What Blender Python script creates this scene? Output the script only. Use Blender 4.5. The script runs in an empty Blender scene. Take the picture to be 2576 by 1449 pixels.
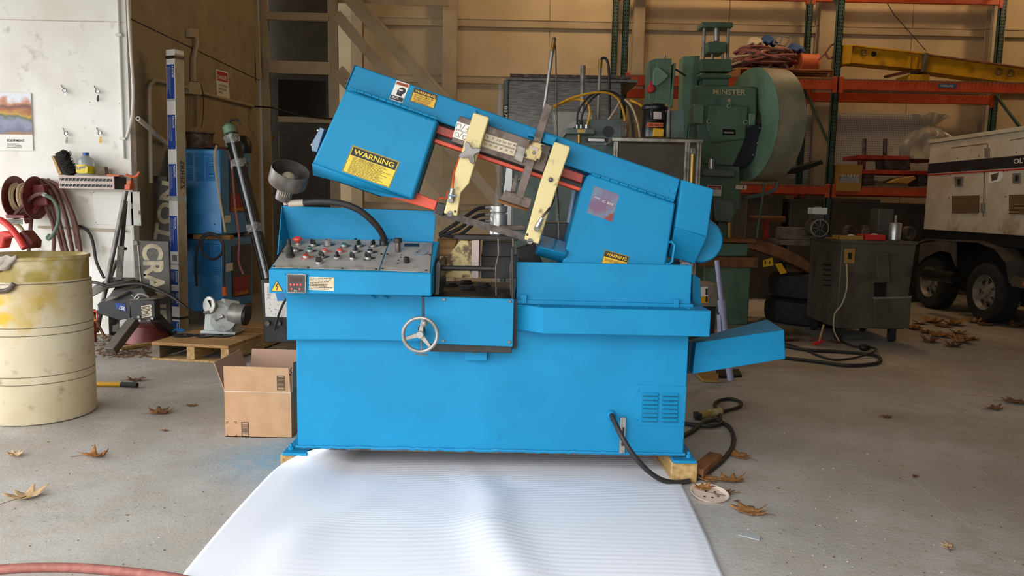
import bpy, bmesh, math, random
from math import sin, cos, pi, radians, sqrt, atan2, hypot
from mathutils import Vector as V, Matrix

random.seed(7)
SC = bpy.context.scene
COL = SC.collection

# ---------------------------------------------------------------- camera
H, FPX, PITCH, ROLL = 1.35, 1900.0, radians(6.5), 0.02
_R0 = V((1, 0, 0)); _U0 = V((0, sin(PITCH), cos(PITCH))); CW = V((0, cos(PITCH), -sin(PITCH)))
CR = _R0 * cos(ROLL) + _U0 * sin(ROLL)
CU = _U0 * cos(ROLL) - _R0 * sin(ROLL)
CC = V((0, 0, H))
cam_data = bpy.data.cameras.new('camera')
cam_data.sensor_width = 36.0
cam_data.lens = FPX / 2576.0 * 36.0
cam_data.clip_end = 200
cam = bpy.data.objects.new('camera', cam_data)
COL.objects.link(cam)
cam.matrix_world = Matrix(((CR.x, CU.x, -CW.x, CC.x), (CR.y, CU.y, -CW.y, CC.y), (CR.z, CU.z, -CW.z, CC.z), (0, 0, 0, 1)))
SC.camera = cam

# ---------------------------------------------------------------- daylight
world = bpy.data.worlds.new('sky'); SC.world = world
world.use_nodes = True
_bg = world.node_tree.nodes['Background']
_bg.inputs[0].default_value = (0.93, 0.96, 1.0, 1)
_bg.inputs[1].default_value = 5.25
DOOR = (-6.9, 0.95, 0.0, 2.85, 1.3)   # the open roll-up door the viewer stands just outside of: x0, x1, z0, z1, y
SIDE = (2.0, 6.5, 0.0, 3.8, -7.0)              # second open door in the left wall, outside the frame: y0, y1, z0, z1, x
def _portal(name, loc, sx, sz, rot):            # samples the sky through a door opening
    la = bpy.data.lights.new(name, 'AREA'); la.shape = 'RECTANGLE'; la.size = sx; la.size_y = sz; la.cycles.is_portal = True
    lo = bpy.data.objects.new(name, la); COL.objects.link(lo); lo.location = loc; lo.rotation_euler = rot
_portal('door_portal', ((DOOR[0] + DOOR[1]) / 2, DOOR[4], (DOOR[2] + DOOR[3]) / 2), DOOR[1] - DOOR[0], DOOR[3] - DOOR[2], (radians(90), 0, 0))
_portal('side_door_portal', (SIDE[4], (SIDE[0] + SIDE[1]) / 2, (SIDE[2] + SIDE[3]) / 2), SIDE[1] - SIDE[0], SIDE[3] - SIDE[2], (radians(90), 0, radians(-90)))
for _i, (_x, _y) in enumerate([(1.2, 10.3), (4.6, 10.2), (8.5, 10.2)]):   # warm high-bay lamps under the roof, above the frame
    _l = bpy.data.lights.new('high_bay_lamp', 'POINT'); _l.energy = 88; _l.color = (1.0, 0.67, 0.36); _l.shadow_soft_size = 0.2
    _o = bpy.data.objects.new('high_bay_lamp', _l); COL.objects.link(_o); _o.location = (_x, _y, 5.4)
SC.view_settings.view_transform = 'Standard'
SC.view_settings.look = 'None'
SC.view_settings.exposure = 0.0
SC.view_settings.gamma = 1.0
SC.view_settings.use_curve_mapping = False
SC.cycles.max_bounces = 6; SC.cycles.diffuse_bounces = 3; SC.cycles.glossy_bounces = 3; SC.cycles.transmission_bounces = 5; SC.cycles.transparent_max_bounces = 8; SC.cycles.caustics_reflective = False; SC.cycles.caustics_refractive = False

# ---------------------------------------------------------------- helpers
def ray(px, py):
    return CW + CR * ((px - 1288) / FPX) - CU * ((py - 724.5) / FPX)
def at(px, py, Y):                      # the point at depth Y that the photograph shows at a pixel
    d = ray(px, py); return CC + d * (Y / d.y)
def atz(px, py, z=0.0):                 # ... at height z
    d = ray(px, py); return CC + d * ((z - H) / d.z)
def atx(px, py, X):
    d = ray(px, py); return CC + d * (X / d.x)
def pp(pts, Y):
    return [at(x, y, Y) for x, y in pts]

def srgb(h):
    if isinstance(h, str):
        h = h.lstrip('#'); h = [int(h[i:i + 2], 16) / 255 for i in (0, 2, 4)]
    return tuple(c / 12.92 if c <= 0.04045 else ((c + 0.055) / 1.055) ** 2.4 for c in h)

MATS = {}
def mat(name, col, rough=0.5, metal=0.0, col2=None, scale=6.0, lo=0.4, hi=0.65, bump=0.0, bscale=60.0, alpha=1.0, emit=None, emis=0.0, spec=None, trans=0.0, dirt=None, dscale=3.0, dlo=0.55, dhi=0.75, stretch=None):
    m = bpy.data.materials.new(name); m.use_nodes = True
    nt = m.node_tree; n = nt.nodes; L = nt.links
    b = n['Principled BSDF']
    b.inputs['Base Color'].default_value = srgb(col) + (1,)
    b.inputs['Roughness'].default_value = rough
    b.inputs['Metallic'].default_value = metal
    b.inputs['Alpha'].default_value = alpha
    if spec is not None: b.inputs['Specular IOR Level'].default_value = spec
    if trans: b.inputs['Transmission Weight'].default_value = trans
    if emit:
        b.inputs['Emission Color'].default_value = srgb(emit) + (1,); b.inputs['Emission Strength'].default_value = emis
    tc = n.new('ShaderNodeTexCoord'); vec = tc.outputs['Object']
    if stretch:
        mp = n.new('ShaderNodeMapping'); mp.inputs['Scale'].default_value = stretch; L.new(vec, mp.inputs[0]); vec = mp.outputs[0]
    def noise(sc, det=3.5):
        t = n.new('ShaderNodeTexNoise'); t.inputs['Scale'].default_value = sc; t.inputs['Detail'].default_value = det
        L.new(vec, t.inputs['Vector']); return t.outputs['Fac']
    def ramp(f, a, c):
        r = n.new('ShaderNodeMapRange'); r.inputs[1].default_value = a; r.inputs[2].default_value = c; L.new(f, r.inputs[0]); return r.outputs[0]
    def mix(f, a, bb):
        x = n.new('ShaderNodeMix'); x.data_type = 'RGBA'
        L.new(f, x.inputs[0])
        if isinstance(a, tuple): x.inputs[6].default_value = a
        else: L.new(a, x.inputs[6])
        x.inputs[7].default_value = bb
        return x.outputs[2]
    c = srgb(col) + (1,)
    if col2: c = mix(ramp(noise(scale), lo, hi), c, srgb(col2) + (1,))
    if dirt: c = mix(ramp(noise(dscale, 4.5), dlo, dhi), c, srgb(dirt) + (1,))
    if col2 or dirt: L.new(c, b.inputs['Base Color'])
    if bump:
        bm = n.new('ShaderNodeBump'); bm.inputs['Strength'].default_value = bump; bm.inputs['Distance'].default_value = 0.01
        L.new(noise(bscale, 2.0), bm.inputs['Height']); L.new(bm.outputs[0], b.inputs['Normal'])
    MATS[name] = m
    return m
def MT(x): return MATS[x] if isinstance(x, str) else x

ORG = {}
class MB:
    """collects shapes; build() links them as one mesh object"""
    def __init__(s, T=None): s.v = []; s.f = []; s.T = T
    def add(s, vs, fs):
        k = len(s.v); s.v += [V(v) for v in vs]; s.f += [tuple(i + k for i in f) for f in fs]; return s
    def box(s, a, b):
        x0, y0, z0 = a; x1, y1, z1 = b
        return s.add([(x0,y0,z0),(x1,y0,z0),(x1,y1,z0),(x0,y1,z0),(x0,y0,z1),(x1,y0,z1),(x1,y1,z1),(x0,y1,z1)],
                     [(0,3,2,1),(4,5,6,7),(0,1,5,4),(1,2,6,5),(2,3,7,6),(3,0,4,7)])
    def hexa(s, q):        # 8 corners: bottom loop then top loop
        return s.add(q, [(0,3,2,1),(4,5,6,7),(0,1,5,4),(1,2,6,5),(2,3,7,6),(3,0,4,7)])
    def prism(s, poly, vec):
        n = len(poly); vec = V(vec); a = [V(p) for p in poly]; b = [p + vec for p in a]
        return s.add(a + b, [tuple(range(n)), tuple(range(2 * n - 1, n - 1, -1))] + [(i, i + n, (i + 1) % n + n, (i + 1) % n) for i in range(n)])
    def slab(s, pts, Y0, Y1):   # outline seen in the photograph at depth Y0, carried straight back to Y1
        return s.prism(pp(pts, Y0), (0, Y1 - Y0, 0))
    def beam(s, p0, p1, w, h, up=(0, 0, 1)):
        p0 = V(p0); p1 = V(p1); d = (p1 - p0).normalized(); u = V(up)
        sd = d.cross(u).normalized() * (w / 2); u = sd.cross(d).normalized() * (h / 2)
        return s.hexa([p0 - sd - u, p0 + sd - u, p1 + sd - u, p1 - sd - u, p0 - sd + u, p0 + sd + u, p1 + sd + u, p1 - sd + u])
    def frame(s, d):
        d = V(d).normalized(); a = V((0, 0, 1)) if abs(d.z) < 0.9 else V((1, 0, 0))
        x = a.cross(d).normalized(); return x, d.cross(x).normalized(), d
    def lathe(s, c, axis, prof, n=20, cap=True):
        x, y, z = s.frame(axis); c = V(c); vs = []; fs = []
        for r, h in prof:
            for i in range(n):
                a = 2 * pi * i / n; vs.append(c + z * h + (x * cos(a) + y * sin(a)) * r)
        for j in range(len(prof) - 1):
            for i in range(n):
                k = (i + 1) % n; fs.append((j * n + i, j * n + k, (j + 1) * n + k, (j + 1) * n + i))
        if cap:
            fs.append(tuple(range(n - 1, -1, -1))); m = (len(prof) - 1) * n; fs.append(tuple(m + i for i in range(n)))
        return s.add(vs, fs)
    def cyl(s, p0, p1, r0, r1=None, n=14, cap=True):
        p0 = V(p0); p1 = V(p1); d = p1 - p0
        return s.lathe(p0, d, [(r0, 0), (r0 if r1 is None else r1, d.length)], n, cap)
    def ball(s, c, r, n=10, sq=(1, 1, 1)):
        c = V(c); vs = []; fs = []; m = n // 2 + 1
        for j in range(m + 1):
            t = pi * (0.02 + 0.96 * j / m)
            for i in range(n):
                a = 2 * pi * i / n; vs.append(c + V((sin(t) * cos(a) * r * sq[0], sin(t) * sin(a) * r * sq[1], cos(t) * r * sq[2])))
        for j in range(m):
            for i in range(n):
                k = (i + 1) % n; fs.append((j * n + i, (j + 1) * n + i, (j + 1) * n + k, j * n + k))
        fs.append(tuple(range(n))); fs.append(tuple(m * n + n - 1 - i for i in range(n)))
        return s.add(vs, fs)
    def tube(s, pts, r, n=8, closed=False, k=5, cap=True):
        pts = [V(p) for p in pts]
        if k > 1 and len(pts) > 2:
            o = []; N = len(pts); seg = N if closed else N - 1
            for i in range(seg):
                g = (lambda j: pts[j % N]) if closed else (lambda j: pts[max(0, min(N - 1, j))])
                a, b, c, d = g(i - 1), g(i), g(i + 1), g(i + 2)
                for q in range(k):
                    t = q / k
                    o.append(0.5 * (2 * b + (c - a) * t + (2 * a - 5 * b + 4 * c - d) * t * t + (3 * b - a - 3 * c + d) * t ** 3))
            if not closed: o.append(pts[-1])
            pts = o
        N = len(pts); vs = []; fs = []; x = None
        for i, p in enumerate(pts):
            if closed: d = pts[(i + 1) % N] - pts[i - 1]
            else: d = pts[min(i + 1, N - 1)] - pts[max(i - 1, 0)]
            if d.length < 1e-9: d = V((0, 0, 1))
            d.normalize()
            if x is None: x = s.frame(d)[0]
            x = x - d * x.dot(d)
            if x.length < 1e-5: x = s.frame(d)[0]
            x.normalize(); y = d.cross(x)
            rr = r(i / max(1, N - 1)) if callable(r) else r
            for j in range(n):
                a = 2 * pi * j / n; vs.append(p + (x * cos(a) + y * sin(a)) * rr)
        for i in range(N if closed else N - 1):
            i2 = (i + 1) % N
            for j in range(n):
                j2 = (j + 1) % n; fs.append((i * n + j, i * n + j2, i2 * n + j2, i2 * n + j))
        if not closed and cap:
            fs.append(tuple(range(n - 1, -1, -1))); fs.append(tuple((N - 1) * n + j for j in range(n)))
        return s.add(vs, fs)
    def ring(s, c, axis, R, r, n=28, m=8):
        x, y, z = s.frame(axis); c = V(c)
        return s.tube([c + (x * cos(2 * pi * i / n) + y * sin(2 * pi * i / n)) * R for i in range(n)], r, m, True, 1)
    def grid(s, fn, nu, nv):
        vs = [fn(i / nu, j / nv) for j in range(nv + 1) for i in range(nu + 1)]
        return s.add(vs, [(j * (nu + 1) + i, j * (nu + 1) + i + 1, (j + 1) * (nu + 1) + i + 1, (j + 1) * (nu + 1) + i) for j in range(nv) for i in range(nu)])
    def build(s, name, m, parent=None, bevel=0.0, smooth=35, solid=0.0, kind=None, label=None, origin=None, seg=2):
        vs = [s.T @ v for v in s.v] if s.T is not None else s.v
        if parent is not None: o0 = ORG[parent.name]
        elif origin is not None: o0 = V(origin)
        else:
            o0 = V((sum(v.x for v in vs) / len(vs), sum(v.y for v in vs) / len(vs), min(v.z for v in vs)))
        me = bpy.data.meshes.new(name)
        me.from_pydata([v - o0 for v in vs], [], s.f)
        bm = bmesh.new(); bm.from_mesh(me); bmesh.ops.recalc_face_normals(bm, faces=bm.faces); bm.to_mesh(me); bm.free()
        if smooth:
            for p in me.polygons: p.use_smooth = True
            me.set_sharp_from_angle(angle=radians(smooth))
        me.materials.append(MT(m))
        o = bpy.data.objects.new(name, me); COL.objects.link(o)
        if parent is not None: o.parent = parent
        else: o.location = o0
        ORG[o.name] = o0
        if solid:
            md = o.modifiers.new('thickness', 'SOLIDIFY'); md.thickness = solid; md.offset = 0
        if bevel:
            md = o.modifiers.new('edge', 'BEVEL'); md.width = bevel; md.segments = seg; md.limit_method = 'ANGLE'; md.angle_limit = radians(40)
        if kind: o['kind'] = kind
        if label: o['label'] = label
        return o

def thing(name, label, cat, loc=(0, 0, 0), group=None):
    o = bpy.data.objects.new(name, None); o.empty_display_size = 0.05
    COL.objects.link(o); o.location = loc; ORG[o.name] = V(loc)
    return tag(o, label, cat, group)
def tag(o, label, cat, group=None):
    o['label'] = label; o['category'] = cat
    if group: o['group'] = group
    return o
def copy_tree(o, off=(0, 0, 0), label=None, parent=None, rotz=None):
    c = o.copy(); COL.objects.link(c); c.parent = parent
    if parent is None:
        c.location = o.location + V(off)
        if rotz is not None: c.rotation_euler.z = rotz
        if label: c['label'] = label
    ORG[c.name] = ORG[o.name] + V(off)
    for ch in list(o.children): copy_tree(ch, off, None, c)
    return c

def lettering(txt, o, x, y, w, h, m, parent, name='lettering', bold=0.0, deep=0.0008, fit=True, out=None, T=None):
    """txt set flat with its lower left corner at o, running along x, standing along y, w wide, h high"""
    cu = bpy.data.curves.new('t', 'FONT'); cu.body = txt; cu.size = 1.0; cu.offset = bold; cu.resolution_u = 3
    cu.align_x = 'LEFT'
    ob = bpy.data.objects.new('t', cu); me = bpy.data.meshes.new_from_object(ob)
    bpy.data.objects.remove(ob); bpy.data.curves.remove(cu)
    xs = [v.co.x for v in me.vertices]; ys = [v.co.y for v in me.vertices]
    x0, x1, y0, y1 = min(xs), max(xs), min(ys), max(ys)
    x = V(x).normalized(); y = V(y); y = (y - x * y.dot(x)).normalized(); nrm = x.cross(y) * deep if out is None else V(out)
    o = V(o); sx = w / (x1 - x0); sy = h / (y1 - y0)
    mb = MB(T)
    mb.add([o + x * ((v.co.x - x0) * sx) + y * ((v.co.y - y0) * sy) + nrm for v in me.vertices], [tuple(p.vertices) for p in me.polygons])
    bpy.data.meshes.remove(me)
    return mb.build(name, m, parent, smooth=0)
def px_letters(txt, a, b, c, Y, m, parent, name='lettering', bold=0.0, out=0.0015):
    """lettering whose baseline runs from pixel a to pixel b at depth Y, c = pixel of the top of the first letter"""
    A, B, C_ = at(*a, Y), at(*b, Y), at(*c, Y)
    return lettering(txt, A, B - A, C_ - A, (B - A).length, (C_ - A).length, m, parent, name, bold, out=(0, -out, 0))
def print_lines(mb, o, x, y, w, h, n, rnd, fill=0.45, out=(0, -0.001, 0), ragged=0.3):
    """rows of small print as thin raised bars broken into words"""
    o = V(o); x = V(x).normalized(); y = V(y).normalized()
    for i in range(n):
        yy = h * (1 - (i + 0.7) / n); t = h / n * fill; q = 0.0; end = w * (1 - rnd.random() * ragged)
        while q < end:
            l = min(w * (0.04 + 0.1 * rnd.random()), end - q)
            p = o + x * q + y * yy + V(out)
            mb.add([p, p + x * l, p + x * l + y * t, p + y * t], [(0, 1, 2, 3)]); q += l + w * 0.018
    return mb
# ---------------------------------------------------------------- materials
mat('blue', '#1c88b6', 0.5, spec=0.18, col2='#1a81ae', scale=3.0, dirt='#19759e', dscale=9, dlo=0.62, dhi=0.9, bump=0.04, bscale=260)
mat('blue_dark', '#173a52', 0.45)
mat('charger_blue', '#2a7fc0', 0.35, col2='#3a92d4', scale=5)
mat('cream', '#dcc98c', 0.45, dirt='#8a7440', dscale=14, dlo=0.63, dhi=0.72)
mat('block_cream', '#cbb67c', 0.55, dirt='#5c4526', dscale=22, dlo=0.5, dhi=0.62)
mat('steel', '#a9a6a0', 0.45, 0.6, col2='#8d8a84', scale=10)
mat('bright_steel', '#bdbcb8', 0.34, 0.75)
mat('grey_iron', '#8f8a84', 0.5, 0.5, col2='#6d6762', scale=20)
mat('worn_steel', '#6f625a', 0.55, 0.55, col2='#4b3d35', scale=14, dirt='#8a7a6c', dscale=30)
mat('blade_steel', '#5a534e', 0.45, 0.7, col2='#3f3833', scale=25)
mat('dark_steel', '#2c2a28', 0.5, 0.4, col2='#3a3633', scale=12)
mat('black', '#151515', 0.45)
mat('black_paint', '#1d1c1c', 0.4, col2='#2b2927', scale=8)
mat('black_gloss', '#141416', 0.25)
mat('rubber', '#201f1e', 0.75, col2='#2d2b29', scale=30)
mat('hose_black', '#2a2726', 0.6)
mat('red', '#b5361f', 0.45, col2='#8f2a18', scale=12)
mat('orange_red', '#e0461a', 0.42)
mat('red_button', '#d04a3c', 0.4)
mat('green_button', '#2f6a55', 0.4)
mat('warn_yellow', '#e3c62f', 0.5, dirt='#b79a26', dscale=20)
mat('sign_yellow', '#e2ad1c', 0.5)
mat('orange_label', '#d2662c', 0.5)
mat('ink', '#161512', 0.6)
mat('paper', '#e9e6de', 0.6)
mat('paper_tan', '#d8cbb0', 0.6, col2='#c9b48e', scale=18)
mat('panel_grey', '#a9a39a', 0.5, 0.1, col2='#97918a', scale=8, dirt='#7d7468', dscale=16)
mat('display', '#3a1212', 0.15)
mat('meter_brown', '#2d2422', 0.4)
mat('old_label', '#7a5a74', 0.6, col2='#6f8496', scale=12, dirt='#8a3a3c', dscale=9, dlo=0.57, dhi=0.62)
mat('frosted', '#647c92', 0.35, 0.1)
mat('lamp_grey', '#77726c', 0.35, 0.6, col2='#5c5752', scale=14)
mat('lamp_ivory', '#b7ac9c', 0.5)
mat('bulb', '#a39a80', 0.3)
mat('aluminium', '#b9b3a8', 0.38, 0.7, col2='#8f877a', scale=14)
mat('wood', '#b58a54', 0.7, col2='#8d6637', scale=5, stretch=(1, 8, 8), dirt='#5f4a30', dscale=8, dlo=0.6, dhi=0.8)
mat('wood_pale', '#c3a06a', 0.7, col2='#a5804b', scale=6, stretch=(6, 1, 6), dirt='#6d563a', dscale=9, dlo=0.6, dhi=0.8)
mat('wood_grey', '#7c6f5c', 0.8, col2='#5f5444', scale=8)
mat('rack_wood', '#a8703a', 0.75, col2='#8a5629', scale=6)
mat('timber_paint', '#c2ae8d', 0.6, col2='#b39f7e', scale=3)
mat('cardboard', '#c09670', 0.75, col2='#b78d68', scale=14)
mat('cardboard_in', '#b08c74', 0.8)
mat('edge_paper', '#d9c6ae', 0.8)
mat('foam', '#e9eaf0', 0.7)
mat('press_green', '#64806a', 0.45, col2='#577058', scale=3, dirt='#44584a', dscale=7, dlo=0.55, dhi=0.8)
mat('press_pale', '#7c9a80', 0.45, col2='#6c8870', scale=3)
mat('flywheel_rim', '#a29a80', 0.55, col2='#7f8268', scale=3)
mat('grey_green', '#66736c', 0.5, col2='#58635d', scale=4, dirt='#4a4f48', dscale=9)
mat('gold', '#d8c08c', 0.4, 0.2)
mat('rack_green', '#3b564c', 0.5, col2='#2e463e', scale=10)
mat('rack_orange', '#c8502a', 0.5, col2='#b5441f', scale=7)
mat('wire_grey', '#8c8378', 0.5, 0.4)
mat('beam_yellow', '#d29d16', 0.5, col2='#b8860e', scale=4, dirt='#7c5a10', dscale=8, dlo=0.62, dhi=0.8)
mat('trailer_white', '#cfc7b4', 0.5, col2='#c0b59e', scale=3, dirt='#a08a66', dscale=5, dlo=0.6, dhi=0.8)
mat('trailer_stripe', '#2b2a2e', 0.4)
mat('rust', '#8a5a34', 0.8, col2='#6e4426', scale=10)
mat('rusty_mesh', '#94754e', 0.7, 0.2)
mat('tyre', '#1c1b1a', 0.8, col2='#2a2826', scale=14, bump=0.3, bscale=60)
mat('wheel_grey', '#9a9184', 0.5, 0.3, col2='#7d7468', scale=8)
mat('fender', '#5d564c', 0.5, col2='#4d463d', scale=5)
mat('cart_grey', '#5e5849', 0.5, col2='#4f4a3d', scale=4, dirt='#3c362c', dscale=6)
mat('brass', '#a98644', 0.4, 0.7)
mat('hose_red', '#8a5048', 0.65, col2='#9c6056', scale=40)
mat('hose_brown', '#6f4a40', 0.65, col2='#5d3d35', scale=20)
mat('reel_red', '#7c302b', 0.45, col2='#662620', scale=8)
mat('hose_tan', '#b9a583', 0.6)
mat('hose_green', '#55695a', 0.5)
mat('clamp_orange', '#c95a28', 0.45)
mat('pipe_grey', '#7d7a75', 0.4, 0.5, col2='#5f5b56', scale=12)
mat('sign_black', '#4a4540', 0.55, col2='#3b3632', scale=7, dirt='#6a6258', dscale=14)
mat('sign_letter', '#b5a888', 0.6, col2='#8d8068', scale=10)
mat('nook_white', '#e6e4de', 0.55)
mat('nook_tan', '#b7a98f', 0.6, col2='#ab9c80', scale=10)
mat('nook_blue', '#1f4496', 0.5)
mat('tape_clear', '#b8bcbc', 0.2, 0.1)
mat('tape_dark', '#35322e', 0.35)
mat('drum_plastic', '#d3c6a8', 0.45, col2='#c3b491', scale=4, dirt='#8f7f60', dscale=11, dlo=0.58, dhi=0.72)
mat('drum_yellow', '#b39c4e', 0.5, col2='#98843c', scale=5, dirt='#cfc09a', dscale=7, dlo=0.5, dhi=0.66)
mat('rag', '#bdb4a6', 0.9, col2='#8f8578', scale=12)
mat('red_tool', '#cc3c34', 0.4)
mat('broom', '#2c2826', 0.9)
mat('bottle_clear', '#cfd6d8', 0.15, trans=0.55)
mat('bottle_liquid', '#e2d21c', 0.2, trans=0.2)
mat('blue_cap', '#2f55a8', 0.4)
mat('bin_pink', '#c9b4aa', 0.5, col2='#b9a69c', scale=10)
mat('conduit', '#b3a68c', 0.5)
mat('pipe_white', '#d8d4cb', 0.4)
mat('leaf', '#b07a42', 0.7, col2='#8c5c30', scale=30)
mat('leaf_pale', '#cdb088', 0.7, col2='#b8956a', scale=30)
mat('leaf_dark', '#7c5431', 0.75, col2='#5f3f25', scale=30)
mat('plastic_film', '#c9c6c2', 0.15, alpha=0.35)
mat('wrap_dark', '#6f6a66', 0.25, 0.1, col2='#9a9590', scale=8, stretch=(1, 1, 14))
mat('lavender', '#a9a9c9', 0.45)
mat('navy', '#22242e', 0.4)
mat('yellow_cable', '#d39a1c', 0.5)
mat('danger_red', '#b8342c', 0.5)
mat('strap_blue', '#34568a', 0.6)
mat('bucket_orange', '#c9683a', 0.5)
mat('glass_dark', '#1b1a18', 0.15)
mat('pegboard', '#c9c2b4', 0.6)
mat('bag_plastic', '#b9b09c', 0.3, alpha=0.75)
mat('tray_red', '#d8342f', 0.45)
mat('tray_tan', '#a9803c', 0.6)
mat('tool_green', '#3f5a48', 0.5)

def floor_mat():
    m = bpy.data.materials.new('concrete'); m.use_nodes = True; nt = m.node_tree; n = nt.nodes; L = nt.links
    b = n['Principled BSDF']; b.inputs['Roughness'].default_value = 0.62; b.inputs['Specular IOR Level'].default_value = 0.35
    tc = n.new('ShaderNodeTexCoord'); vec = tc.outputs['Object']
    def noise(sc, det=4, rough=0.6):
        t = n.new('ShaderNodeTexNoise'); t.inputs['Scale'].default_value = sc; t.inputs['Detail'].default_value = det; t.inputs['Roughness'].default_value = rough
        L.new(vec, t.inputs['Vector']); return t.outputs['Fac']
    def rng(f, a, c, lo=0.0, hi=1.0):
        r = n.new('ShaderNodeMapRange'); r.inputs[1].default_value = a; r.inputs[2].default_value = c; r.inputs[3].default_value = lo; r.inputs[4].default_value = hi
        L.new(f, r.inputs[0]); return r.outputs[0]
    def mix(f, a, bb):
        x = n.new('ShaderNodeMix'); x.data_type = 'RGBA'; L.new(f, x.inputs[0])
        if isinstance(a, tuple): x.inputs[6].default_value = a
        else: L.new(a, x.inputs[6])
        x.inputs[7].default_value = bb; return x.outputs[2]
    def mul(a, bb):
        x = n.new('ShaderNodeMath'); x.operation = 'MULTIPLY'; L.new(a, x.inputs[0])
        if isinstance(bb, float): x.inputs[1].default_value = bb
        else: L.new(bb, x.inputs[1])
        return x.outputs[0]
    def C(h): return srgb(h) + (1,)
    c = mix(rng(noise(1.3, 6, .65), 0.38, 0.62), C('#bfbab3'), C('#a8a197'))
    c = mix(rng(noise(5, 5, .7), 0.48, 0.66), c, C('#aea498'))
    c = mix(rng(noise(0.5, 4), 0.55, 0.75), c, C('#908779'))
    c = mix(rng(noise(38, 5, 0.7), 0.60, 0.72), c, C('#5e564c'))
    c = mix(rng(noise(90, 3), 0.63, 0.72), c, C('#cdc7bd'))
    def spot(p, r0, r1):
        d = n.new('ShaderNodeVectorMath'); d.operation = 'DISTANCE'; L.new(vec, d.inputs[0]); d.inputs[1].default_value = p
        return rng(d.outputs['Value'], r1, r0)
    q = atz(735, 1150)                                      # blue paint overspray left of the saw
    c = mix(mul(mul(spot(tuple(q), 0.05, 0.5), rng(noise(14), 0.2, 0.55)), 0.9), c, C('#6fa6c2'))
    def line(a, bq, w, colr, k):
        a = atz(*a); bq = atz(*bq); d = (bq - a).normalized(); nn = V((-d.y, d.x, 0))
        x = n.new('ShaderNodeVectorMath'); x.operation = 'DOT_PRODUCT'; L.new(vec, x.inputs[0]); x.inputs[1].default_value = nn
        y = n.new('ShaderNodeMath'); y.operation = 'SUBTRACT'; L.new(x.outputs['Value'], y.inputs[0]); y.inputs[1].default_value = nn.dot(a)
        z = n.new('ShaderNodeMath'); z.operation = 'ABSOLUTE'; L.new(y.outputs[0], z.inputs[0])
        return mix(mul(mul(rng(z.outputs[0], w, w * 0.4), rng(noise(6), 0.35, 0.55)), k), c, C(colr))
    c = line((2240, 1160), (2576, 1440), 0.004, '#cfc6b6', 0.8)     # scratched line
    c = line((240, 968), (560, 962), 0.006, '#4f463c', 0.7)         # slab joint
    c = line((1780, 968), (2300, 990), 0.006, '#4a4034', 0.6)
    L.new(c, b.inputs['Base Color'])
    bm = n.new('ShaderNodeBump'); bm.inputs['Strength'].default_value = 0.25; bm.inputs['Distance'].default_value = 0.01
    L.new(noise(45, 3, 0.7), bm.inputs['Height']); L.new(bm.outputs[0], b.inputs['Normal'])
    MATS['concrete'] = m
floor_mat()
mat('wall_white', '#efece5', 0.6, col2='#e2dccf', scale=2.2, dirt='#b8ae9e', dscale=7, dlo=0.63, dhi=0.82, bump=0.05)
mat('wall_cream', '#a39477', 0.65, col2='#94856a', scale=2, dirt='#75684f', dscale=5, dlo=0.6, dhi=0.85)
mat('wall_panel', '#d6c09b', 0.65, col2='#cab38c', scale=1.2, dirt='#b09a76', dscale=3, dlo=0.6, dhi=0.9)
mat('ceiling', '#8d8676', 0.8)
mat('asphalt', '#a09c94', 0.9)

# ---------------------------------------------------------------- the setting
def struct(mb, name, m, bevel=0.0, parent=None):
    o = mb.build(name, m, parent, bevel=bevel)
    if parent is None: o['kind'] = 'structure'
    return o
YB = 12.4; YL = 7.2; XS = -3.62
floor = MB().box((-7.2, DOOR[4] - .2, -0.1), (12.2, YB + 0.2, 0)).build('floor', 'concrete', origin=(0, 0, 0)); floor['kind'] = 'structure'
struct(MB().box((-14, -14, -0.12), (4, DOOR[4] - .2, -0.02)), 'floor_apron', 'asphalt')
struct(MB().box((1.4, -12, -0.02), (1.7, DOOR[4] - .2, 5.0)), 'wall_sky_blocker', 'wall_cream')  # unseen wall, added to cut the sky light from the right
struct(MB().box((-7.2, DOOR[4] - .2, 5.9), (12.2, YB + 0.3, 6.0)), 'ceiling', 'ceiling')
struct(MB().box((-7.2, DOOR[4] - .2, 0), (-7.0, SIDE[0], 5.9)).box((-7.2, SIDE[1], 0), (-7.0, YL, 5.9)).box((-7.2, SIDE[0], SIDE[3]), (-7.0, SIDE[1], 5.9)), 'wall_left', 'wall_white')
struct(MB().box((-16, DOOR[4] - .2, -0.12), (-7.2, 12, -0.02)), 'floor_yard', 'asphalt')
struct(MB().box((12.0, DOOR[4] - .2, 0), (12.2, YB, 5.9)), 'wall_right', 'wall_cream')
struct(MB().box((-7, DOOR[4] - .2, 0), (DOOR[0], DOOR[4], 5.9)).box((DOOR[1], DOOR[4] - .2, 0), (12, DOOR[4], 5.9)).box((DOOR[0], DOOR[4] - .2, DOOR[3]), (DOOR[1], DOOR[4], 5.9)), 'wall_front', 'wall_cream')
wo = struct(MB().box((-7, YL, 0), (XS, YL + 0.12, 5.9)), 'wall_office', 'wall_white')
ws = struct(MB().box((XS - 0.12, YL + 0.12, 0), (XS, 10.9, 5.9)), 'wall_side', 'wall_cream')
wb = struct(MB().box((-7, YB, 0), (12, YB + 0.2, 5.9)), 'wall_back', 'wall_panel')
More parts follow.
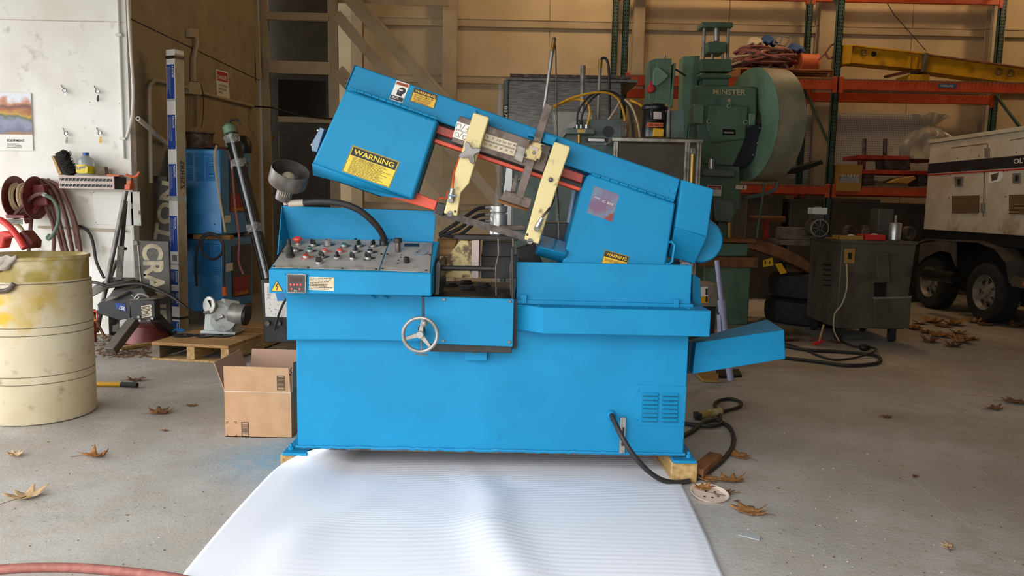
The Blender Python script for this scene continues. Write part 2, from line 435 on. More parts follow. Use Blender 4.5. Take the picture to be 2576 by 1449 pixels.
# sheet seams of the office walls, as thin dark battens set in the joint
a = at(0, 48, YL - 0.004); b = at(322, 57, YL - 0.004)
struct(MB().beam((a.x - 1, a.y, (a.z + b.z) / 2), (XS, a.y, (a.z + b.z) / 2), 0.008, 0.006), 'trim_1', 'bin_pink')
zseam = atx(345, 55, XS + 0.004).z
struct(MB().beam((XS + 0.003, YL, zseam), (XS + 0.003, 10.9, zseam), 0.008, 0.008), 'trim_2', 'dark_steel')
struct(MB().box((XS - 0.004, YL - 0.012, 0), (XS + 0.014, YL + 0.03, 5.9)), 'trim_3', 'pipe_white')   # metal corner bead
# back wall: sheets, girts and columns
def wx(px, py=120): return at(px, py, YB).x
def wz(px, py): return at(px, py, YB - 0.1).z
cols = [(905, 28), (1135, 34), (1600, 26), (2064, 40), (2482, 34), (2900, 30)]
xs = [wx(c) for c, _ in cols]
edges = [-3.0, xs[0], xs[1], wx(1381), xs[2], wx(1830), xs[3], wx(2290), xs[4], xs[5]]
zg0 = (wz(1000, 45) + wz(1000, 62)) / 2; zg1 = (wz(1180, 190) + wz(1180, 210)) / 2
levels = [0.0, 1.25, zg1, zg0, 5.9]
for i in range(len(edges) - 1):
    for j in range(len(levels) - 1):
        MB().box((edges[i] + 0.006, YB - 0.02, levels[j] + 0.006), (edges[i + 1] - 0.006, YB, levels[j + 1] - 0.006)).build('panel', 'wall_panel', wb, bevel=0.003)
for z in (1.25, zg1, zg0):
    MB().box((-3.4, YB - 0.1, z - 0.055), (12, YB - 0.02, z + 0.055)).build('girt', 'timber_paint', wb, bevel=0.004)
    MB().box((-3.4, YB - 0.115, z + 0.05), (12, YB - 0.02, z + 0.06)).build('girt_lip', 'timber_paint', wb)
for (c, w), x in zip(cols, xs):
    hw = w * YB / FPX / 2
    MB().box((x - hw, YB - 0.26, 0), (x + hw, YB - 0.245, 5.9)).box((x - 0.012, YB - 0.245, 0), (x + 0.012, YB - 0.1, 5.9)).box((x - hw, YB - 0.115, 0), (x + hw, YB - 0.1, 5.9)).build('column', 'timber_paint', wb, bevel=0.003)
# ================================================================ the band saw
saw = thing('band_saw', 'large blue horizontal band saw with raised tilted head and control console', 'band saw', (-0.1, 4.0, 0.1))
def S(mb, name, m='blue', bevel=0.003, parent=None, **k): return mb.build(name, m, parent or saw, bevel=bevel, **k)
def slab(name, pts, Y0, Y1, m='blue', bevel=0.004, parent=None, **k): return S(MB().slab(pts, Y0, Y1), name, m, bevel, parent, **k)
def bolt(px, py, Y, r=0.008, h=0.008, m='steel', parent=None, name='bolt', n=6):
    c = at(px, py, Y); return S(MB().cyl(c, c + V((0, -h, 0)), r, n=n), name, m, 0.0015, parent)

# --- cabinet base
base = S(MB().box((-1.04, 3.60, 0.135), (0.86, 4.45, 0.80)), 'base', bevel=0.006)
rn = random.Random(3)
wpts = [V((-1.045 + 1.91 * i / 90, 3.596 + rn.uniform(-.002, .002), 0.136 + rn.uniform(-.0035, .002))) for i in range(91)]
S(MB().tube(wpts, 0.008, 6, k=1), 'weld_bead', 'blue', 0, base)
S(MB().box((-1.03, 3.61, 0.116), (0.85, 4.44, 0.136)), 'bottom_rail', 'worn_steel', 0.002)
def pad(x0, x1, bx):
    p = S(MB().box((x0, 3.55, 0.103), (x1, 3.86, 0.118)), 'foot_pad', 'blue', 0.003)
    S(MB().cyl((bx, 3.6, 0.118), (bx, 3.6, 0.134), 0.014, n=6).cyl((bx, 3.6, 0.134), (bx, 3.6, 0.148), 0.007, n=8), 'anchor_bolt', 'blue', 0.001, p)
    S(MB().cyl((bx, 3.78, 0.1185), (bx, 3.78, 0.1195), 0.012, n=12), 'bolt_hole', 'black', 0, p)
pad(-1.10, -0.98, -1.07); pad(0.80, 0.915, 0.885)
# vent panel
vp = slab('vent_panel', [(1599, 968), (1727, 972), (1722, 1074), (1597, 1070)], 3.597, 3.6, bevel=0.001)
for k, px in enumerate((1636, 1686)):
    for j in range(7):
        c = at(px - j * 0.35, 990 + j * 10.7 + k * 0.8, 3.597); w, h, d = 0.039, 0.0065, 0.016
        S(MB().hexa([c + V(q) for q in ((-w, -d, -h), (w, -d, -h), (w, 0, -h), (-w, 0, -h), (-w * .93, -0.003, h), (w * .93, -0.003, h), (w, 0, h), (-w, 0, h))]), 'louver', 'blue', 0.002, vp)
        S(MB().box(c + V((-w, -d * .75, -h - .0025)), c + V((w, 0, -h + .0005))), 'louver_shade', 'blue_dark', 0, vp)  # dark strip added as the shade below each louver
for q in ((1605, 982), (1719, 986), (1601, 1057), (1714, 1062)): bolt(*q, 3.597, 0.006, 0.004, 'blue', vp, 'screw', 10)
# sight gauge and cable gland
sg = slab('sight_gauge', [(1561, 1051), (1575, 1051), (1572, 1141), (1558, 1141)], 3.582, 3.6, 'steel', 0.002)
slab('gauge_window', [(1566, 1075), (1571, 1075), (1568.5, 1122), (1563, 1122)], 3.581, 3.583, 'dark_steel', 0, sg)
bolt(1568, 1054, 3.582, 0.006, 0.004, 'steel', sg, 'screw'); bolt(1565, 1137, 3.582, 0.006, 0.004, 'steel', sg, 'screw')
c = at(1537, 1043, 3.6)
S(MB().lathe(c, (0.1, -1, -0.2), [(0.024, 0), (0.024, 0.012), (0.018, 0.02), (0.013, 0.035)], 12), 'cable_gland', 'blue', 0.001)
S(MB().tube([at(1538, 1044, 3.57), at(1548, 1065, 3.52), at(1565, 1100, 3.47), at(1590, 1140, 3.45), at(1625, 1180, 3.46), at(1662, 1206, 3.50), atz(1700, 1214, 0.013), atz(1735, 1210, 0.013)], 0.0125, 10), 'power_cable', 'hose_black', 0)
# --- left housing, vise cover, ledge
slab('left_housing', [(719, 735), (1063, 743), (1063, 859), (1020, 859), (960, 856), (850, 855), (722, 855)], 3.54, 4.3)
slab('housing_strip', [(1061, 746), (1070, 746), (1070, 857), (1061, 857)], 3.535, 3.6, 'blue_dark', 0.001)
S(MB().box((-0.385, 3.51, 0.64), (0.005, 4.3, 0.892)), 'vise_bed', 'dark_steel')
vc = slab('vise_cover', [(1068, 746), (1293, 752), (1290, 873), (1070, 864)], 3.49, 3.51)
for q in ((1117, 753), (1283, 758), (1116, 857), (1281, 860)): bolt(*q, 3.49, 0.008, 0.006, 'grey_iron', vc)
slab('lower_guide_rail', [(1105, 867), (1290, 872), (1290, 877), (1105, 872)], 3.52, 3.58, 'dark_steel', 0.002)
br = slab('adjust_bracket', [(1168, 876), (1226, 878), (1225, 909), (1169, 906)], 3.56, 3.6)
slab('bracket_bar', [(1172, 873), (1227, 876), (1226, 886), (1172, 883)], 3.535, 3.58, 'worn_steel', 0.002, br); bolt(1196, 885, 3.535, 0.008, 0.01, 'worn_steel', br)
slab('shadow_gap', [(1290, 752), (1300, 752), (1300, 876), (1288, 876)], 3.56, 3.6, 'black', 0)
for q in ((934, 746), (965, 747)):
    c = at(*q, 3.54); S(MB().cyl(c, c + V((0.02, -0.02, 0)), 0.006, n=8), 'hinge_pin', 'blue', 0)
zt, zb = at(1500, 776, 3.48).z, at(1500, 842, 3.48).z
A, B, Cq, D = at(1296, 800, 3.58), at(1367, 800, 3.48), at(1788, 800, 3.48), V((at(1788, 800, 3.48).x, 4.3, 0))
S(MB().prism([V((p.x, p.y, zb)) for p in (A, B, Cq, D, V((A.x, 4.3, 0)))], (0, 0, zt - zb)), 'ledge', 'blue', 0.004)
for px in (1313, 1357, 1416, 1521, 1627, 1733):
    c = atz(px, 768 + (px - 1300) * 0.022, zt); S(MB().cyl(c, c + V((0, 0, 0.004)), 0.007, n=10), 'rivet', 'blue', 0.001)
tank = slab('splash_tank', [(1299, 659), (1741, 667), (1737, 768), (1299, 757)], 3.60, 3.615, bevel=0.003)
S(MB().box((at(1741, 700, 3.60).x - 0.012, 3.612, at(1600, 760, 3.62).z), (at(1741, 700, 3.60).x, 4.2, at(1741, 667, 3.60).z - 0.006)), 'tank_side', 'blue', 0.003)
S(MB().box((at(1301, 700, 3.62).x, 4.19, at(1600, 760, 3.62).z), (at(1741, 700, 3.62).x, 4.2, at(1741, 667, 3.62).z - 0.1)), 'tank_back', 'blue', 0.003)
S(MB().box((at(1299, 700, 3.60).x, 3.612, zt), (at(1299, 700, 3.60).x + 0.01, 4.2, at(1741, 667, 3.60).z - 0.004)), 'tank_side', 'blue', 0.003)
slab('tank_rail', [(1300, 754), (1744, 765), (1744, 776), (1300, 764)], 3.585, 3.60, bevel=0.002)
for x in (1310, 1694): slab('rail_clip', [(x, 742 + (x - 1310) * .028), (x + 15, 742 + (x - 1310) * .028), (x + 15, 764 + (x - 1310) * .028), (x, 764 + (x - 1310) * .028)], 3.575, 3.586, bevel=0.002)
slab('coolant_box', [(1742, 690), (1762, 700), (1765, 778), (1742, 775)], 3.85, 4.1, bevel=0.003)
S(MB().add([at(1722, 652, 3.8), at(1741, 667, 3.7), at(1707, 668, 3.7), at(1722, 652, 3.81), at(1741, 667, 3.71), at(1707, 668, 3.71)], [(0, 1, 2), (5, 4, 3), (0, 3, 4, 1), (1, 4, 5, 2), (2, 5, 3, 0)]), 'bare_metal_flap', 'bin_pink', 0)
# discharge chute on the right end
q = [at(1742, 941, 3.72), at(1976, 903, 3.72), at(1976, 903, 3.72) + V((0, .3, 0)), at(1742, 941, 3.72) + V((0, .3, 0)),
     at(1751, 862, 3.72), at(1973, 830, 3.72), at(1930, 803, 4.05), at(1722, 858, 4.05)]
S(MB().hexa(q), 'discharge_chute', 'blue', 0.003)
slab('chute_collar', [(1733, 858), (1750, 866), (1742, 938), (1730, 940)], 3.8, 4.1, 'blue_dark', 0.002)
# --- hand wheel
hc = at(1057, 842, 3.41)
hw = S(MB().ring(hc, (0.03, -1, 0), 0.078, 0.0088, 40, 10), 'hand_wheel', 'steel', 0)
sp = MB()
for a in (80, 196, 310):
    d = V((cos(radians(a)), 0, sin(radians(a)))); p = V((-d.z, 0, d.x))
    c0 = hc + V((0, 0.004, 0)); q0, q1 = c0 + d * 0.012, c0 + d * 0.076
    sp.hexa([q0 - p * .011 + V((0, .006, 0)), q1 - p * .007 + V((0, .006, 0)), q1 + p * .007 + V((0, .006, 0)), q0 + p * .011 + V((0, .006, 0)), q0 - p * .011 - V((0, .006, 0)), q1 - p * .007 - V((0, .005, 0)), q1 + p * .007 - V((0, .005, 0)), q0 + p * .011 - V((0, .006, 0))])
S(sp, 'spoke', 'steel', 0.002, hw)
S(MB().lathe(hc + V((0, 0.03, 0)), (0, -1, 0), [(0.02, 0), (0.02, 0.025), (0.017, 0.042)], 16), 'hub', 'steel', 0.002, hw)
S(MB().ball(at(1068, 813, 3.365), 0.015, 12, (1, 1.2, 1.1)).cyl(at(1068, 813, 3.41), at(1068, 813, 3.365), 0.007), 'wheel_handle', 'steel', 0, hw)
S(MB().cyl(hc + V((0, .03, 0)), hc + V((0, 0.14, 0)), 0.011), 'wheel_shaft', 'steel', 0, hw)
c = at(1066, 826, 3.53); S(MB().cyl(c, c + V((0, -0.012, 0)), 0.026, n=20), 'shaft_boss', 'black', 0.001)
S(MB().cyl(at(1060, 850, 3.44), at(1061, 892, 3.44), 0.0035, n=8).cyl(at(1045, 892, 3.44), at(1078, 893, 3.44), 0.004, n=8), 'locking_handle', 'grey_iron', 0)
# --- control console
YF, YK = 3.38, 3.75
zf, zbot = at(880, 683, YF).z, at(880, 741, YF).z
zk = at(900, 603, YK).z
X0, X1 = at(676, 700, YF).x, at(1085, 700, YF).x
con = S(MB().prism([V((X0, y, z)) for y, z in ((YF, zbot), (YF, zf), (YK, zk), (YK + 0.01, zbot))], (X1 - X0, 0, 0)), 'console', 'blue', 0.005)
NP = V((0, -(zk - zf), YK - YF)).normalized()
def onp(px, py, off=0.0):
    d = ray(px, py); o = V((0, YF, zf)) + NP * off; return CC + d * ((o - CC).dot(NP) / d.dot(NP))
def plate(name, pts, m='panel_grey'):
    return S(MB().prism([onp(*p, 0.0015) for p in pts], NP * 0.003), name, m, 0.001, con)
pl1 = plate('control_plate', [(685, 674), (953, 681), (978, 607), (729, 601)])
pl2 = plate('control_plate', [(956, 681), (1081, 686), (1088, 612), (981, 607)])
S(MB().prism([at(711, 518, YK), at(1098, 531, YK), at(1090, 614, YK), at(729, 604, YK)], (0, 0.006, 0)), 'splash_guard', 'blue', 0.002)
S(MB().prism([at(711, 518, YK), at(729, 600, YK), at(700, 641, 3.5)], (-0.006, 0, 0)), 'splash_guard_wing', 'blue', 0.002)
for q in ((689, 671), (775, 674), (861, 676), (946, 678), (710, 634), (817, 597), (894, 602), (975, 602), (984, 604), (962, 676), (1072, 681), (1082, 642), (960, 640), (974, 640)):
    c = onp(*q, 0.0045); S(MB().lathe(c, NP, [(0.006, 0), (0.005, 0.004)], 8), 'screw', 'dark_steel', 0, con)
def flag(px, py, m):   # legend plate under a control
    c = onp(px, py, 0.0045); return MB().prism([c + V(v) for v in ((-.021, -.012, -.004), (.0, -.021, -.007), (.03, .004, .0015), (.034, .013, .0045), (.0, .018, .006))], NP * 0.0015)
def bezel(px, py, h=0.012, r=0.0155, m='bright_steel'):
    c = onp(px, py, 0.005); return MB().lathe(c, NP, [(r, 0), (r, h * 0.7), (r * 0.9, h)], 18), c + NP * h
def control(px, py, kind, col='black_paint', fl=None):
    mb, top = bezel(px, py)
    names = {'button': 'push_button', 'knob': 'selector_switch', 'lever': 'selector_switch', 'mush': 'mushroom_button', 'key': 'key_switch', 'square': 'selector_switch'}
    o = S(mb, names[kind], 'bright_steel', 0.0008)
    if fl: S(flag(px, py, fl), 'legend_plate', fl, 0, o)
    if kind == 'button': S(MB().lathe(top - NP * .003, NP, [(0.0125, 0), (0.0125, 0.006), (0.011, 0.008)], 16), 'cap', col, 0, o)
    if kind == 'mush': S(MB().lathe(top, NP, [(0.009, 0), (0.009, 0.008), (0.021, 0.014), (0.023, 0.02), (0.018, 0.027), (0.006, 0.029)], 20), 'cap', col, 0, o)
    if kind == 'key': S(MB().lathe(top, NP, [(0.0165, -.004), (0.0165, 0.018), (0.013, 0.018), (0.013, 0.004)], 18, False), 'cap', 'bright_steel', 0, o)
    if kind in ('knob', 'lever', 'square'):
        a = {'knob': 80, 'lever': 130, 'square': 10}[kind] + rn.uniform(-8, 8); ex = V((cos(radians(a)), sin(radians(a)), 0)); ex = (ex - NP * ex.dot(NP)).normalized(); ey = NP.cross(ex)
        L, W, Hh = (0.02, 0.005, 0.02) if kind != 'square' else (0.016, 0.006, 0.022)
        k = MB().lathe(top - NP * .002, NP, [(0.0135, 0), (0.0125, 0.005)], 16)
        k.hexa([top + ex * (sx * L) + ey * (sy * W) for sx, sy in ((-1, -1), (1, -1), (1, 1), (-1, 1))] + [top + NP * Hh + ex * (sx * L * .75) + ey * (sy * W * .5) for sx, sy in ((-1, -1), (1, -1), (1, 1), (-1, 1))])
        S(k, 'knob', col, 0.001, o)
B_ = 'black_paint'
for px, py, kd, cl, fl in ((750, 616, 'mush', 'red_button', None), (788, 618, 'lever', B_, B_), (825, 617, 'key', B_, B_), (866, 620, 'button', 'green_button', B_),
        (902, 620, 'knob', B_, B_), (938, 620, 'knob', B_, B_), (744, 632, 'button', 'grey_iron', B_), (780, 633, 'button', 'green_button', B_), (818, 634, 'button', 'red_button', 'red_button'),
        (855, 634, 'button', 'red_button', 'red_button'), (894, 634, 'knob', B_, B_), (931, 636, 'button', B_, B_), (770, 648, 'button', 'red', 'red_button'), (809, 648, 'lever', B_, B_),
        (848, 650, 'knob', B_, None), (887, 652, 'lever', B_, None), (926, 651, 'lever', B_, B_), (803, 663, 'square', B_, None)):
    control(px, py, kd, cl, fl)
jc = onp(730, 646, 0.005); up = (NP + V((0, 0, .6))).normalized()
js = S(MB().lathe(jc, up, [(0.02, 0), (0.02, 0.012), (0.015, 0.014), (0.018, 0.022), (0.014, 0.026), (0.0165, 0.034), (0.0125, 0.038), (0.0145, 0.046), (0.009, 0.052), (0.007, 0.064)], 16), 'joystick', 'rubber', 0)
S(MB().lathe(jc, up, [(0.007, 0.06), (0.0085, 0.066), (0.0085, 0.082), (0.006, 0.085)], 12), 'joystick_tip', 'dark_steel', 0, js)
pc = onp(1001, 634, 0.004); pt = V((0, 0, 1))
vk = S(MB().cyl(pc, pc + pt * 0.05, 0.0125, n=14), 'speed_valve', 'worn_steel', 0.001)
S(MB().lathe(pc + pt * 0.045, pt, [(0.02, 0), (0.021, 0.006), (0.021, 0.018), (0.018, 0.022), (0.006, 0.023)], 16), 'valve_knob', 'dark_steel', 0.001, vk)
S(MB().prism([onp(*q, 0.0045) for q in ((1016, 620.5), (1055, 621), (1054, 614), (1018, 613.5))], NP * 0.003), 'meter_slot', 'black', 0.001)
S(MB().ring(onp(1061, 636, 0.006), NP, 0.0275, 0.003, 24, 6), 'gauge_ring', 'frosted', 0)
c = onp(1023, 660, 0.005); S(MB().lathe(c, NP, [(0.0135, 0), (0.013, 0.024), (0.011, 0.026)], 18), 'speed_knob', 'dark_steel', 0.001)
for q in ((1010, 642), (1008, 648), (1002, 656), (1000, 663)):
    c = onp(*q, 0.004); S(MB().ball(c, 0.005, 6), 'indicator', 'black', 0)
# front of the console
yl = YF - 0.0015
tri = S(MB().prism(pp([(682, 732), (711.5, 732.5), (696, 707)], yl), (0, 0.0012, 0)), 'shock_hazard_label', 'sign_yellow', 0)
S(MB().add(pp([(696.5, 713), (699, 714), (696, 720), (701, 720), (697, 726), (699, 726), (696, 730), (693.5, 726), (695.5, 726), (697, 722), (692.5, 722)], yl - 0.001), [tuple(range(11))]), 'lightning_mark', 'ink', 0, tri)
ed = MB()
for u, w in (((682, 732), (711.5, 732.5)), ((711.5, 732.5), (696, 707)), ((696, 707), (682, 732))): ed.beam(at(*u, yl - .0005), at(*w, yl - .0005), 0.0015, 0.0022, (0, -1, 0))
S(ed, 'label_border', 'ink', 0, tri)
ct = S(MB().slab([(723, 690), (769, 691), (768, 736), (723, 735)], YF - 0.012, YF, ), 'counter_display', 'meter_brown', 0.002)
S(MB().slab([(730, 698), (759, 698.5), (758.5, 709), (730, 709)], YF - 0.0135, YF - 0.011), 'display_window', 'display', 0, ct)
for px, py in ((731.5, 716), (740, 716), (748, 716.3), (756, 716.5), (734, 727), (754, 727)):
    c = at(px, py, YF - 0.012); S(MB().lathe(c, (0, -1, 0), [(0.0052, 0), (0.0052, 0.002), (0.003, 0.003)], 10), 'key', 'red_button', 0, ct)
fr = MB()
for u, w in (((723, 690), (769, 691)), ((769, 691), (768, 736)), ((768, 736), (723, 735)), ((723, 735), (723, 690))): fr.beam(at(*u, YF - .012), at(*w, YF - .012), 0.004, 0.005, (0, -1, 0))
S(fr, 'counter_frame', 'grey_iron', 0, ct)
px_letters('Rw', (740, 733), (748, 733), (740, 729), YF - 0.0125, 'paper', ct)
for q in ((717, 690), (774, 692), (717, 732), (775, 733)): bolt(*q, YF, 0.004, 0.003, 'blue', None, 'screw', 8)
il = S(MB().slab([(778, 696), (840, 698), (840, 732), (778, 729)], YF - 0.0012, YF), 'instruction_label', 'paper_tan', 0)
A, B, Cq = at(780, 728, YF - 0.0015), at(838, 730, YF - 0.0015), at(780, 697, YF - 0.0015)
S(print_lines(MB(), A, B - A, Cq - A, (B - A).length, (Cq - A).length, 8, rn, 0.4), 'small_print', 'ink', 0, il)
# gooseneck lamp
S(MB().tube([onp(965, 614, 0.004), at(964, 595, 3.66), at(945, 565, 3.62), at(905, 530, 3.58), at(858, 512, 3.56), at(805, 507, 3.55), at(760, 510, 3.55)], 0.0155, 12, k=8), 'gooseneck', 'hose_black', 0)
S(MB().cyl(onp(965, 616, 0.004), onp(965, 616, 0.004) + V((0, 0, .028)), 0.02, n=12), 'gooseneck_base', 'black', 0.001)
S(MB().cyl(at(764, 510, 3.55), at(726, 512, 3.55), 0.017, n=14), 'gooseneck_ferrule', 'lamp_ivory', 0.001)
ax = V((0.36, -0.42, 0.83)).normalized(); lc = at(711, 503, 3.55)
lamp = S(MB().lathe(lc, ax, [(0.012, 0), (0.036, 0.008), (0.036, 0.074), (0.04, 0.076), (0.083, 0.09), (0.086, 0.096), (0.086, 0.168), (0.083, 0.168), (0.083, 0.1), (0.03, 0.092), (0.03, 0.084)], 32, False), 'lamp_head', 'lamp_grey', 0)
S(MB().ball(lc + ax * 0.115, 0.034, 14), 'bulb', 'bulb', 0, lamp)
S(MB().hexa([at(x, y, Y) for Y in (3.55, 3.56) for x, y in ((709, 500), (716, 498), (722, 516), (714, 517))]), 'lamp_bracket', 'lamp_ivory', 0.001)
sl = MB()
for i in range(6):
    a = radians(200 + i * 16); x, y, z = sl.frame(ax); d = x * cos(a) + y * sin(a)
    sl.beam(lc + d * 0.0362 + ax * 0.04, lc + d * 0.0362 + ax * 0.065, 0.003, 0.002, d)
S(sl, 'cooling_slot', 'lamp_ivory', 0, lamp)

# --- saw head
slab('head_beam', [(893, 163), (1712, 450), (1697, 509), (868, 225)], 3.66, 3.95, bevel=0.006)
slab('head_end_fold', [(893, 163), (868, 225), (869, 219), (891, 166)], 3.652, 3.67, bevel=0.002)
dl = slab('left_head_door', [(869, 224), (1102, 303), (1037, 503), (785, 411)], 3.59, 3.72, bevel=0.012)
slab('left_head_housing', [(872, 232), (1096, 306), (1034, 497), (792, 412)], 3.72, 3.98, 'blue_dark', 0.006)
S(MB().add([at(785, 411, 3.595), at(1036, 502, 3.595), at(990, 490, 3.7), at(957, 494, 3.7), at(833, 451, 3.7), at(808, 443, 3.68), at(788, 440, 3.63)], [(0, 1, 2, 3, 4, 5, 6)]), 'door_lip', 'blue', 0, solid=0.004)
def hinge(a, b, Y, n):
    A, B = at(*a, Y), at(*b, Y)
    for i in range(n):
        S(MB().cyl(A.lerp(B, (i + .04) / n), A.lerp(B, (i + .96) / n), 0.006, n=8), 'hinge_knuckle', 'blue', 0)
hinge((880, 221), (1099, 298), 3.598, 12)
S(MB().slab([(805, 320), (816, 324), (798, 382), (784, 380), (783, 362)], 3.66, 3.78), 'door_latch', 'frosted', 0.003)
bolt(800, 328, 3.66, 0.006, 0.006, 'steel'); bolt(785, 364, 3.66, 0.006, 0.006, 'steel')
# right door, end block, motor
dr = slab('right_head_door', [(1478, 441), (1486, 438), (1700, 511), (1672, 690), (1410, 680), (1415, 659), (1428, 607), (1461, 477)], 3.645, 3.93, bevel=0.01)
hinge((1488, 437), (1695, 506), 3.65, 9)
bolt(1681, 481, 3.66, 0.006, 0.004, 'blue', None, 'screw', 8); bolt(1696, 486, 3.66, 0.006, 0.004, 'blue', None, 'screw', 8)
dh = MB().tube([at(1677, 610, 3.66), at(1690, 608, 3.64), at(1697, 617, 3.63), at(1691, 658, 3.63), at(1683, 665, 3.64), at(1672, 662, 3.66)], 0.006, 6, k=1)
S(dh, 'door_handle', 'blue', 0)
slab('end_block', [(1716, 452), (1796, 476), (1779, 596), (1699, 572)], 3.63, 4.0, bevel=0.005)
eb = [at(1699, 572, 3.635), at(1779, 596, 3.635), at(1748, 664, 3.74), at(1680, 645, 3.74)]
S(MB().add(eb + [p + V((0, .25, 0.0)) for p in eb], [(0, 1, 2, 3), (4, 7, 6, 5), (0, 4, 5, 1), (1, 5, 6, 2), (2, 6, 7, 3), (3, 7, 4, 0)]), 'end_block_underside', 'blue', 0.004)
c = at(1763, 606, 3.78); S(MB().lathe(c, (0.1, 1, -.03), [(0.105, 0), (0.113, 0.02), (0.113, 0.26), (0.09, 0.3)], 36), 'motor_housing', 'blue', 0.004)
# blade, guide arms, slide
tp, bt = [], []
A0, A1 = (1094, 523), (1374, 604); B0, B1 = (1090, 541), (1371, 622)
n = 150
for i in range(n + 1):
    t = i / n; tp.append(at(A0[0] + (A1[0] - A0[0]) * t, A0[1] + (A1[1] - A0[1]) * t, 3.70))
    b0 = at(B0[0] + (B1[0] - B0[0]) * t, B0[1] + (B1[1] - B0[1]) * t, 3.70); bt.append(b0 + V((0, 0, 0.005 * (i % 3) / 2)))
S(MB().prism(tp + bt[::-1], (0, 0.0035, 0)), 'saw_blade', 'blade_steel', 0, smooth=0)
lower = [(1365, 594), (1438, 614), (1424, 637), (1415, 662), (1347, 641), (1358, 622)]
gq = [at(1365, 594, 3.74), at(1440, 614, 3.74), at(1426, 638, 3.6), at(1358, 622, 3.6), at(1415, 662, 3.68), at(1347, 641, 3.68)]
S(MB().add(gq + [p + V((0, .2 if i in (0, 1) else (.3 if i in (2, 3) else .2), 0)) for i, p in enumerate(gq)], [(0, 1, 2, 3), (3, 2, 4, 5), (0, 3, 5, 11, 6), (1, 7, 10, 4, 2), (0, 6, 7, 1), (5, 4, 10, 11), (6, 11, 10, 7)]), 'blade_guard', 'blue', 0.004)
la = slab('guide_arm', [(1191, 283), (1195, 284), (1229, 294), (1230, 299), (1206, 377), (1180, 461), (1159, 485), (1150, 544), (1116, 536), (1139, 454)], 3.54, 3.61, 'cream', 0.005)
ra = slab('guide_arm', [(1395, 356), (1433, 368), (1435, 373), (1421, 413), (1387, 515), (1372, 560), (1355, 614), (1319, 602), (1330, 566), (1341, 524), (1359, 460)], 3.54, 3.61, 'cream', 0.005)
for q in ((1132, 538), (1333, 607)):
    o = bolt(*q, 3.545, 0.014, 0.012, 'grey_iron', None, 'guide_screw', 16); c = at(*q, 3.5325)
    S(MB().box(c + V((-.011, -.001, -.0018)), c + V((.011, .001, .0018))), 'screw_slot', 'black', 0, o)
for q, a in (((1145, 532), la), ((1326, 590), ra)): bolt(*q, 3.54, 0.006, 0.002, 'black', a, 'hole', 12)
bolt(1385, 452, 3.54, 0.011, 0.012, 'black', ra, 'cap_screw', 14); bolt(1385, 452, 3.529, 0.006, 0.002, 'grey_iron', ra, 'cap_screw', 6)
def fitting(a, b, col, hose):
    A, B = at(*a, 3.515), at(*b, 3.515); d = B - A
    S(MB().cyl(A, A + d * .45, 0.0105, n=8).cyl(A + d * .45, A + d * .9, 0.013, n=8), 'coolant_valve', 'bright_steel', 0.001)
    c = A + d * 1.05; S(MB().cyl(c + V((0, .03, 0)), c + V((0, -.006, 0)), 0.013, n=6), 'elbow_fitting', 'grey_iron', 0.001)
    S(MB().tube([A] + [at(x, y, Y) for x, y, Y in hose], 0.0055, 8), 'coolant_hose', col, 0)
fitting((1138, 472), (1134, 505), 'copper', [(1138, 462, 3.52), (1143, 435, 3.55), (1155, 400, 3.6)]) if 'copper' in MATS else fitting((1138, 474), (1134, 503), 'clamp_orange', [(1139, 460, 3.52), (1143, 435, 3.55), (1156, 398, 3.6)])
S(MB().box(at(1127, 494, 3.51), at(1147, 490, 3.495)), 'valve_wing', 'frosted', 0.001)
fitting((1364, 548), (1350, 574), 'worn_steel', [(1366, 544, 3.51), (1380, 527, 3.53), (1390, 510, 3.6), (1394, 495, 3.68)])
# star knob
kc = at(1182, 384, 3.51); pts = []
for i in range(24):
    a = 2 * pi * i / 24 + 0.32; r = 0.024 + 0.031 * (abs(cos(2 * a - 0.64)) ** 3.0); pts.append(kc + V((cos(a) * r, 0, sin(a) * r)))
sk = S(MB().prism(pts, (0, 0.016, 0)), 'star_knob', 'grey_iron', 0.003)
S(MB().cyl(kc + V((0, .016, 0)), kc + V((0, 0.05, 0)), 0.012), 'knob_stud', 'grey_iron', 0, sk)
sb = slab('slide_bar', [(1156, 291), (1387, 369), (1367, 434), (1135, 356)], 3.615, 3.655, 'worn_steel', 0.003)
s1 = S(MB().slab([(1150, 305), (1188, 318), (1176, 357), (1138, 344)], 3.6135, 3.615), 'chart_label', 'paper', 0, sb)
s2 = S(MB().slab([(1214, 333), (1301, 361), (1293, 393), (1205, 366)], 3.6135, 3.615), 'scale_label', 'paper_tan', 0, sb)
# chart: four little drawings (square, circle, rectangle, triangle) with slanted strokes
def diag(parent, org, ex, ey, segs, Y, name, w=0.0018):
    mb = MB(); O = V(org)
    for (x0, y0, x1, y1) in segs: mb.beam(O + ex * x0 + ey * y0, O + ex * x1 + ey * y1, w, 0.0008, (0, -1, 0))
    return S(mb, name, 'ink', 0, parent)
O = at(1139, 343, 3.6127); ex = (at(1177, 356, 3.6127) - O); ey = at(1150, 306, 3.6127) - O
sg_ = [(.05, .55, .05, .9), (.05, .9, .3, .9), (.3, .9, .3, .55), (.3, .55, .05, .55), (.35, .5, .55, .95), (.0, .48, 1, .5), (.35, .05, .55, .45), (.62, .3, .9, .3), (.62, .05, .9, .05), (.62, .05, .62, .3), (.9, .05, .9, .3), (.75, .0, .98, .42), (.65, .6, .9, .6), (.65, .75, .95, .75), (.78, .6, .78, .92)]
sg_ += [(.2 + .13 * cos(i * .8), .2 + .14 * sin(i * .8), .2 + .13 * cos(i * .8 + .8), .2 + .14 * sin(i * .8 + .8)) for i in range(8)]
diag(sb, O, ex, ey, sg_, 3.61, 'chart_drawing')
O = at(1208, 365, 3.6127); ex = at(1293, 391, 3.6127) - O; ey = at(1216, 334, 3.6127) - O
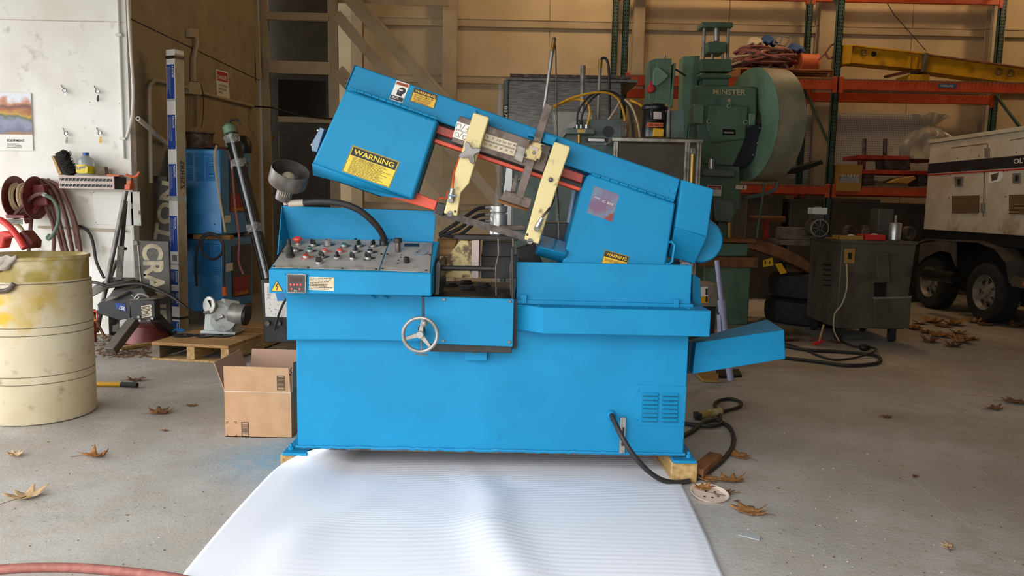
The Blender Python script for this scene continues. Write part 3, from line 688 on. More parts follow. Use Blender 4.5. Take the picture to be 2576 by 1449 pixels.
sg_ = [(.02, .5, .98, .5), (.02, .46, .98, .46)] + [(.05 + i * .03, .5, .05 + i * .03, .62 if i % 5 == 0 else .56) for i in range(31)] + [(.05 + i * .03, .46, .05 + i * .03, .34 if i % 5 == 0 else .4) for i in range(31)]
diag(sb, O, ex, ey, sg_, 3.61, 'scale_ticks', 0.0009)
for i, t in enumerate(('5', '7', '10', '20', '30', '40')):
    p = O + ex * (.12 + i * .155) + ey * .68; lettering(t, p, ex, ey, 0.009 * len(t), 0.01, 'ink', sb, 'scale_number', out=(0, -.0005, 0))
    p = O + ex * (.09 + i * .155) + ey * .14; lettering(t + '0', p, ex, ey, 0.012, 0.009, 'ink', sb, 'scale_number', out=(0, -.0005, 0))
slab('upper_red_rail', [(1098, 313), (1468, 439), (1463, 461), (1092, 333)], 3.67, 3.75, 'red', 0.003)
slab('lower_red_rail', [(1094, 348), (1463, 473), (1458, 481), (1091, 358)], 3.67, 3.78, 'orange_red', 0.003)
slab('rail_core', [(1094, 330), (1464, 458), (1462, 474), (1091, 350)], 3.72, 3.78, 'black', 0)
slab('blade_cover', [(970, 493), (1045, 484), (1100, 506), (1093, 529)], 3.69, 3.72, 'orange_red', 0.002)
slab('blade_guide_block', [(1100, 509), (1122, 514), (1114, 543), (1094, 537)], 3.63, 3.74, 'dark_steel', 0.003)
S(MB().tube([at(1099, 506, 3.68), at(1104, 497, 3.66), at(1122, 500, 3.62), at(1127, 480, 3.6)], 0.003, 6, k=1), 'coolant_wire', 'orange_red', 0)
# feed block and stop bar
S(MB().prism(pp([(1371, 258), (1390, 267), (1316, 500), (1297, 493)], 3.598), (0, 0.012, 0)), 'stop_bar', 'worn_steel', 0.002)
fb = slab('feed_block', [(1330, 352), (1369, 363), (1356, 407), (1317, 395)], 3.55, 3.598, 'block_cream', 0.004)
for q in ((1333, 358), (1364, 368), (1321, 391), (1352, 403)): bolt(*q, 3.55, 0.007, 0.007, 'dark_steel', fb, 'cap_screw', 12)
bolt(1343, 384, 3.55, 0.009, 0.004, 'grey_iron', fb, 'stud', 16)
slab('block_tag', [(1335, 367), (1356, 374), (1353, 380), (1333, 373)], 3.547, 3.55, 'bin_pink', 0.001, fb)
slab('slide_casting', [(1302, 365), (1324, 372), (1314, 410), (1292, 400)], 3.6, 3.65, 'panel_grey', 0.003)
slab('bar_bracket', [(1330, 333), (1343, 337), (1345, 346), (1328, 341)], 3.60, 3.66, bevel=0.002)
slab('bar_bracket', [(1372, 336), (1402, 346), (1391, 366), (1362, 357)], 3.62, 3.67, bevel=0.002)
slab('stop_plate', [(1271, 478), (1339, 500), (1330, 527), (1256, 503)], 3.60, 3.63, 'worn_steel', 0.002)
S(MB().add([at(1256, 503, 3.59), at(1330, 527, 3.59), at(1326, 530, 3.55), at(1252, 507, 3.55)], [(0, 1, 2, 3)]), 'plate_edge', 'rust', 0, solid=0.008)
slab('second_arm', [(1296, 437), (1305, 440), (1296, 486), (1284, 482)], 3.66, 3.67, 'worn_steel', 0.002)
S(MB().cyl(at(1445, 480, 3.8), at(1431, 560, 3.8), 0.012).cyl(at(1447, 470, 3.8), at(1444, 490, 3.8), 0.016), 'lift_cylinder', 'frosted', 0)
slab('beam_lug', [(1193, 276), (1198, 278), (1198, 286), (1190, 284)], 3.64, 3.68, bevel=0.001)
S(MB().tube([at(1400, 460, 3.85), at(1404, 520, 3.85), at(1406, 600, 3.85), at(1403, 650, 3.85)], 0.006, 6), 'hydraulic_hose', 'worn_steel', 0)
slab('pivot_block', [(1372, 560), (1440, 560), (1432, 640), (1372, 640)], 3.95, 4.15, 'black', 0.004)
# --- vise
S(MB().lathe(at(1253, 590, 3.98), (0, 0, 1), [(0.047, 0), (0.047, 0.108), (0.04, 0.11), (0.04, 0.116), (0.047, 0.118), (0.047, 0.15)], 28), 'vise_cylinder', 'bright_steel', 0.002)
for y0, y1, x0 in ((522, 560, 1165), (540, 565, 1158), (556, 560, 1150)):
    p = [at(1228, y0, 3.98), at(1210, y0 + 1, 3.97), at(1190, y0 + 10, 3.93), at(1150, y0 + 38, 3.88), at(1105, y1 + 30, 3.85)]
    S(MB().tube(p, 0.0095, 8), 'vise_hose', 'hose_black', 0)
    S(MB().cyl(at(1232, y0, 3.98), at(1213, y0, 3.975), 0.009, n=8), 'hose_fitting', 'steel', 0)
slab('vise_top_bar', [(1142, 590), (1305, 594), (1303, 606), (1140, 602)], 3.84, 3.95, 'dark_steel', 0.003)
slab('vise_arm', [(1255, 567), (1322, 566), (1322, 580), (1258, 578)], 3.92, 3.98, 'worn_steel', 0.003)
vj = slab('vise_jaw', [(1110, 664), (1158, 605), (1188, 606), (1188, 700), (1110, 697)], 3.84, 3.92, 'block_cream', 0.003)
slab('jaw_face', [(1187, 605), (1206, 604), (1204, 701), (1186, 699)], 3.82, 3.94, 'bin_pink', 0.003)
slab('wear_block', [(1100, 600), (1150, 603), (1136, 644), (1100, 644)], 3.95, 4.05, 'wood', 0.003)
slab('jaw_frame', [(1214, 606), (1290, 608), (1288, 646), (1212, 645)], 4.0, 4.1, 'dark_steel', 0.003)
slab('back_plate', [(1210, 640), (1300, 642), (1300, 700), (1210, 700)], 4.02, 4.1, 'dark_steel', 0.003)
S(MB().cyl(at(1107, 674, 3.62), at(1249, 676, 3.62), 0.0125), 'guide_rod', 'dark_steel', 0)
for px in ((1246, 1247), (1283, 1290)):
    S(MB().prism(pp([(px[0], 745), (px[0] + 4, 745), (px[0] + 3, 672), (px[0] + 11, 638), (px[0] + 9, 600), (px[0] + 5, 600), (px[0] + 6, 638), (px[0] - 1, 672)], 3.56), (0, .02, 0)), 'side_bar', 'worn_steel', 0.002)
S(MB().prism(pp([(1094, 742), (1105, 742), (1109, 662), (1101, 656), (1095, 668)], 3.53), (0, .35, 0)), 'side_plate', 'black_paint', 0.003)
S(MB().prism(pp([(1286, 752), (1293, 752), (1291, 620), (1285, 625)], 3.53), (0, .3, 0)), 'side_plate', 'dark_steel', 0.003)
for q in ((1134, 720), (1177, 727), (1216, 720), (1172, 713)):
    c = atz(*q, 0.893); S(MB().lathe(c, (0, 0, 1), [(0.042, 0), (0.042, 0.008), (0.03, 0.01), (0.03, 0.018), (0.02, 0.019)], 20), 'roller_cap', 'rubber', 0.001)
S(MB().prism(pp([(1300, 625), (1345, 610), (1372, 680), (1300, 680)], 3.95), (0, .1, 0)), 'swivel_body', 'dark_steel', 0.004)

# --- stickers on the head
def sticker(name, LL, LR, UL, Y, m, head=None, headm='ink', htext=None, htm='warn_yellow', lines=(), small=0, border=True):
    A, B, Cq = at(*LL, Y), at(*LR, Y), at(*UL, Y); ex, ey = B - A, Cq - A; o = V((0, -0.0008, 0))
    st = S(MB().prism([A, B, B + ey, Cq], (0, 0.001, 0)), name, m, 0)
    def P_(u, v): return A + ex * u + ey * v + o
    if head:
        S(MB().add([P_(.03, head), P_(.97, head), P_(.97, .96), P_(.03, .96)], [(0, 1, 2, 3)]), 'label_band', headm, 0, st)
        lettering(htext, P_(.08, head + (.96 - head) * .2) + o, ex, ey, ex.length * .84, ey.length * (.96 - head) * .62, htm, st, bold=0.02, out=o * .3)
    for u, v, w, h, t in lines: lettering(t, P_(u, v), ex, ey, ex.length * w, ey.length * h, 'ink', st, out=o * .3, bold=0.005)
    if small:
        S(print_lines(MB(), P_(.1, .05), ex, ey, ex.length * .8, ey.length * (head - .08), small, rn, 0.35, out=o * .3, ragged=.25), 'small_print', 'ink', 0, st)
    if border:
        bd = MB()
        for u, v in (((.01, .02), (.99, .02)), ((.99, .02), (.99, .98)), ((.99, .98), (.01, .98)), ((.01, .98), (.01, .02))): bd.beam(P_(*u), P_(*v), 0.0022, 0.0006, (0, -1, 0))
        S(bd, 'label_border', 'ink', 0, st)
    return st, A, ex, ey, P_
sticker('warning_label', (860, 431), (979, 473), (887, 365), 3.589, 'warn_yellow', .66, 'ink', 'WARNING', small=14)
sticker('warning_label', (1031, 254), (1091, 274), (1042, 220), 3.6585, 'sign_yellow', .66, 'ink', 'WARNING', 'sign_yellow', lines=((.1, .5, .78, .11, 'SAW HEAD MUST BE'), (.12, .35, .7, .11, 'IN DOWN POSITION'), (.12, .2, .68, .11, 'BEFORE SHUTTING'), (.14, .05, .62, .11, 'OFF HYDRAULICS.')))
sticker('warning_label', (1508, 680), (1569, 697), (1522, 628), 3.6435, 'sign_yellow', .7, 'ink', 'WARNING', 'sign_yellow', lines=((.1, .5, .8, .12, 'DO NOT RAKE CHIPS'), (.15, .3, .6, .12, 'WHILE SAW IS')))
st, A, ex, ey, P_ = sticker('face_shield_label', (979, 249), (1012, 259), (998, 202), 3.6585, 'paper', .8, 'orange_label', 'WARNING', 'ink', border=False)
S(MB().add([P_(.03, .03), P_(.97, .03), P_(.97, .24), P_(.03, .24)], [(0, 1, 2, 3)]), 'label_band', 'ink', 0, st)
S(print_lines(MB(), P_(.1, .08), ex, ey, ex.length * .6, ey.length * .14, 2, rn, .4, out=(0, -.0006, 0)), 'small_print', 'paper', 0, st)
hd = [(.38, .3), (.78, .3), (.76, .4), (.9, .5), (.92, .62), (.82, .72), (.62, .75), (.44, .69), (.36, .58), (.3, .5), (.36, .48), (.34, .38)]
S(MB().add([P_(*h_) for h_ in hd], [tuple(range(len(hd)))]), 'face_icon', 'ink', 0, st)
g = MB(); g.beam(P_(.42, .58) + V((0, -.0005, 0)), P_(.7, .6) + V((0, -.0005, 0)), 0.004, .0005, (0, -1, 0)).beam(P_(.42, .5) + V((0, -.0005, 0)), P_(.6, .56) + V((0, -.0005, 0)), 0.003, .0005, (0, -1, 0)).beam(P_(.12, .66), P_(.28, .58), 0.002, .0005, (0, -1, 0))
S(g, 'goggle_icon', 'paper', 0, st)
st, A, ex, ey, P_ = sticker('maker_plate', (1476, 535), (1539, 558), (1495, 467), 3.6435, 'old_label', border=False)
lettering('C 305', P_(.45, .55), ex, ey, ex.length * .42, ey.length * .08, 'paper', st, out=(0, -.001, 0)); lettering('MODEL', P_(.12, .6), ex, ey, ex.length * .22, ey.length * .05, 'paper', st, out=(0, -.001, 0))
# ================================================================ under and in front of the saw
for x0, x1, lb in ((0.795, 0.925, 'wooden block under the right front foot of the blue saw'), (-1.115, -0.975, 'wooden block under the left front foot of the blue saw')):
    o = MB().box((x0, 3.57, 0), (x1, 3.9, 0.102)).build('wood_block', 'wood_pale', bevel=0.006); tag(o, lb, 'block')
def foam_sheet():
    Lp = [(380, 1570, .004), (465, 1449, .004), (560, 1332, .008), (625, 1258, .02), (690, 1190, .05), (738, 1158, .085), (790, 1137, .115)]
    Rp = [(1890, 1570, .004), (1820, 1449, .004), (1778, 1350, .004), (1730, 1250, .004), (1703, 1200, .004), (1683, 1165, .004), (1672, 1150, .004)]
    Lw = [atz(*p) for p in Lp]; Rw = [atz(*p) for p in Rp]
    def ev(P, t):
        t *= len(P) - 1; i = min(int(t), len(P) - 2); f = t - i
        g = lambda j: P[max(0, min(len(P) - 1, j))]
        a, b, c, d = g(i - 1), g(i), g(i + 1), g(i + 2)
        return 0.5 * (2 * b + (c - a) * f + (2 * a - 5 * b + 4 * c - d) * f * f + (3 * b - a - 3 * c + d) * f ** 3)
    La = Lw[:3] + [V((-.98, 3.1, .004)), V((-.93, 3.4, .004)), V((-.9, 3.75, .004)), V((-.88, 4.25, .004))]
    Rw = Rw[:5] + [V((.80, 3.85, .004)), V((.78, 4.25, .004))]
    sm = lambda x: (lambda k: k * k * (3 - 2 * k))(max(0.0, min(1.0, x)))
    def fn(u, v):
        wd = .09 - .066 * sm((v - .5) / .35); k = sm((u - .048) / wd); a, b = ev(Lw, v).lerp(ev(La, v), k), ev(Rw, v); p = a.lerp(b, u)
        z = .007 + a.z * (1 - sm((u - .05) / wd))
        w = (u - (.42 + .32 * (.75 - v))); z += .032 * math.exp(-(w / .055) ** 2) * max(0, 1 - abs(v - .35) / .5)
        z += .018 * math.exp(-((u - .17) / .06) ** 2) * max(0, 1 - abs(v - .3) / .4) + .008 * sin(7 * u + 3) * max(0, 1 - v) ** .5 + .006
        z += .0005 * sm((u - .05) / .2) * (.35 + .55 * sin(4 * u + 9 * v) ** 2) * sin(2 * pi * v * 58 + 1.6 * sin(u * 7 + v * 3) + .9 * sin(u * 19))
        if u > .97: z -= .006 * (u - .97) / .03
        return V((p.x, p.y, max(.005, z)))
    o = MB().grid(fn, 130, 380).build('foam_sheet', 'foam', smooth=180, solid=0.004)
    return tag(o, 'large white rippled packing foam sheet on the floor before the blue saw', 'foam sheet')
foam_sheet()

# ---------------------------------------------------------------- leaves and litter
def leaf(px, py, w, m, rz, curl, label, kind='oak', z0=0.004):
    c = atz(px, py); s = w * c.y / FPX; rr = random.Random(int(px * 7 + py))
    n = 64; out = []
    for i in range(n):
        a = 2 * pi * i / n; r = 0.30 + 0.2 * abs(cos(3.5 * a)) ** 1.4 * (1 if kind == 'oak' else .35); r *= 1 + rr.uniform(-.14, .1)
        if i % 9 == 0: r *= 1.12
        out.append((cos(a) * r * 1.15, sin(a) * r * 0.85))
    vs = [V((0, 0, 0))]; fs = []
    for k in (0.35, 0.7, 1.0):
        for (x, y) in out: vs.append(V((x * k, y * k, 0)))
    for i in range(n): fs.append((0, 1 + i, 1 + (i + 1) % n))
    for k in range(2):
        for i in range(n): j = (i + 1) % n; fs.append((1 + k * n + i, 1 + (k + 1) * n + i, 1 + (k + 1) * n + j, 1 + k * n + j))
    p1, p2 = rr.uniform(0, 6), rr.uniform(0, 6)
    for v in vs:
        d = hypot(v.x, v.y); v.z = curl * (0.9 * d * d + 0.18 * sin(7 * v.x + p1) * d + 0.16 * cos(8 * v.y + p2) * d + 0.12 * abs(v.y))
    zmin = min(v.z for v in vs)
    R = Matrix.Rotation(radians(rz), 3, 'Z'); st = MB()
    vs = [R @ V((v.x * s, v.y * s, (v.z - zmin) * s)) + V((c.x, c.y, z0)) for v in vs]
    o = MB().add(vs, fs).build('leaf', m, smooth=50, solid=0.0012)
    tag(o, label, 'leaf', 'dry leaves on the floor')
    e = [R @ V((x * s, 0, zz * s)) + V((c.x, c.y, z0 + 0.002)) for x, zz in ((-.9, .03 * curl), (-.5, .06 * curl), (.0, .02))]
    MB().tube(e, 0.0016, 5, k=3).build('stem', 'leaf_dark', o)
    return o
for L_ in ((403, 1042, 50, 'leaf_dark', 20, .9, 'curled brown leaf midway between white drum and cardboard box'),
           (237, 1152, 62, 'leaf', 10, 1.0, 'curled brown leaf with long stem in front of the white drum'),
           (37, 1148, 44, 'leaf_pale', -30, .8, 'small pale leaf at left edge just below the white drum'),
           (68, 1253, 84, 'leaf_pale', 60, .55, 'largest pale tan leaf on the floor at lower left'),
           (415, 1085, 16, 'leaf_dark', 0, .5, 'tiny brown leaf scrap below the curled leaf by the box'),
           (482, 1022, 26, 'leaf_dark', 5, .3, 'thin flat brown leaf scrap nearest the cardboard box'),
           (342, 958, 40, 'leaf_dark', 15, .5, 'dark leaf at the end of the yellow tool handle'),
           (1858, 1150, 58, 'leaf', 140, .5, 'brown oak leaf lying apart to the right of the saw foot'),
           (1778, 1208, 62, 'leaf', 100, .7, 'brown oak leaf touching the wooden block and the cable'),
           (1838, 1212, 72, 'leaf', 20, .6, 'brown oak leaf just above the pale perforated plate'),
           (1812, 1244, 62, 'leaf_dark', 190, .4, 'dark leaf peeking out right of the pale perforated plate'),
           (1882, 1290, 78, 'leaf', 160, .6, 'brown oak leaf with wide lobes below the perforated plate'),
           (1854, 1262, 12, 'leaf_dark', 30, .4, 'tiny leaf scrap between perforated plate and wide oak leaf'),
           (2497, 1030, 46, 'leaf_dark', 20, .5, 'dark leaf at right, left one of the two'),
           (2552, 1014, 56, 'leaf_dark', -15, .6, 'dark leaf at right picture edge, right one of the two'),
           (2384, 1378, 40, 'leaf_pale', 70, .3, 'pale shredded leaf beside the scratched floor line'),
           (2230, 1050, 26, 'leaf_dark', 10, .3, 'small flat dark leaf alone in the right floor area'),
           (2302, 1200, 18, 'leaf_dark', 40, .5, 'tiny dark leaf beside the upper end of the scratched line'),
           (2100, 862, 40, 'leaf_dark', 0, .4, 'leaf beside the right caster of the grey cart')):
    leaf(*L_)
rr = random.Random(21)
for i, (px, py) in enumerate(((2315, 815), (2345, 812), (2372, 822), (2400, 818), (2330, 838), (2365, 846), (2395, 850), (2340, 860), (2410, 840), (2450, 812), (2480, 818), (2550, 822), (2400, 872), (2300, 828), (2420, 862), (2440, 855))):
    leaf(px, py, rr.uniform(34, 60), rr.choice(('leaf_dark', 'leaf', 'leaf_dark')), rr.uniform(0, 360), rr.uniform(.4, .9), 'dry brown leaf in the drift between grey cart and trailer wheel')['group'] = 'leaf drift by the trailer wheel'
# pale plate
mat('plate_pale', '#d9c4b2', .55)
c = atz(1784, 1243, 0.012)
pp_ = thing('perforated_plate', 'pale oval plastic plate with small holes among the leaves', 'plate', (c.x, c.y, 0))
MB().lathe(V((c.x, c.y, .004)), (0.05, -.12, 1), [(0.02, 0), (0.075, 0.003), (0.088, 0.014), (0.09, 0.018), (0.086, 0.018), (0.072, 0.008)], 30).build('dish', 'plate_pale', pp_, smooth=30)
for dx, dy in ((-.03, -.03), (.005, -.038), (.035, -.025), (-.01, .02), (.03, .015)):
    MB().cyl((c.x + dx, c.y + dy, 0.0155 - dy * -.12), (c.x + dx, c.y + dy, 0.0165 + dy * .12), 0.006, n=10).build('hole', 'ink', pp_)
leaf(1768, 1240, 50, 'leaf', 200, .5, 'brown leaf lying across the pale perforated plate', z0=.022)
o = MB().prism([atz(*q, .002) for q in ((1855, 1340), (1872, 1339), (1914, 1350), (1910, 1360), (1857, 1347))], (0, 0, .003)).build('tape_strip', 'tape_clear'); tag(o, 'clear greyish plastic strip on the floor below the wide oak leaf', 'plastic strip')
for m_, n_, lb in (('leaf_dark', 260, 'dark grit and chips scattered over the concrete floor'), ('edge_paper', 160, 'pale crumbs scattered over the concrete floor')):
    rr = random.Random(n_); mb = MB()
    for i in range(n_):
        c = atz(rr.uniform(0, 2576), 960 + 489 * rr.random() ** .8, .001); l = rr.uniform(.002, .007) * (2.0 if rr.random() < .1 else 1); a = rr.uniform(0, 6.28)
        if -1.3 < c.x < 1.0 and c.y > 2.3: continue
        d = V((cos(a), sin(a), 0)); mb.beam(c, c + d * l, l * rr.uniform(.3, .7), .003)
    o = mb.build('floor_grit', m_, kind='stuff'); tag(o, lb, 'grit')
# red air hose along the lower left edge
o = MB().tube([atz(x, y, .016) for x, y in ((-200, 1440), (-60, 1436), (80, 1428), (200, 1429), (330, 1440), (470, 1460), (600, 1500))], 0.0165, 12).build('air_hose', 'hose_red'); tag(o, 'dusty red air hose lying along the bottom left edge', 'hose')
# yellow handled tool
a, b, c = atz(150, 964, .018), atz(306, 967, .018), atz(345, 969, .018)
t = thing('yellow_pole', 'yellow pole with grey grip lying behind the white drum', 'tool', a)
MB().cyl(a, b, 0.016, n=12).build('shaft', 'sign_yellow', t); MB().cyl(b, c, 0.019, n=12).build('grip', 'rubber', t)

# ================================================================ cardboard box
yb = 4.14; zt_ = at(650, 986, yb).z; zfl = at(640, 921, yb).z; x0, x1 = at(566, 1060, yb).x, at(733, 1060, yb).x
cb = thing('cardboard_box', 'open brown cardboard box with raised flaps beside the blue saw', 'box', ((x0 + x1) / 2, yb + .2, 0))
w = 0.004
for q, nm in ((((x0, yb, 0), (x1, yb + w, zt_)), 'front_panel'), (((x0, yb + .4, 0), (x1, yb + .4 + w, zt_)), 'back_panel'), (((x0, yb + w, 0), (x0 + w, yb + .4, zt_)), 'side_panel'), (((x1 - w, yb + w, 0), (x1, yb + .4, zt_)), 'side_panel'), (((x0, yb, 0), (x1, yb + .4, w)), 'bottom_panel')):
    pn = MB().box(*q).build(nm, 'cardboard', cb)
    if nm == 'front_panel': fp = pn
ff = MB().prism([V((x0, yb, zt_ + .002)), V((x1 - .002, yb, zt_ + .002)), V((x1 - .01, yb - .006, zfl - .006)), V((x0, yb - .008, zfl))], (0, w, 0)).build('flap', 'cardboard', cb, bevel=.001)
MB().beam(V((x0, yb - .001, zt_)), V((x1, yb - .001, zt_)), .003, .004).build('crease', 'edge_paper', cb)
MB().prism([V((x0, yb, zt_)), at(537, 912, 4.18), at(604, 878, 4.58), V((x0, yb + .4, zt_))], (.004, 0, 0)).build('flap', 'cardboard_in', cb)
MB().prism([V((x0, yb + .4, zt_)), V((x1, yb + .4, zt_)), V((x1, yb + .43, at(700, 880, 4.57).z)), V((x0 + .01, yb + .43, at(620, 877, 4.57).z))], (0, w, 0)).build('flap', 'cardboard_in', cb)
rf = MB().prism([V((x1, yb + .01, zt_)), V((x1, yb + .4, zt_)), V((x1 + .06, yb + .4, zt_ + .14)), V((x1 - .005, yb + .05, zt_ + .16))], (.004, 0, 0)).build('flap', 'cardboard_in', cb)
def barcode(px0, py0, px1, py1, Y, par):
    A, B = at(px0, py1, Y), at(px1, py0, Y); mb = MB(); w_, h_ = B.x - A.x, B.z - A.z; y = Y - .0012; rb = random.Random(int(px0)); z = A.z + .012
    def bar(u0, z0_, u1, z1_): mb.add([V((u0, y, z0_)), V((u1, y, z0_)), V((u1, y, z1_)), V((u0, y, z1_))], [(0, 1, 2, 3)])
    for (u0, z0_, u1, z1_) in ((A.x, A.z, B.x, A.z + .003), (A.x, B.z - .003, B.x, B.z), (A.x, A.z, A.x + .003, B.z), (B.x - .003, A.z, B.x, B.z)): bar(u0, z0_, u1, z1_)
    while z < B.z - .014:
        t = rb.choice((.001, .0016, .003)); bar(A.x + .004, z, B.x - .004, z + t); z += t + rb.choice((.0015, .002, .003))
    mb.build('printed_code', 'ink', par, smooth=0)
barcode(608, 1062, 626, 1098, yb, fp); barcode(697, 945, 715.5, 981, yb - .007, ff)
mk = MB()
for (px, py, sx, sy) in ((570, 1061, 1, -1), (594, 1061, -1, -1), (572, 1097, 1, 1), (595, 1097, -1, 1)):
    A = at(px, py, yb - .001); mk.beam(A, A + V((sx * .012, 0, 0)), .0025, .0006, (0, -1, 0)).beam(A, A + V((0, 0, sy * .012)), .0025, .0006, (0, -1, 0))
mk.build('corner_mark', 'ink', fp)
lettering('JAC', at(727, 962, yb + .06) + V((-.012, 0, 0)), (.35, .5, .3), (-.2, 0, 1), .09, .05, 'ink', rf, 'handwriting', out=(-.004, -.004, 0))

# ================================================================ white drum with rag
dc = V((-2.885, 4.53, 0)); dr_ = 0.305; ztop = at(41, 650, dc.y - dr_ * .95).z
mat('drum_stain', '#d6c9ac', 0.42, col2='#c8b996', scale=3, dirt='#a5977a', dscale=14, dlo=0.6, dhi=0.74)
dm = thing('drum', 'dirty white plastic drum with yellow stained rim at left', 'drum', dc)
hs = [(0.27, 0), (0.297, 0.008), (0.305, 0.03)]
for z in (.245, .29, .53, .575): hs += [(dr_, z - .008), (dr_, z - .003), (dr_ - .003, z), (dr_, z + .003), (dr_, z + .008)]
zr = ztop - .15
hs += [(dr_, zr - .02), (dr_ - .004, zr), (dr_ - .012, zr + .012)]
MB().lathe(dc, (0, 0, 1), hs, 56, False).build('body', 'drum_stain', dm, smooth=40)
MB().lathe(dc, (0, 0, 1), [(dr_ - .012, zr + .01), (dr_ - .012, ztop - .02), (dr_ - .002, ztop - .015), (dr_ - .002, ztop), (dr_ - .012, ztop + .004), (dr_ - .02, ztop), (dr_ - .022, zr - .05), (dr_ - .03, .05)], 56, False).build('collar', 'drum_yellow', dm, smooth=40)
MB().lathe(dc, (0, 0, 1), [(dr_ - .03, .05), (.01, .051)], 40, True).build('inside_bottom', 'wood_grey', dm)
for z in (.245, .29, .53, .575, zr): MB().ring(dc + V((0, 0, z)), (0, 0, 1), dr_ - .0015, .0022, 64, 5).build('seam', 'wood_grey', dm)
yt = MB()
for (a0, z0, z1, wd) in ((-122, .60, .74, .11),):
    pass
rg = thing('rag', 'crumpled grey rag hanging over the drum rim', 'rag', (dc.x - .1, dc.y - .3, ztop - .1))
def ragfn(u, v):
    a = radians(-106 + 31 * u + 3 * sin(v * 5)); r = dr_ - .006 + .012 * sin(u * 14 + 3 * v) * v + .014
    if v < .25: r = dr_ - .05 + .06 * v / .25
    z = ztop + .012 - max(0, v - .25) * (.16 - .07 * u) + (.004 * sin(u * 20))
    return dc + V((cos(a) * r, sin(a) * r, z))
MB().grid(ragfn, 24, 20).build('cloth', 'rag', rg, smooth=60, solid=.006)
o = MB().tube([dc + V((cos(radians(a)) * (dr_ + .02), sin(radians(a)) * (dr_ + .02), ztop - .17 + dz)) for a, dz in ((-104, -.01), (-90, -.015), (-80, -.005), (-75, .03))], .014, 8).build('handle', 'worn_steel'); tag(o, 'curved dark metal handle hooked below the rag on the drum', 'handle')
rt = thing('red_power_tool', 'red power tool with black vented housing lying in the drum', 'power tool', (dc.x, dc.y, ztop - .1))
MB().tube([at(-30, 548, 4.75), at(0, 553, 4.72), at(22, 568, 4.7), at(42, 592, 4.68), at(62, 625, 4.66)], .02, 12).build('tool_arm', 'red_tool', rt)
MB().slab([(-10, 585), (8, 581), (30, 586), (32, 596), (12, 600), (6, 625), (-10, 625)], 4.7, 4.78).build('tool_body', 'red_tool', rt, bevel=.01)
MB().slab([(44, 588), (58, 578), (82, 606), (80, 626), (50, 620)], 4.7, 4.8).build('motor_housing', 'reel_red', rt, bevel=.008)
vt = MB()
for i in range(7): vt.beam(at(56 + i * 3.2, 584 + i * 3.6, 4.697), at(61 + i * 3.2, 581 + i * 3.6, 4.697), .003, .004, (0, -1, 0))
vt.build('vent_slot', 'ink', rt)

# ================================================================ things on the office wall
yw = YL
def cal_mat():
    m = bpy.data.materials.new('calendar_photo'); m.use_nodes = True; nt = m.node_tree; n = nt.nodes; L = nt.links; b = n['Principled BSDF']
    tc = n.new('ShaderNodeTexCoord'); sep = n.new('ShaderNodeSeparateXYZ'); L.new(tc.outputs['Generated'], sep.inputs[0])
    t = n.new('ShaderNodeTexNoise'); t.inputs['Scale'].default_value = 3.5; t.inputs['Detail'].default_value = 8; L.new(tc.outputs['Generated'], t.inputs['Vector'])
    ad = n.new('ShaderNodeMath'); ad.operation = 'MULTIPLY_ADD'; L.new(t.outputs['Fac'], ad.inputs[0]); ad.inputs[1].default_value = .55; L.new(sep.outputs['Z'], ad.inputs[2])
    su = n.new('ShaderNodeMath'); su.operation = 'SUBTRACT'; L.new(ad.outputs[0], su.inputs[0]); su.inputs[1].default_value = .27
    r = n.new('ShaderNodeValToRGB'); L.new(su.outputs[0], r.inputs[0]); e = r.color_ramp.elements
    cs = ((0, '#a9784a'), (.16, '#6d6f86'), (.3, '#8f93a8'), (.4, '#59664a'), (.5, '#c99a2c'), (.6, '#a45f38'), (.72, '#6b3a30'), (.82, '#c98a6a'), (.9, '#dfe3ea'))
    e[0].position = 0; e[0].color = srgb(cs[0][1]) + (1,); e[1].position = cs[-1][0]; e[1].color = srgb(cs[-1][1]) + (1,)
    for p, c in cs[1:-1]: q = e.new(p); q.color = srgb(c) + (1,)
    L.new(r.outputs[0], b.inputs['Base Color']); MATS['calendar_photo'] = m
cal_mat()
o = MB().slab([(-60, 232), (78, 234), (83, 379), (-58, 378)], yw - .012, yw - .002).build('calendar', 'paper'); tag(o, 'wall calendar with a canyon photograph at the left edge', 'calendar')
MB().slab([(-58, 234), (77, 236), (82, 339), (-57, 337)], yw - .0135, yw - .012).build('picture', 'calendar_photo', o)
px_letters('EQUIPMENT', (18, 357), (62, 358), (18, 350), yw - .0122, 'ink', o, bold=.02)
A, B, C_ = at(18, 372, yw - .0122), at(62, 373, yw - .0122), at(18, 360, yw - .0122)
print_lines(MB(), A, B - A, C_ - A, (B - A).length, (C_ - A).length, 4, random.Random(2), .4).build('small_print', 'ink', o)
o = MB().slab([(222, 248), (305, 250), (305, 268), (223, 266)], yw - .004, yw + .001).build('wall_plate', 'wall_white', bevel=.001); tag(o, 'thin blank painted strip plate on the white wall', 'plate')
MB().cyl(at(225, 257, yw - .004), at(225, 257, yw - .006), .004, n=8).build('screw', 'ink', o); MB().cyl(at(301, 259, yw - .004), at(301, 259, yw - .006), .004, n=8).build('screw', 'ink', o)
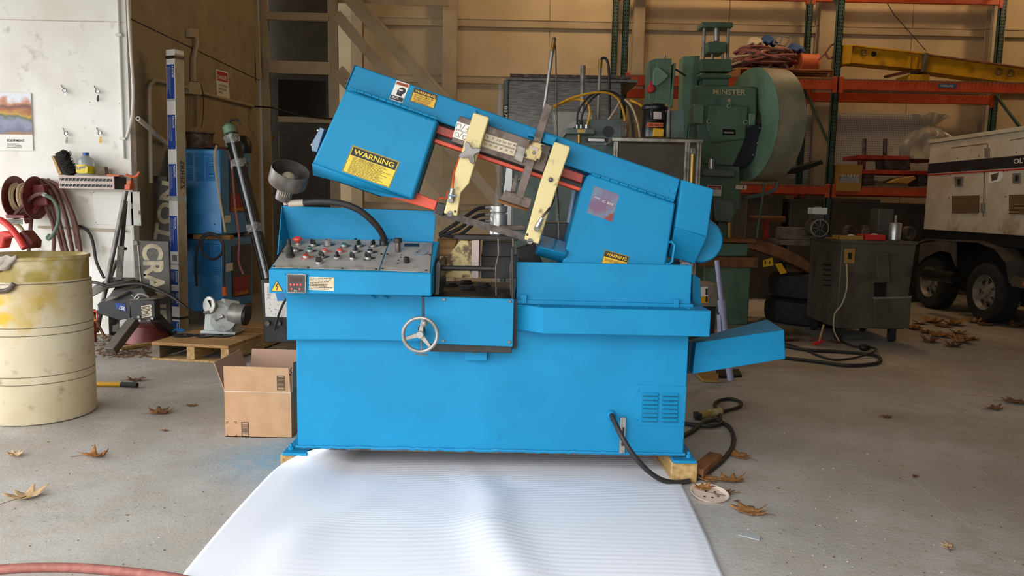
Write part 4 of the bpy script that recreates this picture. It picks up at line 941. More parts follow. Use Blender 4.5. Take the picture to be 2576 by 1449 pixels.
for px, py, tagm, lb in ((162, 224, None, 'key ring with one silver key, upper left hook on white wall'), (245, 226, 'dark_steel', 'key ring with dark hanging keys, upper right hook on white wall'), (166, 332, 'grey_iron', 'key ring with a large wire loop, lower left hook on white wall'), (251, 331, 'sign_yellow', 'key ring with yellow tag, lower right hook on white wall')):
    c = at(px, py, yw - .03); k = thing('key_ring', lb, 'keys', c, 'keys on the white wall')
    MB().tube([at(px - 8, py - 10, yw), at(px - 7, py - 6, yw - .03), at(px - 2, py - 2, yw - .03)], .003, 6, k=2).build('hook', 'dark_steel', k)
    MB().ring(c + V((0, 0, -.012)), (0.2, 1, 0), .02, .0028, 20, 6).build('ring', 'dark_steel', k)
    MB().cyl(c + V((.01, -.003, -.02)), c + V((.01, .001, -.02)), .014, n=14).box(c + V((.006, -.002, -.06)), c + V((.014, 0, -.03))).build('key', 'bright_steel', k)
    if tagm: MB().prism([c + V((dx, -.006, dz)) for dx, dz in ((.0, -.05), (.012, -.045), (.014, -.1), (-.002, -.11), (-.008, -.09))], (0, .004, 0)).build('fob', tagm, k, bevel=.001)
o = MB().tube([at(321, -40, yw - .02), at(323, 20, yw - .02), at(328, 110, yw - .02), at(334, 200, yw - .02), at(335, 250, yw - .03), at(331, 300, yw - .05), at(319, 346, yw - .07)], .0145, 10).build('conduit', 'pipe_white'); tag(o, 'curved white flexible conduit running down the wall corner', 'conduit')
cd = thing('corner_conduit', 'straight white conduit with clamps fixed along the wall corner', 'conduit', at(345, 400, yw))
xq = XS - .05
MB().cyl((xq, yw - .018, at(345, 400, yw).z), (xq, yw - .018, 5.8), .013, n=10).build('pipe', 'pipe_white', cd)
for py in (90, 350): 
    z = at(340, py, yw).z; MB().box((xq - .03, yw - .036, z - .012), (xq + .03, yw, z + .012)).build('clamp', 'pipe_white', cd, bevel=.004)
a, b = at(347, 298, yw - .12), atx(420, 362, XS + .03)
t = thing('open_pipe', 'white pipe with open end sticking out past the wall corner', 'pipe', a)
dv = (b - a).normalized(); MB().lathe(a, dv, [(.012, 0.0), (.018, 0), (.022, .003), (.022, (b - a).length)], 18).build('tube', 'pipe_white', t); MB().lathe(a, dv, [(.012, -.001), (.004, -.0012)], 14).build('bore', 'ink', t)
# bin on the wall with brush, bottle, small box
yr = yw - .22
x0, x1 = at(147, 455, yr).x, at(287, 460, yr).x; z0, z1 = at(215, 475, yr).z, at(215, 442, yr).z
bn = thing('wall_bin', 'pinkish metal wall bin with two rows of clips', 'bin', ((x0 + x1) / 2, yr + .1, z0))
MB().box((x0, yr, z0), (x1, yw, z1)).build('body', 'bin_pink', bn, bevel=.004); MB().box((x1 - .002, yr + .01, z0 + .004), (x1 + .002, yw - .004, z1 - .004)).build('end_cap', 'dark_steel', bn)
for r_ in range(2):
    zz = z1 - (z1 - z0) * (.3 if r_ == 0 else .74)
    rl = MB().box((x0 + .015, yr - .004, zz - .012), (x1 - .02, yr, zz + .012)).build('clip_rail', 'dark_steel', bn)
    for i in range(14):
        xx = x0 + .025 + (x1 - x0 - .06) * i / 13; MB().beam((xx, yr - .008, zz - .012), (xx + .012, yr - .008, zz + .012), .005, .004, (0, -1, 0)).build('clip', 'steel', rl)
bs = thing('push_brush', 'black bristle brush leaning in the wall bin', 'brush', at(165, 440, yr + .08))
MB().slab([(129, 393), (134, 391), (155, 437), (147, 440)], yr + .05, yr + .12).build('block', 'wood_pale', bs, bevel=.003)
rb = random.Random(4); br_ = MB()
A, B = at(142, 384, yr + .02), at(170, 440, yr + .02); dd = (B - A); nrm = V((dd.z, 0, -dd.x)).normalized() * -1
for i in range(900):
    t = rb.random(); p = A + dd * t + V((0, rb.uniform(.0, .1), 0)) + nrm * rb.uniform(-.03, .0); l = .075 * (1 - .25 * t) * rb.uniform(.6, 1.05); q = p + nrm * l * -1 + V((rb.uniform(-.012, .012), rb.uniform(-.02, .01), rb.uniform(-.012, .012))); q = p + (q - p) * -1
    br_.beam(p, q, .004, .004)
br_.slab([(140, 386), (152, 381), (180, 438), (158, 440)], yr + .04, yr + .1)
br_.build('bristles', 'broom', bs, kind='stuff')
bc = at(218, 438, yr + .08); bt_ = thing('cleaner_bottle', 'clear cleaner bottle with blue cap and yellow label on wall bin', 'bottle', bc)
Hb = at(218, 384, yr + .08).z - bc.z; R_ = .073
MB().lathe(bc, (0, 0, 1), [(R_ * .95, 0), (R_, .01), (R_, Hb * .4), (R_ * .98, Hb * .62), (R_ * .8, Hb * .74), (R_ * .35, Hb * .86), (R_ * .3, Hb * .9)], 24).build('jug', 'bottle_clear', bt_)
MB().lathe(bc + V((0, 0, .004)), (0, 0, 1), [(R_ * 1.01, 0), (R_ * 1.01, Hb * .36)], 24).build('liquid', 'bottle_liquid', bt_)
MB().lathe(bc, (0, 0, 1), [(R_ * .36, Hb * .88), (R_ * .36, Hb)], 16).build('cap', 'blue_cap', bt_)
lb_ = MB().prism([bc + V((x_, -R_ - .003, z_)) for x_, z_ in ((-.055, .01), (.05, .01), (.055, Hb * .3), (.03, Hb * .44), (-.05, Hb * .42))], (0, .003, 0)).build('label', 'warn_yellow', bt_)
lettering('Lysol', bc + V((-.04, -R_ - .004, .03)), (1, 0, .2), (0, 0, 1), .08, .035, 'blue_cap', lb_, bold=.02)
o = MB().slab([(243, 421), (263, 420), (265, 440), (243, 440)], yr + .06, yr + .12).build('small_box', 'wood_grey', bevel=.002); tag(o, 'small dark brown box beside the bottle on the wall bin', 'box')
o = MB().slab([(268, 438), (300, 440), (300, 444), (268, 444)], yr + .03, yr + .12).build('scrap_plate', 'clamp_orange', bevel=.002); tag(o, 'thin orange and grey plate at right end of the wall bin', 'plate')
# access panel
ap = MB().slab([(232, 481), (351, 482), (355, 568), (237, 564)], yw - .012, yw).build('access_panel', 'paper', bevel=.003); tag(ap, 'square cream access panel screwed to the white wall', 'panel')
for q in ((236, 484), (347, 485), (351, 563), (241, 560)): MB().cyl(at(*q, yw - .012), at(*q, yw - .015), .004, n=8).build('screw', 'ink', ap)
MB().slab([(348, 530), (353, 530), (353, 540), (349, 540)], yw - .016, yw - .012).build('latch', 'grey_iron', ap)
o = MB().tube([at(96, 571, yw - .03), at(195, 575, yw - .03), at(240, 578, yw - .03), at(315, 581, yw - .03)], .0115, 8, k=1).build('wall_pipe', 'conduit'); tag(o, 'thin horizontal conduit low on the white wall behind the hoses', 'conduit')
o = MB().tube([at(195, 567, yw - .05), at(213, 575, yw - .06), at(228, 592, yw - .06), at(236, 620, yw - .06), at(243, 660, yw - .06), at(262, 700, yw - .07)], .014, 8).build('wall_cable', 'hose_black'); tag(o, 'thick black cable drooping down the white wall', 'cable')
# hose reel
ra_ = at(35, 497, yw - .22); rb_ = at(86, 499, yw - .22); xa, xb = ra_.x, rb_.x; yc, zc = yw - .2, ra_.z
hr = thing('hose_reel', 'dark red wall-mounted hose reel with tan hose', 'hose reel', (xa, yc, zc - .3))
for x_ in (xa, xb): MB().lathe((x_, yc, zc), (1, 0, 0), [(.03, -.006), (.19, -.004), (.198, 0), (.198, .006), (.19, .004), (.03, .003)], 40).build('flange', 'reel_red', hr)
MB().cyl((xa, yc, zc), (xb, yc, zc), .07, n=20).build('spool', 'reel_red', hr)
for i in range(5):
    x_ = xa + (xb - xa) * (i + .6) / 5.4; MB().ring((x_, yc, zc), (1, .1 * (-1) ** i, .08), .125 - .012 * (i % 2), .014, 30, 8).build('hose_turn', 'hose_tan', hr)
MB().slab([(75, 466), (108, 463), (120, 515), (78, 520)], yw - .24, yw - .01).build('mount_plate', 'reel_red', hr, bevel=.006)
MB().tube([at(70, 560, yw - .2), at(66, 548, yw - .22), at(75, 538, yw - .24), at(85, 530, yw - .24), at(98, 512, yw - .2)], .022, 8).build('guide_arm', 'reel_red', hr)
MB().slab([(13, 540), (58, 541), (62, 549), (15, 549)], yw - .34, yw - .2).build('guide_plate', 'reel_red', hr, bevel=.003)
for i in range(3): MB().cyl(at(17, 552 + i * 4.5, yw - .3), at(56, 553 + i * 4.5, yw - .3), .008, n=8).build('guide_roller', 'steel', hr)
o = MB().tube([at(38, 540, yw - .3), at(60, 515, yw - .3), at(85, 493, yw - .32), at(105, 487, yw - .33), at(113, 491, yw - .33)], .016, 8).build('delivery_hose', 'hose_brown', hr)
o = MB().tube([at(114, 491, yw - .33), at(133, 502, yw - .33), at(146, 525, yw - .33), at(147, 555, yw - .33), at(138, 582, yw - .33), at(124, 601, yw - .33), at(119, 597, yw - .33), at(126, 590, yw - .32)], .0155, 8).build('whip_hose', 'hose_green', hr)
MB().cyl(at(108, 488, yw - .33), at(116, 492, yw - .33), .019, n=8).build('hose_clamp', 'bright_steel', hr)
MB().tube([at(32, 562, yw - .3), at(45, 566, yw - .28), at(56, 578, yw - .26), at(64, 600, yw - .25)], .015, 8).build('hose_tail', 'hose_tan', hr)
hb = [((105, 452), (150, 470), (180, 540), (196, 625)), ((112, 455), (140, 480), (165, 545), (184, 640)), ((100, 456), (130, 490), (150, 560), (170, 640)), ((120, 452), (160, 490), (190, 560), (204, 640)), ((118, 470), (134, 540), (150, 600), (160, 640)), ((98, 470), (120, 530), (136, 575), (134, 640)), ((80, 520), (78, 560), (74, 600), (72, 645))]
hl_ = ['fifth brown hose strand, middle of the hanging bundle', 'fourth brown hose strand of the bundle hanging beside the reel', 'third brown hose strand of the bundle hanging beside the reel', 'outermost brown hose strand at right of the hanging bundle', 'sixth brown hose strand, next to the outermost one', 'second brown hose strand, ending lowest behind the drum', 'leftmost brown hose strand hanging low under the reel']
for i, h_ in enumerate(hb):
    o = MB().tube([at(x, y, yw - .08 - .02 * (i % 3) - (0.05 if j in (1, 2) else 0)) for j, (x, y) in enumerate(h_)], .0175, 8).build('hanging_hose', 'hose_brown'); tag(o, hl_[i], 'hose', 'hoses hanging beside the reel')
# pipe clamp with legs
pc_ = thing('pipe_clamp', 'grey pipe clamp with orange screw head leaning on the wall', 'clamp', (-3.9, yw - .3, 0))
A, B = at(317, 480, yw - .2), at(243, 836, yw - .3); B.z = max(B.z, .03); MB().cyl(A, B, .021, n=12).build('pipe', 'pipe_grey', pc_)
MB().slab([(313, 464), (328, 462), (327, 478), (312, 478)], yw - .24, yw - .16).slab([(319, 455), (330, 452), (327, 470), (316, 470)], yw - .23, yw - .17).build('clamp_head', 'clamp_orange', pc_, bevel=.006)
MB().cyl(at(326, 462, yw - .2), at(334, 442, yw - .2), .01, n=10).build('screw', 'dark_steel', pc_)
MB().tube([at(318, 440, yw - .2), at(333, 445, yw - .2), at(346, 442, yw - .2), at(351, 432, yw - .2)], .012, 8, k=2).build('crank', 'clamp_orange', pc_)
l2 = thing('steel_bar', 'grey steel bar leaning right of the pipe clamp', 'bar', (-3.7, yw - .2, 0))
MB().beam(at(313, 505, yw - .1), at(303, 622, yw - .16), .035, .05).build('upper_tube', 'pipe_grey', l2, bevel=.003)
MB().beam(at(305, 618, yw - .17), at(291, 834, yw - .2), .05, .055).build('lower_tube', 'pipe_grey', l2, bevel=.003)
MB().cyl(at(300, 624, yw - .15), at(318, 626, yw - .15), .015, n=8).build('clamp_bolt', 'dark_steel', l2)
o = MB().cyl(at(293, 655, yw - .1), at(246, 790, yw - .35), .018, n=10).build('thin_rod', 'pipe_grey'); tag(o, 'dark diagonal rod crossing behind the pipe clamp', 'rod')

# ================================================================ signs and tall carton
o = MB().prism(pp([(372, 441), (420, 444), (416, 606), (372, 603)], yw + .45), (0, .02, 0)).build('dark_board', 'sign_black', bevel=.002); tag(o, 'dark blank board leaning behind the lettered sign', 'board')
o = MB().prism(pp([(403, 456), (446, 458), (428, 640), (381, 612)], yw + .38), (0, .02, 0)).build('ton_sign', 'sign_black', bevel=.002); tag(o, 'tilted dark sign with pale letters behind the tall carton', 'sign')
px_letters('TON', (426, 610), (448, 462), (386, 601), yw + .379, 'sign_letter', o, bold=.03)
ys = yw - .28
sg = thing('crane_sign', 'dark upright sign with large sideways letters CRANE', 'sign', atz(385, 860))
MB().prism(pp([(334, 605), (424, 607), (432, 850), (350, 846)], ys), (0, .03, 0)).build('board', 'sign_black', sg, bevel=.003)
px_letters('CRANE', (356, 613), (369, 808), (409, 612), ys - .001, 'sign_letter', sg, bold=.035)
MB().beam(at(346, 612, ys - .004), at(359, 760, ys - .004), .01, .006, (0, -1, 0)).build('edge_strip', 'sign_letter', sg)
MB().cyl(at(340, 611, ys), at(340, 611, ys - .03), .02, n=10).build('mount_bolt', 'steel', sg)
b0 = atz(431, 829); t0 = at(417, 125, b0.y + .06)
fv, rv = V((.105, -.045, 0)), V((.045, .105, 0)); up_ = t0 - b0; Lk = up_.length; ud = up_.normalized()
nb = thing('tall_carton', 'tall narrow white square carton with a column of blue labels', 'carton', b0 + (fv + rv) / 2)
MB().prism([b0, b0 + fv, b0 + fv + rv, b0 + rv], up_).build('tube', 'nook_white', nb, bevel=.003)
MB().prism([b0 + fv + rv * .01, b0 + fv + rv * .99, b0 + fv + rv * .99 + ud * Lk * .985, b0 + fv + rv * .01 + ud * Lk * .985], (.0015, -.0006, 0)).build('tan_side', 'nook_tan', nb)
fo = V((-.045, -.105, 0)).normalized()
def fpt(u, py): s_ = (829 - py) / (829 - 125); return b0 + fv * u + ud * Lk * s_ + fo * .002
for ya, yb_ in ((162, 246), (285, 370), (407, 487), (537, 627), (673, 712), (728, 768), (806, 828)):
    lq = MB().prism([fpt(.08, yb_), fpt(.94, yb_), fpt(.94, ya), fpt(.08, ya)], fo * .001).build('label', 'nook_blue', nb)
    h_ = min(.42, .42 * 84 / (yb_ - ya)); A = fpt(.66, ya + 4) + fo * .0014
    if yb_ - ya > 30: lettering('NOOK', A, -ud, fv, ud.length * Lk * (min(30, yb_ - ya - 6)) / 704, fv.length * .22, 'paper', lq, bold=.02, out=fo * .001)
    else: lettering('NO', A, -ud, fv, Lk * 15 / 704, fv.length * .22, 'paper', lq, bold=.02, out=fo * .001)
    if yb_ - ya > 30: print_lines(MB(), fpt(.12, ya + 6) + fo * .002, -ud, fv, Lk * (yb_ - ya - 12) / 704, fv.length * .45, 4, random.Random(ya), .18, out=fo * .0005).build('small_print', 'paper', lq)
for py, hh, m_ in ((144, 8, 'tape_dark'), (249, 4, 'tape_clear'), (493, 13, 'tape_clear'), (660, 4, 'tape_clear'), (798, 6, 'tape_dark'), (702, 4, 'tape_clear')):
    s_ = Lk * (829 - py) / 704; h2 = Lk * hh / 704 / 2; g_ = .002
    q = [b0 + fv * a_ + rv * c_ + (fv * (a_ - .5) + rv * (c_ - .5)) * .03 for a_, c_ in ((0, 0), (1, 0), (1, 1), (0, 1))]
    MB().prism([p + ud * (s_ - h2) for p in q], ud * h2 * 2).build('tape_band', m_, nb)
lettering('ZSER8S', fpt(1.03, 470) + rv * .35, ud, rv, .28, .05, 'ink', nb, 'handwriting', out=(.004, -.002, 0))
A = fpt(.5, 660); bcg = MB()
for i in range(9): bcg.beam(fpt(.35 + i * .06, 652), fpt(.35 + i * .06, 636), .002 + .002 * (i % 3 == 0), .0008, fo)
bcg.build('printed_code', 'ink', nb)
o = MB().tube([at(428, 836, 6.9), at(440, 830, 6.85), at(455, 829, 6.85), at(462, 831, 6.86), at(450, 834, 6.84)], .012, 6).build('blue_scrap', 'charger_blue'); tag(o, 'twist of blue plastic film at foot of the tall carton', 'scrap')
# ================================================================ pallet with dividing head
def stain(mname, centre, r0, r1, col, k=1.0, nscale=6.0, dist=0.12):
    m = MATS[mname]; nt = m.node_tree; n = nt.nodes; L = nt.links; b = n['Principled BSDF']
    tc = n.new('ShaderNodeTexCoord'); no = n.new('ShaderNodeTexNoise'); no.inputs['Scale'].default_value = nscale; no.inputs['Detail'].default_value = 3; L.new(tc.outputs['Object'], no.inputs['Vector'])
    d = n.new('ShaderNodeVectorMath'); d.operation = 'DISTANCE'; L.new(tc.outputs['Object'], d.inputs[0]); d.inputs[1].default_value = centre
    a = n.new('ShaderNodeMath'); a.operation = 'MULTIPLY_ADD'; L.new(no.outputs['Fac'], a.inputs[0]); a.inputs[1].default_value = dist * 4; L.new(d.outputs['Value'], a.inputs[2])
    r = n.new('ShaderNodeMapRange'); r.inputs[1].default_value = r1 + dist * 2; r.inputs[2].default_value = r0 + dist * 2; r.inputs[4].default_value = k; L.new(a.outputs[0], r.inputs[0])
    x = n.new('ShaderNodeMix'); x.data_type = 'RGBA'; L.new(r.outputs[0], x.inputs[0]); x.inputs[7].default_value = srgb(col) + (1,)
    src = b.inputs['Base Color']
    if src.is_linked: L.new(src.links[0].from_socket, x.inputs[6])
    else: x.inputs[6].default_value = src.default_value
    L.new(x.outputs[2], src)
# yellow paint spilt down the drum
stain('drum_stain', (.16, -.26, .78), .02, .16, '#b79428', .9); stain('drum_stain', (.08, -.30, .66), .0, .12, '#c2a54a', .7); stain('drum_stain', (.0, -.30, .64), .03, .07, '#dcae14', 1.0, 12, .03); stain('drum_stain', (-.01, -.30, .73), .03, .07, '#dcae14', 1.0, 12, .03)
Lp, Wp = 1.14, .68
p0 = atz(382, 905)
T = Matrix.Translation(p0) @ Matrix.Rotation(radians(-9), 4, 'Z')
pal = thing('pallet', 'small worn wooden pallet behind the cardboard box', 'pallet', p0)
hp = .15
for i in range(3): 
    x = (0, Wp / 2 - .03, Wp - .07)[i]; MB(T).box((x, .006, .018), (x + .07, Lp - .006, hp - .026)).build('stringer', 'wood_pale' if i else 'wood_grey', pal, bevel=.003)
ys_ = [0, .285, .575, .865]; hs_ = [.275, .275, .275, .275]
for y_, h_ in zip(ys_, hs_): MB(T).box((0, y_, hp - .026), (Wp, y_ + h_, hp)).build('deck_board', 'wood', pal, bevel=.004)
for y_ in (0, .5, Lp - .12): MB(T).box((0, y_, 0), (Wp, y_ + .12, .018)).build('bottom_board', 'wood_pale', pal, bevel=.003)
for k_, (px, py) in enumerate(((461, 845), (515, 846), (560, 845))):
    c = atz(px, py, hp); o = MB().lathe(c + V((0, 0, .002 + .0035 * (k_ % 2))), (0, 0, 1), [(.02, 0), (.088, 0), (.09, .003), (.086, .006), (.022, .006)], 36, False).lathe(c + V((0, 0, .002 + .0035 * (k_ % 2))), (0, 0, 1), [(.02, 0), (.022, .006)], 20, False).build('index_plate', 'dark_steel')
    tag(o, ('left', 'middle', 'right')[k_] + 'most'[:4 * (k_ != 1)] + ' of three dark round index plates on the pallet', 'index plate', 'index plates on the pallet')
# dividing head
mat('enamel_grey', '#c3c8c4', .35, col2='#b3b8b4', scale=5, dirt='#8a8c86', dscale=12)
yd = 6.55; zb_ = hp
def dpt(px, py, Y=yd): return at(px, py, Y)
bq = dpt(560, 830); dz = zb_ - at(555, 833, yd - .02).z
OFF = V((0, 0, dz))
dh_ = thing('dividing_head', 'grey enamelled dividing head with black chuck on the pallet', 'dividing head', V((bq.x, yd, zb_)))
def DH(mb, nm, m, bev=.004): return MB().add([v + OFF for v in mb.v], mb.f).build(nm, m, dh_, bevel=bev)
DH(MB().slab([(503, 825), (592, 829), (592, 836), (503, 832)], yd - .1, yd + .14), 'base', 'enamel_grey', .006)
DH(MB().slab([(512, 828), (584, 830), (582, 785), (575, 765), (560, 755), (540, 752), (515, 775)], yd - .06, yd + .1), 'body', 'enamel_grey', .012)
DH(MB().cyl(dpt(560, 797, yd - .06), dpt(560, 797, yd - .085), .108, n=36), 'round_face', 'enamel_grey', .004)
DH(MB().cyl(dpt(556, 768, yd), dpt(596, 774, yd + .08), .085, n=28), 'spindle_housing', 'enamel_grey', .006)
DH(MB().cyl(dpt(580, 781, yd + .0), dpt(616, 786, yd + .0), .092, n=28), 'chuck_body', 'steel', .004)
DH(MB().cyl(dpt(616, 786, yd + .0), dpt(624, 787, yd + .0), .088, n=28), 'chuck_face', 'black', .004)
DH(MB().lathe(dpt(526, 761, yd - .1), (-.45, -.8, .1), [(.075, -.012), (.078, 0), (.074, .006), (.02, .008)], 30), 'dial_plate', 'steel', .002)
DH(MB().beam(dpt(524, 748, yd - .115), dpt(538, 776, yd - .115), .012, .022, (0, -1, 0)), 'dial_arm', 'dark_steel', .003)
DH(MB().cyl(dpt(512, 781, yd - .13), dpt(534, 776, yd - .1), .014, n=10), 'crank_pin', 'grey_iron', .002)
DH(MB().tube([dpt(543, 798, yd - .1), dpt(552, 793, yd - .1), dpt(562, 788, yd - .1)], lambda t: .009 + .009 * abs(2 * t - 1) ** 2, 8), 'lock_lever', 'steel', 0)

# ================================================================ black hitch head
yh = 6.45
hk = thing('hitch', 'black heavy trailer hitch on spread legs behind the drum', 'hitch', atz(330, 885))
def HK(mb, nm, m='black_paint', bev=.006): return mb.build(nm, m, hk, bevel=bev)
HK(MB().slab([(326, 752), (389, 755), (391, 803), (342, 806), (328, 795)], yh, yh + .1), 'front_block')
HK(MB().slab([(244, 765), (290, 735), (335, 728), (358, 722), (376, 750), (328, 770), (328, 800), (300, 806), (250, 790)], yh + .1, yh + .26), 'body')
HK(MB().add([at(265, 757, yh), at(290, 722, yh + .3), at(358, 712, yh + .4), at(320, 735, yh + .05)], [(0, 1, 2, 3)]), 'wing_plate', 'fender', 0).modifiers.new('t', 'SOLIDIFY').thickness = .015
HK(MB().add([at(222, 748, yh + .2), at(235, 720, yh + .4), at(285, 697, yh + .6), at(352, 698, yh + .6), at(345, 708, yh + .4), at(270, 722, yh + .2)], [(0, 1, 2, 3, 4, 5)]), 'wing_plate', 'fender', 0).modifiers.new('t', 'SOLIDIFY').thickness = .015
HK(MB().beam(at(338, 806, yh + .05), atz(278, 884, .04), .09, .07), 'leg', 'fender'); HK(MB().beam(at(392, 800, yh + .1), atz(432, 840, .05), .09, .07), 'leg'); HK(MB().beam(at(282, 800, yh + .45), atz(283, 840, .0), .06, .06), 'leg')
HK(MB().slab([(322, 752), (388, 750), (396, 753), (330, 757)], yh - .01, yh + .2), 'cap_plate', 'fender', .003)
lp = HK(MB().slab([(355, 770), (379, 766), (382, 795), (357, 800)], yh - .003, yh), 'data_plate', 'paper_tan', 0)
A, B, C_ = at(356, 798, yh - .0035), at(380, 793, yh - .0035), at(356, 771, yh - .0035)
print_lines(MB(), A, B - A, C_ - A, (B - A).length, (C_ - A).length * .95, 7, random.Random(8), .5).build('small_print', 'ink', lp)
for q in ((353, 806), (384, 801), (381, 770), (350, 797)): c = at(*q, yh); HK(MB().cyl(c, c - V((0, .012, 0)), .013, n=6), 'bolt', 'steel', .001)
lq = HK(MB().slab([(289, 762), (314, 764), (318, 784), (292, 776)], yh + .095, yh + .1), 'capacity_label', 'nook_blue', 0)
px_letters('15K', (300, 778), (315, 782), (299, 768), yh + .094, 'paper', lq, bold=.03)
HK(MB().tube([at(330, 741, yh - .02), at(337, 748, yh - .02), at(345, 752, yh - .02), at(350, 747, yh - .02), at(344, 744, yh - .02), at(338, 751, yh - .02)], .004, 6), 'clip', 'bright_steel', 0)
HK(MB().tube([at(345, 743, yh), at(352, 740, yh), at(362, 741, yh), at(375, 748, yh)], .011, 8), 'pin', 'grey_iron', 0)
HK(MB().tube([at(218, 708, yh + .1), at(250, 713, yh - .02), at(275, 721, yh - .02), at(300, 718, yh), at(345, 713, yh), at(380, 722, yh), at(430, 745, yh), at(470, 775, yh), at(500, 792, yh + .05)], .013, 8), 'handle_bar', 'dark_steel', 0)
o = MB().lathe(at(372, 858, yh + .42) * 1, (0, 0, 1), [(.2, 0), (.21, .01), (.17, .16), (.12, .17)], 28).build('red_pan', 'reel_red', bevel=.003); o.location.z = 0.0; tag(o, 'red pan on the floor under the black hitch', 'pan')
rj = thing('red_jack', 'narrow red bottle jack beside the drum', 'jack', atz(227, 862))
c = atz(226, 862); MB().box(c + V((-.02, 0, 0)), c + V((.025, .08, .3))).build('body', 'red', rj, bevel=.006); MB().tube([c + V((.03, 0, .28)), c + V((.07, 0, .29)), c + V((.075, 0, .22)), c + V((.04, 0, .2))], .006, 6).build('handle', 'orange_red', rj)
o = MB().beam(atz(300, 877, .015), atz(400, 862, .015), .06, .03).build('wood_strip', 'wood_pale', bevel=.003); tag(o, 'bare wood strip on the floor left of the pallet', 'wood strip')
o = MB().beam(at(232, 790, yh + .3), atz(262, 845, .02), .02, .02).build('thin_stick', 'wood_pale', bevel=.003); tag(o, 'thin wooden stick leaning beside the red jack', 'stick')
rr = random.Random(31); lt = MB()
for i in range(420):
    c = atz(rr.uniform(235, 375), rr.uniform(838, 900), .002); a = rr.uniform(0, 3.14); l = rr.uniform(.01, .05)
    lt.beam(c, c + V((cos(a) * l, sin(a) * l, rr.uniform(0, .01))), rr.uniform(.003, .012), .003)
o = lt.build('floor_litter', 'leaf_dark', kind='stuff'); tag(o, 'brown dirt and chips littering the floor below the hitch', 'litter')

# ================================================================ stacked blue chargers
yc = 7.95
XR = at(557, 480, yc).x; XL = XS + .03
mat('charger_inset', '#23272e', .4); mat('charger_red', '#8f2420', .5)
def charger(zb, zt, lb, ly0, ly1, inset, redq, lowlab, x_off):
    t = thing('battery_charger', lb, 'battery charger', ((XL + XR) / 2, yc + .4, zb), 'stacked blue chargers')
    MB().box((XL, yc + .02, zb), (XR - .002, yc + .88, zt)).build('case', 'charger_blue', t, bevel=.008)
    MB().box((XL + .003, yc, zb + .01), (XR - .006, yc + .02, zt - .01)).build('louvered_panel', 'charger_blue', t, bevel=.004)
    for xa, xb in ((471, 487), (493, 515), (519, 542)):
        X_a, X_b = at(xa + x_off, 480, yc).x, at(xb + x_off, 480, yc).x; z_a, z_b = at(515, ly0, yc).z, at(515, ly1, yc).z; mb = MB()
        for i in range(19):
            z = z_a + (z_b - z_a) * i / 18; mb.hexa([V(q) for q in ((X_a, yc - .009, z - .004), (X_b, yc - .009, z - .004), (X_b, yc, z - .004), (X_a, yc, z - .004), (X_a, yc - .001, z + .006), (X_b, yc - .001, z + .006), (X_b, yc, z + .006), (X_a, yc, z + .006))])
        mb.build('louver_bank', 'charger_blue', t, kind='stuff')
    X_ = XR + .002
    def side(q, th, nm, m): return MB().prism([atx(x, y, X_ + th) for x, y in q], (-.006, 0, 0)).build(nm, m, t, bevel=.001)
    side(inset, .004, 'control_recess', 'charger_inset'); rd = side(redq, .006, 'red_panel', 'charger_red')
    a, b, c = atx(redq[3][0] + 4, redq[3][1] - 2, X_ + .008), atx(redq[2][0] - 3, redq[2][1] - 1, X_ + .008), atx(redq[3][0] + 4, redq[3][1] - 10, X_ + .008)
    lettering('CHARGER', a, b - a, c - a, (b - a).length, (c - a).length, 'sign_yellow', rd, bold=.02, out=(.002, 0, 0))
    side(lowlab, .005, 'rating_label', 'paper')
    for q in ((476, ly0 - 4), (540, ly1 + 110), (500, ly1 + 110)):
        c = at(q[0], q[1], yc); MB().cyl(c, c - V((0, .002, 0)), .007, n=8).build('screw', 'ink', t)
    return t
z1t = at(500, 374, yc).z; z1b = at(510, 590, yc).z; z2t = at(510, 601, yc).z
charger(z1b, z1t, 'upper blue battery charger of the stack behind the tall carton', 388, 454, [(577, 402), (625, 406), (623, 533), (580, 533)], [(580, 489), (616, 486), (616, 531), (580, 533)], [(567, 542), (580, 542), (580, 560), (567, 560)], 0)
charger(.12, z2t, 'lower blue battery charger of the stack behind the tall carton', 614, 690, [(584, 618), (632, 612), (630, 742), (586, 748)], [(587, 698), (628, 690), (628, 738), (587, 746)], [(570, 664), (586, 660), (586, 680), (570, 684)], 9)
o = MB().box((XL, yc + .05, 0), (XR, yc + .85, .12)).build('timber_base', 'wood_grey', bevel=.004); tag(o, 'timber base under the lower blue charger', 'timber')
o = MB().box((XL + .25, yc - .06, z2t), (XR + .1, yc + .06, z1b)).build('spacer_plank', 'wood', bevel=.003); tag(o, 'wooden plank between the two blue chargers', 'plank')
o = MB().box((XL + .05, yc + .7, z2t), (XR + .02, yc + .82, z1b)).build('spacer_plank', 'wood_grey', bevel=.003); tag(o, 'rear wooden plank between the two blue chargers', 'plank')
c = at(503, 372, yc + .35); c.z = z1t
o = MB().lathe(c, (0, 0, 1), [(.13, 0), (.14, .02), (.13, .05), (.14, .17), (.155, .18), (.155, .195), (.14, .195), (.12, .06), (.02, .05)], 30).build('wheel_rim', 'worn_steel'); tag(o, 'rusty round steel rim on top of the blue chargers', 'rim')
o = MB().grid(lambda u, v: V((at(535, 372, yc + .2).x + (u - .5) * .3, yc + .12 + v * .2, z1t + .004 + .05 * abs(sin(u * 9 + v * 5)) * sin(pi * u) * sin(pi * v) + .02 * sin(pi * u))), 20, 14).build('rag', 'hose_brown', smooth=60, solid=.006); tag(o, 'brown rag heaped on the upper blue charger', 'rag')
o = MB().lathe(V((at(612, 375, yc + .6).x, yc + .62, z1t)), (0, 0, 1), [(.08, 0), (.085, .01), (.085, .1), (.06, .16), (.03, .19)], 20).build('black_jug', 'black'); tag(o, 'black round jug at the back of the chargers', 'jug')
